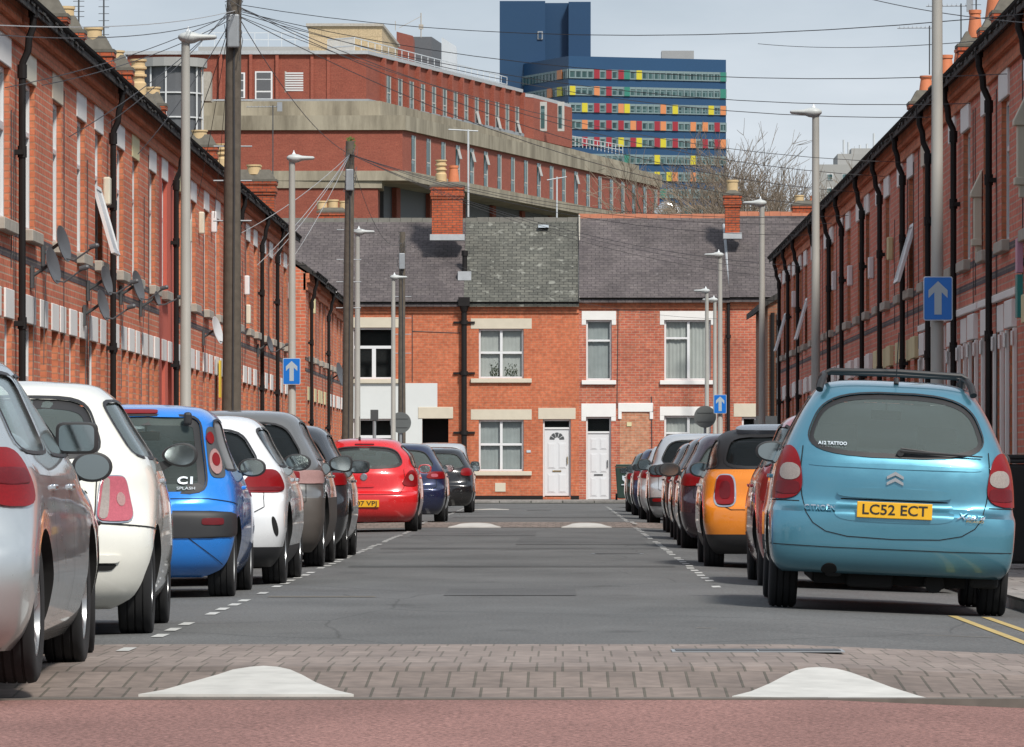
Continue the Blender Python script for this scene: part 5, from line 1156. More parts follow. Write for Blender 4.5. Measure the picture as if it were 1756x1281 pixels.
def lampmat(name, c, rough=.12):
    m, nt, b = new_mat(name); b.inputs['Base Color'].default_value = rgb(c); b.inputs['Roughness'].default_value = .35
    b.inputs['Specular IOR Level'].default_value = .3; b.inputs['Coat Weight'].default_value = .25; b.inputs['Coat Roughness'].default_value = .05; b.inputs['Subsurface Weight'].default_value = 0
    t = N(nt, 'ShaderNodeTexCoord'); v = N(nt, 'ShaderNodeTexVoronoi'); v.inputs['Scale'].default_value = 90; L(nt, t, 'Object', v, 'Vector')
    r = N(nt, 'ShaderNodeMapRange'); r.inputs[3].default_value = .85; r.inputs[4].default_value = 1.12; L(nt, v, 'Distance', r, 0)
    s = N(nt, 'ShaderNodeVectorMath', operation='SCALE'); s.inputs[0].default_value = c; L(nt, r, 0, s, 'Scale'); L(nt, s, 0, b, 'Base Color')
    return m
M['lamp_red'] = lampmat('red_lamp', (.20, .001, .003)); M['lamp_clear'] = lampmat('clear_lamp', (.30, .26, .24)); M['lamp_pink'] = lampmat('pink_lamp', (.42, .10, .13))
M['lamp_amber'] = lampmat('amber_lamp', (.75, .35, .2)); M['lamp_dkred'] = lampmat('dark_red_lamp', (.12, .003, .006)); M['lamp_smoke'] = lampmat('smoky_lamp', (.36, .22, .21))
class Pchip:
    def __init__(s, pts):
        s.x = [p[0] for p in pts]; s.y = [p[1] for p in pts]; n = len(pts)
        h = [s.x[i+1]-s.x[i] for i in range(n-1)]; d = [(s.y[i+1]-s.y[i])/h[i] for i in range(n-1)]
        m = [d[0]]+[0 if d[i-1]*d[i] <= 0 else 3*(h[i-1]+h[i])/((2*h[i]+h[i-1])/d[i-1]+(h[i]+2*h[i-1])/d[i]) for i in range(1, n-1)]+[d[-1]]
        s.m = m
    def __call__(s, x):
        X = s.x
        if x <= X[0]: return s.y[0]
        if x >= X[-1]: return s.y[-1]
        i = 0
        while x > X[i+1]: i += 1
        h = X[i+1]-X[i]; t = (x-X[i])/h; t2, t3 = t*t, t*t*t
        return (2*t3-3*t2+1)*s.y[i]+(t3-2*t2+t)*h*s.m[i]+(-2*t3+3*t2)*s.y[i+1]+(t3-t2)*h*s.m[i+1]
class Shape:
    """a car body as horizontal plan outlines stacked in height"""
    def __init__(s, L_, W, H, wid, rear, front, RR=.40, nR=2.7, RF=.8, nF=2.3, taper=.05):
        s.L, s.W, s.H = L_, W, H; s.w = Pchip([(z, v*W/2) for z, v in wid]); s.r = Pchip(rear); s.f = Pchip(front)
        s.RR, s.nR, s.RF, s.nF, s.tp = RR, nR, RF, nF, taper; s.cache = {}; s.z0 = wid[0][0]
    def ring(s, z, K=14, KS=14, inset=0):
        w = max(.02, s.w(z)-inset); yr = s.r(z)+inset; yf = s.f(z)-inset; ln = max(.05, yf-yr); q = max(0, min(1, (z-.55)/.35)); q = q*q*(3-2*q)
        a, b = min(s.RR*(.62+.38*q), ln*.42), min(s.RF, ln*.42); nR = s.nR+(1-q)*.5
        ym = (yr+yf)/2; P = []
        for i in range(K+1):
            th = math.pi/2*i/K; P.append((w*math.sin(th)**(2/nR), yr+a*(1-math.cos(th)**(2/nR) if i < K else 1)))
        for i in range(1, KS): P.append((w, yr+a+(yf-b-yr-a)*i/KS))
        for i in range(K+1):
            th = math.pi/2*(1-i/K); P.append((w*max(0, math.sin(th))**(2/s.nF), yf-b*(1-(math.cos(th)**(2/s.nF) if 0 < i else 0))))
        return [(x*(1-s.tp*abs((y-ym)/(ln/2))**3), y) for x, y in P]
    def dense(s, z):
        k = round(z, 4)
        if k not in s.cache:
            P = s.ring(z, 40, 24); c = [0]
            for i in range(1, len(P)): c.append(c[-1]+math.hypot(P[i][0]-P[i-1][0], P[i][1]-P[i-1][1]))
            s.cache[k] = (P, c)
        return s.cache[k]
    def _rear(s, a, z):
        P, c = s.dense(z); sg = 1 if a >= 0 else -1; a = abs(a); lo, hi = 0, len(c)-1
        while hi-lo > 1:
            m_ = (lo+hi)//2
            if c[m_] <= a: lo = m_
            else: hi = m_
        t = (a-c[lo])/max(1e-9, c[hi]-c[lo]); return Vector((sg*(P[lo][0]+(P[hi][0]-P[lo][0])*t), P[lo][1]+(P[hi][1]-P[lo][1])*t, z))
    def _front(s, a, z):
        P, c = s.dense(z); q = s._rear(c[-1]-abs(a), z); q.x = math.copysign(q.x, a) if a else 0; return q
    def _side(s, y, z, sg=1):
        P, c = s.dense(z)
        for i in range(len(P)-1):
            if P[i][1] <= y <= P[i+1][1] and P[i+1][1] > P[i][1]:
                t = (y-P[i][1])/(P[i+1][1]-P[i][1]); return Vector((sg*(P[i][0]+(P[i+1][0]-P[i][0])*t), y, z))
        return Vector((0, y, z))
    def pt(s, kind, u, z, off=0):
        fn = {'rear': s._rear, 'front': s._front, 'R': lambda a, b: s._side(a, b, 1), 'L': lambda a, b: s._side(a, b, -1)}[kind]
        p = fn(u, z)
        if off:
            e = .004; du = fn(u+e, z)-fn(u-e, z); dz = fn(u, z+e)-fn(u, z-e); n = du.cross(dz)
            if n.length < 1e-12: return p
            n.normalize(); c = Vector((0, (s.r(z)+s.f(z))/2, z-.05))
            if n.dot(p-c) < 0: n = -n
            p = p+n*off
        return p
    def body(s, inset=0, z0=None, z1=None, flat=False):
        z0 = s.z0 if z0 is None else z0; z1 = s.H if z1 is None else z1; zs = []
        z = z0
        while z < s.H-.15 and z < z1: zs.append(z); z += .028
        for q in (.14, .12, .10, .085, .07, .058, .046, .036, .027, .019, .012, .007, .003, .001, 0):
            if zs[-1]+.004 < s.H-q <= z1: zs.append(s.H-q)
        if zs[-1] < z1-.002: zs.append(z1)
        k = MB(); rings = []
        for z in zs:
            P = s.ring(z, inset=inset); full = P+[(-x, y) for x, y in P[::-1][1:-1]]; rings.append([(x, y, z) for x, y in full])
        n = len(rings[0]); pts = [p for r_ in rings for p in r_]
        fs = [(i*n+j, i*n+(j+1) % n, (i+1)*n+(j+1) % n, (i+1)*n+j) for i in range(len(rings)-1) for j in range(n)]
        k.faces(pts, fs+[tuple(range(n))[::-1], tuple((len(rings)-1)*n+j for j in range(n))]); return k
def rt(z0, z1, l0, r0, l1, r1, p=5, n=14, bow=0):
    """rows (z, left, right) of a trapezoid with rounded corners"""
    rows = []
    for i in range(n+1):
        t = .5-.5*math.cos(math.pi*i/n); q = (1-abs(2*t-1)**p)**(1/p) if 0 < i < n else .0; q = max(q, .25 if i in (0, n) else 0)
        l, r_ = l0+(l1-l0)*t, r0+(r1-r0)*t; c, h = (l+r_)/2, (r_-l)/2; rows.append((z0+(z1-z0)*t, c-h*q, c+h*q))
    return rows
def bx(z0, z1, a, b): return rt(z0, z1, a, b, a, b)
def mirror_rows(rows): return [(z, -b, -a) for z, a, b in rows]
def patch(sh, kind, rows, m, parent, name, off=.004, cols=10, rim=.012, grow=0):
    k = MB(); n = len(rows)
    if grow: 
        zc_ = (rows[0][0]+rows[-1][0])/2; rows = [(z+math.copysign(grow, z-zc_) if i in (0, n-1) else z, a-grow, b+grow) for i, (z, a, b) in enumerate(rows)]
    G = [[sh.pt(kind, a+(b-a)*j/cols, z, off) for j in range(cols+1)] for z, a, b in rows]
    pts = [p for r_ in G for p in r_]; c = cols+1
    fs = [(i*c+j, i*c+j+1, (i+1)*c+j+1, (i+1)*c+j) for i in range(n-1) for j in range(cols)]
    k.faces(pts, fs)
    if rim:
        B = [(i, 0) for i in range(n)]+[(n-1, j) for j in range(1, c)]+[(i, c-1) for i in range(n-2, -1, -1)]+[(0, j) for j in range(c-2, 0, -1)]
        o_ = [G[i][j] for i, j in B]; in_ = [sh.pt(kind, rows[i][1]+(rows[i][2]-rows[i][1])*j/cols, rows[i][0], off-rim) for i, j in B]; q = len(B)
        k.faces(o_+in_, [(i, (i+1) % q, q+(i+1) % q, q+i) for i in range(q)])
    return k.build(name, m, parent, smooth=True, angle=50)
def ring_strip(sh, kind, rows, wd, m, parent, name, off=.006):
    """a band round the outline of rows (rubber seal, printed edge, chrome surround)"""
    n = len(rows); out = [(b, z) for z, a, b in rows]+[(a, z) for z, a, b in rows[::-1]]
    cu = sum(p[0] for p in out)/len(out); cz = sum(p[1] for p in out)/len(out); k = MB(); A = []; B = []
    q = len(out)
    for i, (u, z) in enumerate(out):
        a, b = out[i-1], out[(i+1) % q]; t = Vector((b[0]-a[0], b[1]-a[1]));
        if t.length < 1e-9: t = Vector((1, 0))
        t.normalize(); nn = Vector((t.y, -t.x)); nn = nn if nn.dot(Vector((u-cu, z-cz))) > 0 else -nn
        A.append(sh.pt(kind, u, z, off)); B.append(sh.pt(kind, u+nn.x*wd, z+nn.y*wd, off))
    k.faces(A+B, [(i, (i+1) % q, q+(i+1) % q, q+i) for i in range(q)]); return k.build(name, m, parent, smooth=True)
def seam(sh, kind, pts, parent, wd=.007, m='under', off=.0045, name='panel_gap'):
    k = MB(); P = []
    for i in range(len(pts)-1):
        for j in range(8): t = j/8; P.append((pts[i][0]+(pts[i+1][0]-pts[i][0])*t, pts[i][1]+(pts[i+1][1]-pts[i][1])*t))
    P.append(pts[-1]); A = []; B = []
    for i, (u, z) in enumerate(P):
        a, b = P[max(0, i-1)], P[min(len(P)-1, i+1)]; t = Vector((b[0]-a[0], b[1]-a[1])).normalized(); A.append(sh.pt(kind, u+t.y*wd/2, z-t.x*wd/2, off)); B.append(sh.pt(kind, u-t.y*wd/2, z+t.x*wd/2, off))
    n = len(P); k.faces(A+B, [(i, i+1, n+i+1, n+i) for i in range(n-1)]); return k.build(name, M[m], parent, smooth=True)
_wheel = {}
def wheel(parent, x, y, r, side, rim='alloy', wd=.20):
    key = (r, side, rim, wd)
    if key not in _wheel:
        k = MB(); s = side; h = wd/2
        prof = [(r*.62, -h*.9), (r*.80, -h), (r*.92, -h*.97), (r*.975, -h*.86), (r*.99, -h*.72)]
        for g in (-.45, 0, .45): prof += [(r, (g-.07)*h), (r*.972, (g-.05)*h), (r*.972, (g+.05)*h), (r, (g+.07)*h)]
        prof += [(r*.99, h*.72), (r*.975, h*.86), (r*.92, h*.97), (r*.80, h), (r*.62, h*.9)]
        k.lathe(prof, 40, axis='x', caps=False); a = k.build('wheel', M['tyre'], None, smooth=True, angle=40)
        q = MB(); R0 = r*.64; q.lathe([(R0, -h*.9), (R0, h*.88), (R0*.93, h*.86), (R0*.9, h*.5), (R0*.9, -h*.3)], 36, axis='x', caps=False)
        q.lathe([(0, h*.66), (r*.13, h*.64), (r*.13, h*.3)], 18, axis='x'); n = 5 if rim == 'alloy' else 9
        for i in range(n):
            an = 2*math.pi*i/n; rot = Matrix.Rotation(an, 4, 'X'); q.T = rot
            q.faces([(h*.62, -r*.055, 0), (h*.62, r*.055, 0), (h*.80, r*.085, R0*.93), (h*.80, -r*.085, R0*.93), (h*.3, -r*.055, 0), (h*.3, r*.055, 0), (h*.4, r*.085, R0*.93), (h*.4, -r*.085, R0*.93)], [(0, 1, 2, 3), (0, 3, 7, 4), (1, 5, 6, 2)])
        q.T = None; q.lathe([(0, h*.1), (R0*.9, h*.1)], 24, axis='x', mi=1)
        if s < 0:
            pass
        b = q.build('rim', [M[rim], M['under']], None, smooth=True)
        for o in (a, b):
            if s < 0: o.data.transform(Matrix.Rotation(math.pi, 4, 'Z'))
        _wheel[key] = (a.data, b.data); bpy.data.objects.remove(a); bpy.data.objects.remove(b)
    a = bpy.data.objects.new('wheel', _wheel[key][0]); b = bpy.data.objects.new('rim', _wheel[key][1]); COL.objects.link(a); COL.objects.link(b)
    a.parent = parent; b.parent = a; a.location = (x, y, r); return a
def door_mirror(parent, sh, side, y, z, mat, w=.10, h=.068, p=2.6, reach=.13, arm=0, mn='door_mirror', shape=0):
    xb = sh._side(y, z-.02).x; x = side*(xb+reach); k = MB(); n = 28
    def out(s_, yy, dz=0):
        pts = []
        for i in range(n):
            a = 2*math.pi*i/n; c_, s2_ = math.cos(a), math.sin(a); u = math.copysign(abs(c_)**(2/p), c_)*w*s_; v = math.copysign(abs(s2_)**(2/p), s2_)*h*s_*(1-shape*side*u/w*.5)
            pts.append((x+u, yy, z+v+dz))
        return pts
    R_ = [out(.92, y-.015), out(1, y-.012), out(1.04, y+.01), out(1.0, y+.05), out(.82, y+.09), out(.45, y+.115), out(.1, y+.12)]
    pts = [q for r_ in R_ for q in r_]; k.faces(pts, [(i*n+j, i*n+(j+1) % n, (i+1)*n+(j+1) % n, (i+1)*n+j) for i in range(len(R_)-1) for j in range(n)]+[tuple(range(n))[::-1]])
    k.faces([(side*(xb-.04), y-.0, z-h*.9-arm), (side*(xb-.04), y+.06, z-h*.9-arm), (side*(xb-.04), y+.06, z-h*.3-arm*.6), (side*(xb-.04), y, z-h*.3-arm*.6), (x-side*w*.3, y+.01, z-h*.75), (x-side*w*.3, y+.06, z-h*.75), (x-side*w*.3, y+.06, z-h*.1), (x-side*w*.3, y+.01, z-h*.1)], [(0, 1, 5, 4), (1, 2, 6, 5), (2, 3, 7, 6), (3, 0, 4, 7)])
    o = k.build(mn, M[mat] if isinstance(mat, str) else mat, parent, smooth=True, angle=50)
    k = MB(); g = [(px, y-.0165, z+(pz-z)) for px, _, pz in out(.86, 0)]; k.faces(g, [tuple(range(n))]); k.build('glass', M['mirror'], o)
def gen(L_, W, H, belt=.93, rs=.42, tw=.70, bump=.07, hood=.80, wsx=1.08, glassrun=1.5, sill=.16, brk=.64, mid=None, top=.06):
    wid = [(sill, .86), (sill+.08, .93), (.36, .975), (.5, 1), (.68, .995), (belt-.08, .975), (belt, .945), (belt+.06, .91), ((belt+H)/2, mid or (.93+tw)/2-.01), (H-.12, tw+.05), (H-top, tw-.02), (H-.03, tw-.10), (H-.012, tw-.24), (H-.003, tw-.42), (H, .12)]
    yrf = L_-wsx-(H-belt-.1)*glassrun; mid_ = (rs+yrf)/2
    rear = [(sill, .17), (sill+.08, .06), (.34, .015), (.46, 0), (brk-.04, .006), (brk, .03), (brk+.04, bump), (belt-.04, bump+.03), (belt+.02, bump+.06), (H-.12, rs-.05), (H-.06, rs+.03), (H-.03, rs+.13), (H-.012, rs+.30), (H-.003, mid_-.5 if mid_-.5 > rs+.35 else rs+.36), (H, mid_-.2)]
    fr = [(sill, L_-.16), (.3, L_-.03), (.5, L_), (.6, L_-.03), (hood-.05, L_-.2), (hood, L_-.42), (hood+.07, L_-.78), (belt+.06, L_-wsx), (H-.12, yrf), (H-.06, yrf-.12), (H-.03, yrf-.26), (H-.012, yrf-.42), (H-.003, mid_+.5 if mid_+.5 < yrf-.44 else yrf-.45), (H, mid_+.2)]
    fr = [p for i, p in enumerate(fr) if i == 0 or p[0] > fr[i-1][0]+1e-4]
    return wid, rear, fr
def sidewins(sh, L_, H, belt, rs, yb, yc_top, yc_bot, ya_bot, ya_top, split=None, top=.13, z0=None):
    z0 = z0 or belt+.045; z1 = H-top; res = []
    pb = yb
    if pb: res.append(rt(z0, z1, yc_bot, pb-.045, yc_top, pb-.045, 7)); res.append(rt(z0, z1, pb+.045, ya_bot, pb+.045, ya_top, 7))
    else: res.append(rt(z0, z1, yc_bot, ya_bot, yc_top, ya_top, 7))
    return res
def conform(o, sh, off=.017):
    """bend flat lettering onto the bodywork behind it"""
    o.rotation_euler = (0, 0, 0); o.data = o.data.copy(); sx = o.scale.x
    for v in o.data.vertices:
        x, z = o.location.x+v.co.x*sx, o.location.z+v.co.z; P, c = sh.dense(z); y = P[0][1]
        for i in range(len(P)-1):
            if P[i][0] <= abs(x) <= P[i+1][0]: t = (abs(x)-P[i][0])/max(1e-9, P[i+1][0]-P[i][0]); y = P[i][1]+(P[i+1][1]-P[i][1])*t; break
        v.co.y = y-off+v.co.y*.5-o.location.y
def make_car(name, label, X, Y, spec, group='cars parked along the kerb', roll=0, yaw=0):
    S_ = spec; L_, W, H = S_['dim']; z_ = spec.get('z', 0)
    root = thing(name, label, 'car', (X, Y, z_), 0, group, rot=(0, R(roll), R(yaw)))
    wid, rear, fr = S_['prof']; sh = Shape(L_, W, H, wid, rear, fr, **S_.get('shape', {}))
    mat = S_['paint']; ax = S_['axle']; r = S_.get('wr', .31); hw = W/2
    cab = MB(); 
    body = sh.body().build('body', [mat, M[S_.get('lower', 'trim')], M['under']], root, smooth=True)
    zb = S_.get('black_below', 0)
    for f in body.data.polygons:
        if f.normal.z < -.8 and f.center.z < sh.z0+.004: f.material_index = 2
        elif zb and f.center.z < zb: f.material_index = 1
        elif S_.get('roof') and f.center.z > H-S_['roof'][1] and f.normal.z > .3: f.material_index = 1
    cuts = []
    ck = sh.body(inset=.055, z0=S_.get('floor', .46), z1=H-.035); cuts.append(ck.build('cutter', M['cabin']))
    ends = MB()
    for kind, rows in (('rear', S_['rwin']), ('front', S_['fwin'])):
        if not rows: continue
        pr = [(sh.pt(kind, b, z).x, z) for z, a, b in rows]+[(sh.pt(kind, a, z).x, z) for z, a, b in rows[::-1]]
        y0, y1 = (-1, (sh.r(rows[0][0])+sh.r(rows[-1][0]))/2+.55) if kind == 'rear' else ((sh.f(rows[-1][0]))-.35, L_+1)
        ends.prism(pr, 'y', y0, y1)
    cuts.append(ends.build('cutter', M['trim']))
    sd_ = MB()
    for rows in S_['swin']: sd_.prism([(b, z) for z, a, b in rows]+[(a, z) for z, a, b in rows[::-1]], 'x', -1.3, 1.3)
    if S_['swin']: cuts.append(sd_.build('cutter', M['trim']))
    wl = MB()
    for ya in (ax, ax+S_['wb']):
        for s in (-1, 1): wl.lathe([(r+.04, s*(hw-.30)), (r+.04, s*(hw+.3))], 40, c=(0, ya, r+.01), axis='x')
    cuts.append(wl.build('cutter', M['under']))
    for c in cuts:
        c.parent = root; md = body.modifiers.new('b', 'BOOLEAN'); md.operation = 'DIFFERENCE'; md.solver = 'EXACT'; md.object = c; md.material_mode = 'TRANSFER'
    dg = bpy.context.evaluated_depsgraph_get(); me = bpy.data.meshes.new_from_object(body.evaluated_get(dg))
    old = body.data; body.modifiers.clear(); body.data = me; bpy.data.meshes.remove(old); me.name = 'body'
    for c in cuts: bpy.data.objects.remove(c)
    me.polygons.foreach_set('use_smooth', [True]*len(me.polygons)); me.set_sharp_from_angle(angle=R(33))
    g = M[S_.get('glass', 'cglass')]
    if S_['rwin']:
        o = patch(sh, 'rear', S_['rwin'], g, root, 'rear_window', off=-.012, cols=18, rim=0, grow=.008)
        ring_strip(sh, 'rear', S_['rwin'], S_.get('seal', .018), M['trim'], o, 'seal')
        if S_.get('frit'): ring_strip(sh, 'rear', S_['rwin'], -S_['frit'], M['trim'], o, 'printed_edge', off=-.009)
    if S_['fwin']: patch(sh, 'front', S_['fwin'], g, root, 'windscreen', off=-.012, cols=14, rim=0, grow=.008)
    for rows in S_['swin']:
        for kd in ('R', 'L'): o = patch(sh, kd, rows, g, root, 'side_window', off=-.012, cols=10, rim=0, grow=.008); ring_strip(sh, kd, rows, .016, M[S_.get('sseal', 'trim')], o, 'seal')
    # cabin
    bench = MB(); yb_ = ax+S_.get('bench', .38); sh_z = S_.get('belt', .93)
    bench.box(-hw*.72, hw*.72, yb_, yb_+.16, .47, sh_z-.02); bench.box(-hw*.72, hw*.72, yb_+.16, yb_+.6, .47, .62)
    for xx in (-.36, .36): bench.box(xx-.12, xx+.12, yb_+.0, yb_+.10, sh_z+.0, sh_z+.17); bench.box(xx-.02, xx+.02, yb_+.04, yb_+.06, sh_z-.03, sh_z)
    bench.build('rear_seat', M['seat'], root, bevel=.03)
    for xx in (-.36, .36):
        s_ = MB(); yy = yb_+S_.get('legroom', .85); s_.box(xx-.24, xx+.24, yy, yy+.14, .47, sh_z+.10); s_.box(xx-.14, xx+.14, yy, yy+.10, sh_z+.13, sh_z+.29); s_.box(xx-.05, xx+.05, yy+.04, yy+.06, sh_z+.05, sh_z+.16); s_.box(xx-.24, xx+.24, yy+.14, yy+.6, .47, .62)
        s_.build('front_seat', M['seat'], root, bevel=.045, bseg=3)
    dsh = MB(); yd = L_-S_.get('dash', 1.35); dsh.box(-hw*.78, hw*.78, yd, yd+.3, .47, sh_z-.03); dsh.build('dashboard', M['cabin'], root, bevel=.04)
    vm = MB(); vm.box(-.11, .11, yd-.18, yd-.15, H-.27, H-.20); vm.tube([(0, yd-.16, H-.2), (0, yd-.1, H-.1)], .01, 5); vm.build('rear_view_mirror', M['trim'], root, bevel=.01)
    # wheels
    for i, ya in enumerate((ax, ax+S_['wb'])):
        for s in (-1, 1): wheel(root, s*(hw-.14), ya, r, s, S_.get('rim', 'alloy'), S_.get('tw', .20))
    if S_.get('mirrors', True):
        mm = S_.get('mir', {}); 
        for s in (-1, 1): door_mirror(root, sh, s, mm.get('y', L_-1.45), mm.get('z', .99), mm.get('mat', 'trim'), mm.get('w', .105), mm.get('h', .07), mm.get('p', 2.8), mm.get('reach', .12), mm.get('arm', .0), shape=mm.get('shape', 0))
    # rear lamps, mirrored
    for it in S_.get('lamps', ()):
        base = None
        for s in (1, -1):
            rows = it['rows'] if s > 0 else mirror_rows(it['rows'])
            o = patch(sh, 'rear', rows, M[it.get('m', 'lamp_red')], root, it.get('n', 'tail_lamp'), off=it.get('off', .010), cols=10, rim=it.get('off', .010)+.01)
            if it.get('ring'): ring_strip(sh, 'rear', rows, it['ring'][1], M[it['ring'][0]], o, 'surround', off=.006)
            for sub in it.get('sub', ()):
                rw = sub['rows'] if s > 0 else mirror_rows(sub['rows']); patch(sh, 'rear', rw, M[sub['m']], o, sub.get('n', 'lens'), off=it.get('off', .010)+.004, cols=8, rim=.006)
    for kind, pts, *w_ in S_.get('seams', ()):
        if kind == 'sides':
            for kd in ('R', 'L'): seam(sh, kd, pts, root)
        else: seam(sh, kind, pts, root, wd=(w_[0] if w_ else .007))
    for it in S_.get('patches', ()):
        rows = it['rows']; both = it.get('both')
        for s in ((1, -1) if both else (1,)):
            patch(sh, it.get('kind', 'rear'), rows if s > 0 else mirror_rows(rows), M[it['m']] if it['m'] in M else mat, root, it['n'], off=it.get('off', .004), cols=it.get('cols', 10), rim=it.get('rim', .012))
    for y0 in S_.get('handles', ()):
        for s in (1, -1):
            p = sh._side(y0, S_.get('hz', .80), s); k = MB(); k.box(p.x-.018, p.x+.018, y0-.085, y0+.085, p.z-.014, p.z+.014); k.build('door_handle', S_.get('handlem', mat), root, bevel=.008)
    if S_.get('plate'):
        px, pz, txt = S_['plate']; p = sh.pt('rear', px, pz); k = MB(); k.box(-.26, .26, -.012, .0, -.0555, .0555)
        o = k.build('number_plate', M['plate_y'], root, loc=(px, min(p.y, sh.pt('rear', px, pz+.05).y, sh.pt('rear', px, pz-.05).y)-.004), bevel=.004)if False else k.build('number_plate', M['plate_y'], root, bevel=.004)
        o.location = (px, min(p.y, sh.pt('rear', abs(px)+.2, pz-.05).y, sh.pt('rear', px, pz-.05).y)-.006, pz)
        put_text('lettering', txt, .098, M['ink'], o, (0, -.0135, -.0), width=.45, bold=.0012)
    bt = MB(); bt.box(-hw*.6, hw*.6, .35, L_-.4, .19, .30); bt.tube([(-hw*.5, ax, r-.05), (hw*.5, ax, r-.05)], .06, 8); bt.tube([(hw*.35, .25, .22), (hw*.35, .9, .26)], .07, 10); bt.build('underbody', M['under'], root)
    if S_.get('exhaust'): k = MB(); k.tube([(S_['exhaust'], .03, .25), (S_['exhaust'], .3, .25)], .032, 12); k.build('exhaust_pipe', M['steelrim'], root, smooth=True)
    if S_.get('antenna'):
        k = MB(); a_ = S_['antenna']; k.tube([(a_[0], a_[1], a_[2]), (a_[0], a_[1]+.02, a_[2]+.04)], .018, 8); k.tube([(a_[0], a_[1]+.02, a_[2]+.03), (a_[0], a_[1]-.12, a_[2]+.36)], .004, 5); k.build('antenna', M['trim'], root)
    if S_.get('wiper'):
        (a0, z0), (a1, z1) = S_['wiper']; k = MB(); P = [sh.pt('rear', a0+(a1-a0)*i/8, z0+(z1-z0)*i/8, .022) for i in range(9)]; k.tube(P, [.015, .013, .011, .01, .009, .008, .007, .006, .005], 6); P2 = [p+Vector((0, .006, .022-.004*i)) for i, p in enumerate(P[:7])]; k.tube(P2, .006, 5); k.lathe([(0, -.01), (.024, -.01), (.024, .03), (0, .03)], 12, c=tuple(sh.pt('rear', a0, z0)-Vector((0, .02, 0))), axis='y'); k.build('wiper', M['trim'], root)
    return root, sh
def ws(H, belt, W, tw, L_): return rt(belt+.09, H-.13, -W*.42, W*.42, -W*(tw/2-.03), W*(tw/2-.03), 8)
Z = road_z
# --- 1 the blue estate car on the right
P_blue = paint('sky_blue_paint', (.10, .30, .40), .70, .33)
wid = [(.265, .90), (.31, .95), (.38, .98), (.5, .995), (.66, 1.0), (.72, .985), (.9, .965), (1.02, .94), (1.12, .895), (1.26, .825), (1.40, .745), (1.505, .67), (1.56, .62), (1.59, .565), (1.615, .46), (1.63, .30), (1.635, .1)]
rear = [(.265, .12), (.31, .05), (.38, .01), (.46, 0), (.62, .0), (.69, .004), (.722, .085), (.76, .11), (.9, .115), (1.04, .14), (1.12, .18), (1.32, .33), (1.505, .49), (1.56, .57), (1.59, .67), (1.615, .86), (1.63, 1.2), (1.635, 1.6)]
fr = [(.265, 4.12), (.33, 4.25), (.5, 4.28), (.62, 4.24), (.75, 4.1), (.85, 3.85), (.95, 3.55), (1.06, 3.2), (1.32, 2.85), (1.505, 2.5), (1.56, 2.38), (1.59, 2.28), (1.615, 2.15), (1.63, 2.0), (1.635, 1.85)]
blue, sh = make_car('estate_car', 'sky blue people carrier with black roof rails, nearest car on the right', 2.262, 40.3,
    dict(dim=(4.28, 1.75, 1.635), prof=(wid, rear, fr), shape=dict(RR=.30, nR=3.0, taper=.04), paint=P_blue, axle=.80, wb=2.76, wr=.315, z=Z(2.285)-.0, floor=.55, belt=1.03, bench=.42, legroom=.9, dash=1.6,
         rwin=rt(1.085, 1.525, -.675, .675, -.51, .51, 3.1, 22), fwin=rt(1.12, 1.49, -.72, .72, -.57, .57, 6), seal=.010, frit=.030,
         swin=[rt(1.13, 1.48, .62, 1.05, .82, 1.05, 6), rt(1.12, 1.49, 1.14, 2.05, 1.14, 2.0, 7), rt(1.12, 1.49, 2.14, 2.95, 2.12, 2.5, 7)],
         lamps=[dict(rows=rt(.765, 1.135, .625, 1.04, .68, .90, 3.0, 16), m='lamp_red', sub=[dict(rows=rt(.90, 1.015, .655, .83, .665, .825, 2.4, 10), m='lamp_clear'), dict(rows=rt(.80, .895, .66, .87, .66, .86, 4, 8), m='lamp_dkred')], off=.012)],
         seams=[('rear', [(-.655, 1.14), (-.665, .95), (-.645, .80), (-.61, .68), (-.56, .61), (-.47, .555), (-.32, .525), (0, .515), (.32, .525), (.47, .555), (.56, .61), (.61, .68), (.645, .80), (.665, .95), (.655, 1.14)], .0065), ('rear', [(-1.02, .755), (-.66, .755)]), ('rear', [(.66, .755), (1.02, .755)]), ('rear', [(-.98, .455), (-.4, .445), (.4, .445), (.98, .455)], .006),
                ('sides', [(1.1, 1.1), (1.1, .8), (1.2, .5), (1.25, .3)]), ('sides', [(2.1, 1.1), (2.1, .3)]), ('sides', [(2.95, 1.1), (3.0, .8), (2.95, .3)])],
         handles=(1.35, 2.3), hz=.92, plate=(.0, .685+.03, 'LC52 ECT'), mir=dict(z=1.10, y=2.85, w=.105, h=.075, p=2.4, reach=.17, mat='trim', shape=.3), antenna=(0, .72, 1.60), wiper=((.03, 1.115), (.60, 1.10)), ) , roll=2.45, yaw=-1.2)
root = blue
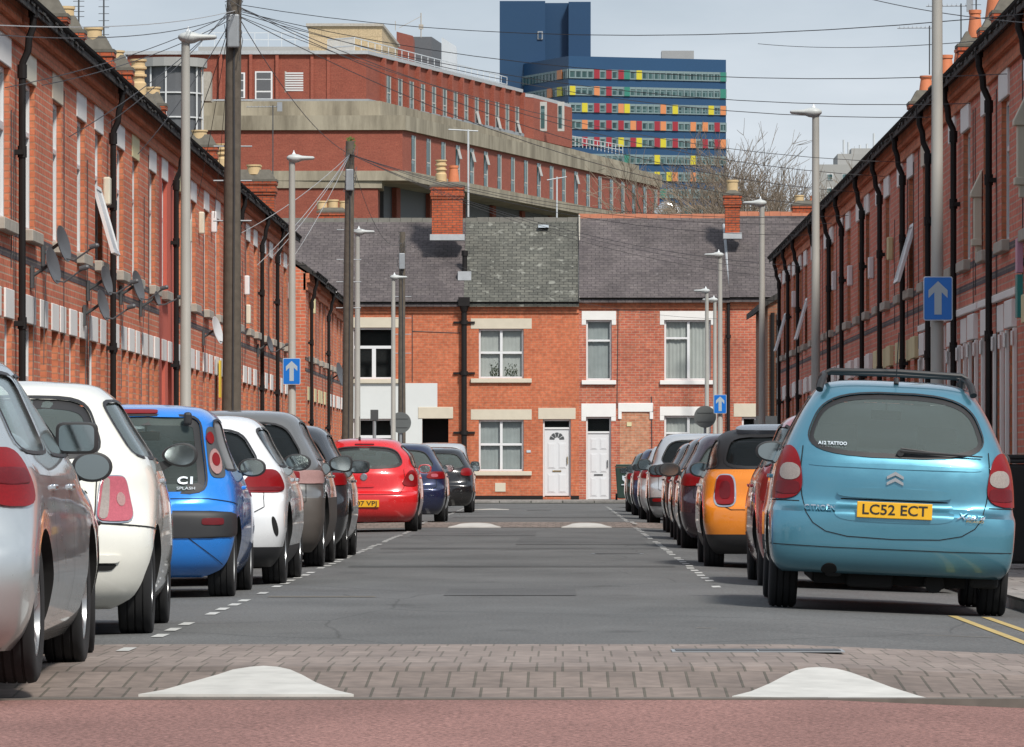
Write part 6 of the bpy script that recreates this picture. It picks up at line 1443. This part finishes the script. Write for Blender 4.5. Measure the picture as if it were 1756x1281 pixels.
# plate is set in a shallow shelf under a handle bar
for o in [c for c in root.children if c.name.startswith('number_plate')]: o.location.y -= .012
patch(sh, 'rear', rt(.63, .80, -.42, .42, -.40, .40, 4), P_blue, root, 'plate_recess', off=.006, cols=16, rim=.01)
patch(sh, 'rear', rt(.792, .868, -.40, .40, -.385, .385, 4), P_blue, root, 'tailgate_handle', off=.030, cols=16, rim=.03)
patch(sh, 'rear', rt(.778, .788, -.37, .37, -.37, .37, 6), M['under'], root, 'painted_handle_shadow', off=.010, cols=12)  # dark strip painting in the shadow beneath the handle
patch(sh, 'rear', rt(1.0, 1.035, -.62, .62, -.58, .58, 3), P_blue, root, 'pressed_crease', off=.006, cols=20, rim=.008)
k = MB()     # double chevron
for dz in (0, -.042):
    for s in (-1, 1): k.faces([(0, y, .030+dz) for y in (-.012, .006)]+[(s*.058, y, -.004+dz) for y in (-.012, .006)]+[(s*.058, y, -.024+dz) for y in (-.012, .006)]+[(0, y, .004+dz) for y in (-.012, .006)], [(0, 2, 4, 6), (1, 7, 5, 3), (0, 1, 3, 2), (2, 3, 5, 4), (4, 5, 7, 6), (6, 7, 1, 0)])
o = k.build('emblem', M['chrome'], root); o.location = (0, sh.pt('rear', 0, .95).y-.008, .955)
o = put_text('badge_lettering', 'CITROËN', .046, M['chrome'], root, (-.515, sh.pt('rear', .62, .72).y-.036, .715), width=.215, bold=.002, depth=.004); conform(o, sh)
o = put_text('badge_lettering', 'Xsara', .062, M['chrome'], root, (.53, sh.pt('rear', .62, .70).y-.034, .695), width=.20, bold=.001, depth=.004, shear=.35, ); conform(o, sh)
o = put_text('badge_lettering', 'PICASSO', .022, M['brass'], root, (.56, sh.pt('rear', .6, .64).y-.02, .66), width=.12, depth=.002); conform(o, sh)
o = put_text('window_sticker', 'A12 TATTOO', .032, M['sign_white'], root, (-.44, sh.pt('rear', .44, 1.17).y-.004, 1.165), width=.20, bold=.001); conform(o, sh, .0)
o = put_text('window_sticker', '· · · · · · · · · ·', .018, M['sign_white'], root, (-.44, sh.pt('rear', .44, 1.14).y-.004, 1.14), width=.18); conform(o, sh, .0)
for s in (-1, 1):   # roof rails
    k = MB(); x = s*.50; k.tube([(x*1.08, .60, 1.54), (x*1.05, .66, 1.60), (x, .78, 1.645), (x, 1.3, 1.668), (x, 2.0, 1.66), (x*1.02, 2.3, 1.59)], [.026, .026, .02, .018, .018, .02], 10)
    k.tube([(x, 1.4, 1.60), (x, 1.4, 1.66)], .02, 8); k.build('roof_rail', M['trim'], root, smooth=True)
for yb_, q_ in ((.80, 0), (1.7, .008)): k = MB(); k.tube([(-.50, yb_, 1.66+q_), (-.46, yb_, 1.68), (0, yb_, 1.692-q_), (.46, yb_, 1.68), (.50, yb_, 1.66+q_)], .017, 8); k.build('roof_bar', M['trim'], root, smooth=True)
patch(sh, 'rear', rt(.266, .335, -.50, -.37, -.47, -.39, 2.5), M['under'], root, 'exhaust_notch', off=.004, rim=.01)
k = MB(); k.box(-.30, .02, .25, .85, .17, .30); k.box(-.46, -.34, .12, .9, .24, .32); k.box(.0, .45, .5, 1.0, .21, .3); k.box(.55, .75, .2, .5, .2, .3); k.build('silencer', M['under'], root, bevel=.03)
# --- generic helpers for the rest
def fit(L_, W, H, belt, tw, rs, **k):
    return gen(L_, W, H, belt=belt, tw=tw, rs=rs, **k)
def std_windows(L_, W, H, belt, tw, rs, wsx=1.08, run=1.5, door4=True, rw=None, qtr=0):
    ya_b = L_-wsx-.30; ya_t = L_-wsx-(H-belt-.1)*run-.12; yb = (rs+ya_t)/2+.25
    yc_b, yc_t = rs+.05+qtr, rs+.18+qtr
    sw = [rt(belt+.07, H-.13, yc_b, yb-.05, yc_t+.05, yb-.05, 7), rt(belt+.06, H-.13, yb+.05, ya_b, yb+.05, ya_t, 7)]
    return sw
def simple_car(name, label, xr, ya, L_, W, H, pt_, side, belt=.93, tw=.70, rs=.42, axle=.72, wb=2.5, prof={}, **sp):
    """xr: the street side edge of the body, ya: distance of the rear axle"""
    X = xr-W/2 if side == 'L' else xr+W/2
    pr = gen(L_, W, H, belt=belt, tw=tw, rs=rs, **prof)
    d = dict(dim=(L_, W, H), prof=pr, paint=pt_, axle=axle, wb=wb, belt=belt, z=Z(X), swin=std_windows(L_, W, H, belt, tw, rs, wsx=prof.get('wsx', 1.08), run=prof.get('glassrun', 1.5)), fwin=ws(H, belt, W, tw, L_),
             rwin=rt(belt+.05, H-.14, -W*.40, W*.40, -W*(tw/2-.05), W*(tw/2-.05), 4.5), handles=(ya*0+axle+.85, axle+1.75), hz=belt-.10,
             seams=[('sides', [((L_)*.5+.1, belt), (L_*.5+.1, .3)]), ('sides', [(axle+.42, belt), (axle+.45, .62), (axle+.55, .45)]), ('rear', [(-W*.40, belt), (-W*.40, .66), (-W*.33, .6), (W*.33, .6), (W*.40, .66), (W*.40, belt)])])
    d.update(sp); return make_car(name, label, X, ya-axle, d, roll=sp.get('roll', 0), yaw=sp.get('yaw', 0))
def badge(root, sh, z, r_=.04, mat='chrome', x=0):
    p = sh.pt('rear', x, z); k = MB(); k.lathe([(r_*.78, -.008), (r_*.8, -.014), (r_, -.012), (r_, .004), (0, .004)], 28, axis='y')
    o = k.build('emblem', M[mat], root, smooth=True); o.location = (x, p.y-.002, z); return o
# --- left hand row
P_silver = paint('silver_paint', (.56, .60, .61), .7, .30)
r, sh = simple_car('parked_hatchback', 'large silver hatchback cut by the left edge, nearest car on the left', -2.325, 26.35, 4.20, 1.76, 1.53, P_silver, 'L', belt=.98, tw=.66, rs=.50, axle=.80, wb=2.60, wr=.325,
    lamps=[dict(rows=rt(.80, 1.06, .66, 1.04, .64, .90, 3.0, 14), m='lamp_red', off=.014, sub=[dict(rows=rt(.90, .97, .69, .96, .68, .93, 5, 8), m='lamp_dkred')])], prof=dict(glassrun=1.7, wsx=.95, mid=.80), shape=dict(RR=.55, nR=2.3, taper=.03, RF=.5, nF=2.8), plate=(0, .72, 'FV54 OKL'),
    mir=dict(z=1.12, y=2.75, w=.100, h=.075, p=5.5, reach=.085, arm=.06), hz=.885, handles=(1.30, 2.22), antenna=(0, .9, 1.50), handlem=M['chrome'])
P_blk = paint('black_paint', (.012, .012, .014), .3, .25)
simple_car('parked_sports_car', 'low black sports car, only wheel and oval mirror showing behind the silver hatchback', -2.35, 30.35, 3.35, 1.60, 1.20, P_blk, 'L', belt=.78, tw=.50, rs=.60, axle=.48, wb=2.3, rim='steelrim', wr=.285,
    lamps=[dict(rows=rt(.58, .68, .50, .72, .50, .70, 4), m='lamp_red')], mir=dict(z=.98, y=1.0, w=.105, h=.078, p=2.1, reach=.16, arm=.07), prof=dict(wsx=1.1, glassrun=1.0, brk=.55, hood=.66), rwin=None, yaw=6)
P_cream = paint('cream_white_paint', (.80, .79, .72), .0, .28)
r, sh = simple_car('parked_hatchback', 'small rounded cream white hatchback with pink tinted lamps on the left', -2.33, 34.0, 3.55, 1.63, 1.49, P_cream, 'L', belt=.97, tw=.60, rs=.44, axle=.58, wb=2.30, wr=.30,
    shape=dict(RR=.62, nR=2.15, taper=.06), prof=dict(bump=.05, brk=.70, wsx=.85, glassrun=1.25, top=.07), rwin=rt(1.04, 1.375, -.53, .53, -.43, .43, 4.5, 18), frit=.05,
    lamps=[dict(rows=rt(.665, .925, .465, .715, .51, .685, 5, 14), m='lamp_pink', ring=('chrome', .008), off=.012, sub=[dict(rows=rt(.675, .915, .48, .54, .522, .565, 5, 8), m='lamp_clear'), dict(rows=rt(.75, .83, .60, .66, .60, .66, 2, 8), m='lamp_smoke')])],
    seams=[('rear', [(-.49, 1.0), (-.46, .68), (-.42, .64), (.42, .64), (.46, .68), (.49, 1.0)]), ('rear', [(.46, .66), (1.05, .62)], .008), ('rear', [(-.46, .66), (-1.05, .62)], .008), ('sides', [(1.05, .95), (1.02, .7), (1.15, .4)]), ('sides', [(2.2, .95), (2.25, .3)])],
    patches=[dict(rows=rt(.43, .475, .30, .60, .30, .62, 6), m='body', n='bumper_pod', off=.018, both=True, rim=.02), dict(rows=rt(.385, .425, .30, .56, .30, .60, 6), m='under', n='bumper_slot', off=.006, both=True)],
    mir=dict(z=1.055, y=2.12, w=.105, h=.070, p=2.1, reach=.155, arm=.09, shape=-.35), plate=(0, .58, 'YP11 WXE'), handles=(1.4,), hz=.90, handlem=M['chrome'], sseal='trim', yaw=1.6)
P_azure = paint('bright_blue_paint', (.012, .235, .78), .25, .26)
r, sh = simple_car('parked_hatchback', 'bright blue small hatchback with full glass tailgate and round lamps', -2.43, 44.0, 3.44, 1.63, 1.465, P_azure, 'L', belt=.90, tw=.70, rs=.34, axle=.52, wb=2.34, wr=.285, rim='steelrim', glass='cglass_m',
    shape=dict(RR=.42, nR=2.5, taper=.05), prof=dict(bump=.10, brk=.66, wsx=.85, glassrun=1.2), rwin=rt(.80, 1.365, -.59, .59, -.545, .545, 9, 20), frit=.06,
    lamps=[dict(rows=rt(1.16, 1.25, .600, .690, .600, .680, 2, 12), m='lamp_red', off=.016), dict(rows=rt(.93, 1.12, .615, .745, .610, .735, 2, 14), m='lamp_smoke', off=.018, sub=[dict(rows=rt(.99, 1.09, .635, .72, .635, .715, 2, 10), m='lamp_red')])],
    seams=[('rear', [(-1.0, .70), (-.6, .75), (.6, .75), (1.0, .70)], .006), ('rear', [(.45, .46), (.72, .26)], .006), ('sides', [(1.0, .9), (1.0, .6)]), ('sides', [(2.1, .9), (2.1, .3)])],
    patches=[dict(rows=rt(.905, 1.29, .612, .80, .598, .735, 4), m='dark_grey', n='lamp_panel', off=.006, both=True), dict(rows=rt(.455, .655, -.95, .95, -.95, .95, 5), m='trim', n='bumper_insert', off=.012, cols=24, rim=.02), dict(rows=rt(.555, .605, .55, .72, .55, .72, 5), m='lamp_dkred', n='reflector', off=.017, both=True),
             dict(rows=rt(1.385, 1.415, .10-.3, .32-.12, -.2, .2, 5), m='lamp_red', n='brake_light', off=.01), dict(rows=rt(.36, .46, .14, .30, .16, .28, 2.2), m='body', n='towing_cover', off=.03, rim=.03)],
    mir=dict(z=.985, y=2.12, w=.105, h=.070, p=2.2, reach=.13, arm=.04), plate=(0, .56, 'AK10 TZC'), handles=(1.4, 2.4), hz=.83, black_below=.0)
o = put_text('badge_lettering', 'C1', .075, M['sign_white'], r, (.425, sh.pt('rear', .425, .885).y+.006, .885), width=.115, bold=.003); conform(o, sh, .0)
o = put_text('badge_lettering', 'SPLASH', .03, M['sign_white'], r, (.425, sh.pt('rear', .425, .828).y+.006, .828), width=.135, bold=.0); conform(o, sh, .0)
k = MB(); k.box(.40, .46, .27, .33, 1.30, 1.40); k.build('wiper_mount', M['trim'], r, bevel=.02)
P_white = paint('white_paint', (.80, .81, .82), .0, .25)
r, sh = simple_car('parked_hatchback', 'white hatchback with wide dark red lamps and black lower bumper on the left', -2.27, 48.8, 4.30, 1.79, 1.435, P_white, 'L', belt=.93, tw=.66, rs=.60, axle=.80, wb=2.70, wr=.325, glass='cglass_d',
    shape=dict(RR=.55, nR=2.3, taper=.05), prof=dict(bump=.12, brk=.72, glassrun=1.7), black_below=.33, lamps=[dict(rows=rt(.775, .965, .45, 1.02, .62, .93, 3.2, 14), m='lamp_red', off=.012, sub=[dict(rows=rt(.785, .82, .5, .95, .55, .97, 5, 6), m='lamp_dkred')])],
    patches=[dict(rows=rt(.42, .58, .81, .87, .77, .82, 2.2), m='under', n='bumper_vent', off=.004, both=True)], mir=dict(z=1.03, y=2.75, w=.115, h=.072, p=2.2, reach=.13), plate=(0, .52, 'BX17 FPL'), handlem=M['chrome'], hz=.88)
P_grey = paint('warm_grey_paint', (.22, .215, .205), .7, .30)
r, sh = simple_car('parked_suv', 'grey sport utility car with brown plastic lower bumper on the left', -2.31, 57.5, 4.35, 1.82, 1.56, P_grey, 'L', belt=1.0, tw=.64, rs=.55, axle=.82, wb=2.64, wr=.35, black_below=.70, lower='clad', glass='cglass_d',
    prof=dict(bump=.10, brk=.72, glassrun=1.6), lamps=[dict(rows=rt(.83, .96, .50, 1.06, .54, 1.0, 4, 12), m='lamp_smoke', off=.012, sub=[dict(rows=rt(.84, .95, .51, .66, .55, .66, 5, 8), m='lamp_red')])], mir=dict(z=1.03, y=2.75, w=.115, h=.078, p=2.9, reach=.13, arm=.03, shape=-.5), plate=(0, .80, 'KU12 NDY')) if M.setdefault('clad', plain('brown_cladding', (.075, .065, .058), .6, var=.2)) else None
P_dk = paint('charcoal_paint', (.035, .038, .045), .6, .28)
r, sh = simple_car('parked_hatchback', 'charcoal hatchback with square chrome backed mirror behind the grey one', -2.27, 62.6, 4.25, 1.76, 1.46, P_dk, 'L', belt=.94, tw=.66, rs=.55, axle=.80, wb=2.60, glass='cglass_d',
    lamps=[dict(rows=rt(.80, .93, .55, .99, .60, .95, 4, 12), m='lamp_red')], mir=dict(z=1.00, y=2.70, w=.115, h=.072, p=3.6, reach=.13), plate=(0, .6, 'LD08 RHE'))
P_red = paint('bright_red_paint', (.70, .014, .018), .1, .26)
r, sh = simple_car('parked_hatchback', 'bright red three door hatchback with yellow plate on the left', -2.21, 90.5, 4.0, 1.72, 1.46, P_red, 'L', belt=.94, tw=.62, rs=.50, axle=.66, wb=2.51, wr=.30,
    shape=dict(RR=.50, nR=2.3, taper=.05), prof=dict(bump=.12, brk=.60, mid=.83), rwin=rt(.995, 1.31, -.66, .66, -.50, .50, 3.4, 18), frit=.035, lamps=[dict(rows=rt(.71, .955, .56, .94, .72, .90, 3, 14), m='lamp_red', off=.014, sub=[dict(rows=rt(.79, .89, .72, .82, .72, .82, 2, 10), m='lamp_clear')])],
    seams=[('rear', [(-.64, .97), (-.66, .75), (-.55, .58), (.55, .58), (.66, .75), (.64, .97)]), ('sides', [(1.15, .92), (1.1, .7), (1.2, .4)]), ('sides', [(2.4, .92), (2.4, .3)])],
    patches=[dict(rows=rt(.695, .73, -.16, .16, -.15, .15, 4), m='body', n='tailgate_handle', off=.02, rim=.02), dict(rows=rt(1.345, 1.365, -.15, .15, -.15, .15, 5), m='lamp_dkred', n='brake_light', off=.01)],
    plate=(-.02, .445, 'BT07 VPJ'), mir=dict(z=.98, y=2.45, w=.10, h=.07, p=2.6, reach=.12, mat=P_red), antenna=(-.08, .62, 1.43), handles=(1.6,))
badge(r, sh, .855, .055)
k = MB(); k.faces([(x*.03, -.02, z*.03) for x, z in ((-1, 1), (-.5, 1), (0, -.3), (.5, 1), (1, 1), (.25, -1), (-.25, -1))], [(0, 1, 2, 6), (2, 3, 4, 5), (2, 5, 6)]); o = k.build('emblem_letter', M['chrome'], r); o.location = (0, sh.pt('rear', 0, .855).y-.002, .855)
P_navy = paint('navy_paint', (.012, .02, .07), .4, .28)
r, sh = simple_car('parked_hatchback', 'navy blue hatchback just right of the bright red one', -2.09, 105.6, 4.2, 1.76, 1.45, P_navy, 'L', belt=.94, tw=.64, rs=.55, axle=.78, wb=2.57, prof=dict(bump=.10),
    lamps=[dict(rows=rt(.80, .93, .50, 1.0, .56, .96, 4, 12), m='lamp_red', sub=[dict(rows=rt(.83, .89, .6, .74, .6, .74, 3, 8), m='lamp_pink')])], plate=(0, .60, 'DN09 XCV'))
r, sh = simple_car('parked_hatchback', 'small black hatchback, farthest car standing on the left kerb', -1.96, 130, 3.95, 1.68, 1.46, P_blk, 'L', belt=.95, tw=.64, rs=.46, axle=.68, wb=2.46, lamps=[dict(rows=rt(.83, 1.0, .52, .86, .56, .84, 3, 12), m='lamp_red')], plate=(-.1, .55, 'GK08 LSU'), mir=dict(z=1.0, mat='trim', w=.1, h=.07))
P_sil2 = paint('pale_silver_paint', (.58, .60, .62), .5, .3)
r, sh = simple_car('parked_people_carrier', 'silver people carrier looming behind the small black hatchback on the left', -2.38, 156, 4.3, 1.80, 1.70, P_sil2, 'L', belt=1.0, tw=.70, rs=.40, axle=.80, wb=2.7, lamps=[dict(rows=rt(.85, 1.15, .74, .95, .74, .90, 3, 12), m='lamp_red')], mir=dict(z=1.1, w=.12, h=.1, y=2.6, p=3), plate=(0, .65, 'VE06 BMO'))
# --- right hand row
P_red2 = paint('deep_red_paint', (.42, .012, .02), .3, .25)
r, sh = simple_car('parked_hatchback', 'deep red hatchback mostly hidden behind the blue estate car', 1.60, 49.1, 4.1, 1.75, 1.50, P_red2, 'R', belt=.97, tw=.66, rs=.45, axle=.78, wb=2.6, lamps=[dict(rows=rt(.74, 1.03, .70, 1.0, .72, .92, 3, 14), m='lamp_red', sub=[dict(rows=rt(.78, .86, .72, .84, .72, .84, 3, 8), m='lamp_clear')])], plate=(0, .6, 'PJ13 ZWR'),
    mir=dict(z=1.06, y=2.9, w=.10, h=.08, p=2.4, reach=.15, shape=-.4), shape=dict(RR=.6, nR=2.2, taper=.05))
P_or = paint('orange_paint', (.82, .245, .010), .05, .25)
M['roof_grey'] = paint('roof_grey_paint', (.20, .22, .25), .4, .25)
r, sh = simple_car('parked_hatchback', 'orange hatchback with dark roof and chrome ringed lamps on the right', 1.37, 58.3, 3.85, 1.73, 1.42, P_or, 'R', belt=.94, tw=.74, rs=.30, axle=.66, wb=2.5, wr=.32, black_below=.36, glass='cglass_d', roof=(1, .09), lower='trim',
    shape=dict(RR=.42, nR=2.5, taper=.05), prof=dict(bump=.08, brk=.66, mid=.86, wsx=1.2, glassrun=.9), rwin=rt(1.03, 1.32, -.66, .66, -.58, .58, 5), seal=.03,
    lamps=[dict(rows=rt(.645, .935, .53, .745, .545, .73, 4, 14), m='lamp_red', ring=('chrome', .018), off=.018, sub=[dict(rows=rt(.70, .88, .575, .685, .575, .685, 3, 10), m='lamp_dkred')])],
    mir=dict(z=1.0, y=2.35, w=.11, h=.075, p=2.2, reach=.14, arm=.05), plate=(0, .62, 'OV64 GHB'), hz=.84, handlem=M['chrome'])
for f in [c for c in r.children if c.name.startswith('body')][0].data.polygons:
    if f.center.z > 1.0 and f.material_index == 0: f.material_index = 1
patch(sh, 'rear', rt(1.345, 1.40, -.55, .55, -.5, .5, 4), M['roof_grey'], r, 'roof_spoiler', off=.05, cols=14, rim=.06)
P_pur = paint('dark_plum_paint', (.045, .022, .035), .5, .25)
simple_car('parked_hatchback', 'dark plum coloured hatchback just beyond the orange one', 1.42, 72, 4.1, 1.75, 1.46, P_pur, 'R', belt=.95, tw=.66, rs=.5, axle=.78, wb=2.55, lamps=[dict(rows=rt(.80, .95, .6, .98, .62, .92, 3, 12), m='lamp_red')], plate=(0, .6, 'FJ09 KPA'), mir=dict(z=1.0, y=1.6, w=.13, h=.085, p=2.4, reach=.15))
simple_car('parked_hatchback', 'dark grey blue hatchback, second beyond the orange one on the right', 1.50, 81, 4.1, 1.75, 1.47, P_dk, 'R', belt=.95, tw=.66, rs=.5, axle=.78, wb=2.55, lamps=[dict(rows=rt(.80, .95, .6, .98, .62, .92, 3, 12), m='lamp_red')], plate=(0, .6, 'WM11 TOY'), mir=dict(z=1.0, y=1.7, w=.12, h=.08, p=2.6, reach=.15))
simple_car('parked_hatchback', 'black hatchback, third beyond the orange one on the right', 1.56, 90.5, 4.1, 1.75, 1.45, P_blk, 'R', belt=.95, tw=.66, rs=.5, axle=.78, wb=2.55, lamps=[dict(rows=rt(.80, .95, .6, .98, .62, .92, 3, 12), m='lamp_red')], plate=(0, .6, 'SB05 DNC'), mir=dict(z=1.0, y=1.8, w=.12, h=.08, p=2.4, reach=.15))
simple_car('parked_suv', 'tall silver sport utility car on the right among darker ones', 1.50, 104, 4.5, 1.86, 1.66, P_sil2, 'R', belt=1.05, tw=.66, rs=.5, axle=.85, wb=2.7, wr=.35, glass='cglass_d', prof=dict(brk=.72, mid=.82), lamps=[dict(rows=rt(.88, 1.05, .62, 1.02, .66, .98, 3, 12), m='lamp_red')],
    patches=[dict(rows=rt(.36, .52, .3, 1.0, .3, 1.0, 5), m='trim', n='bumper_insert', off=.01, both=True), dict(rows=rt(.44, .50, .6, .85, .6, .85, 4), m='lamp_red', n='reflector', off=.016, both=True)], plate=(0, .75, 'RE15 MUX'), mir=dict(z=1.1, w=.12, h=.1, y=2.9, p=2.8))
simple_car('parked_hatchback', 'lower silver hatchback directly beyond the tall silver one', 1.48, 114, 4.2, 1.76, 1.50, P_sil2, 'R', belt=.96, tw=.66, rs=.5, axle=.78, wb=2.6, lamps=[dict(rows=rt(.84, 1.0, .6, 1.0, .64, .96, 3, 12), m='lamp_red')], plate=(0, .6, 'HY07 CDA'), mir=dict(z=1.05, y=2.6))
simple_car('parked_hatchback', 'small navy hatchback near the far end of the right row', 1.45, 124, 3.9, 1.70, 1.47, P_navy, 'R', belt=.95, tw=.66, rs=.45, axle=.7, wb=2.45, lamps=[dict(rows=rt(.78, 1.05, .68, .92, .70, .88, 3, 12), m='lamp_red')], plate=(0, .6, 'NA53 LFE'), mir=dict(z=1.02, y=2.4))
simple_car('parked_hatchback', 'dark green hatchback, last car of the right row beside the bin', 1.43, 134, 4.0, 1.70, 1.42, paint('dark_green_paint', (.03, .06, .05), .5, .28), 'R', belt=.92, tw=.66, rs=.5, axle=.75, wb=2.5, lamps=[dict(rows=rt(.78, .92, .6, .95, .62, .92, 3, 12), m='lamp_red')], plate=(0, .6, 'MT04 EWK'), mir=dict(z=.98, y=2.5))
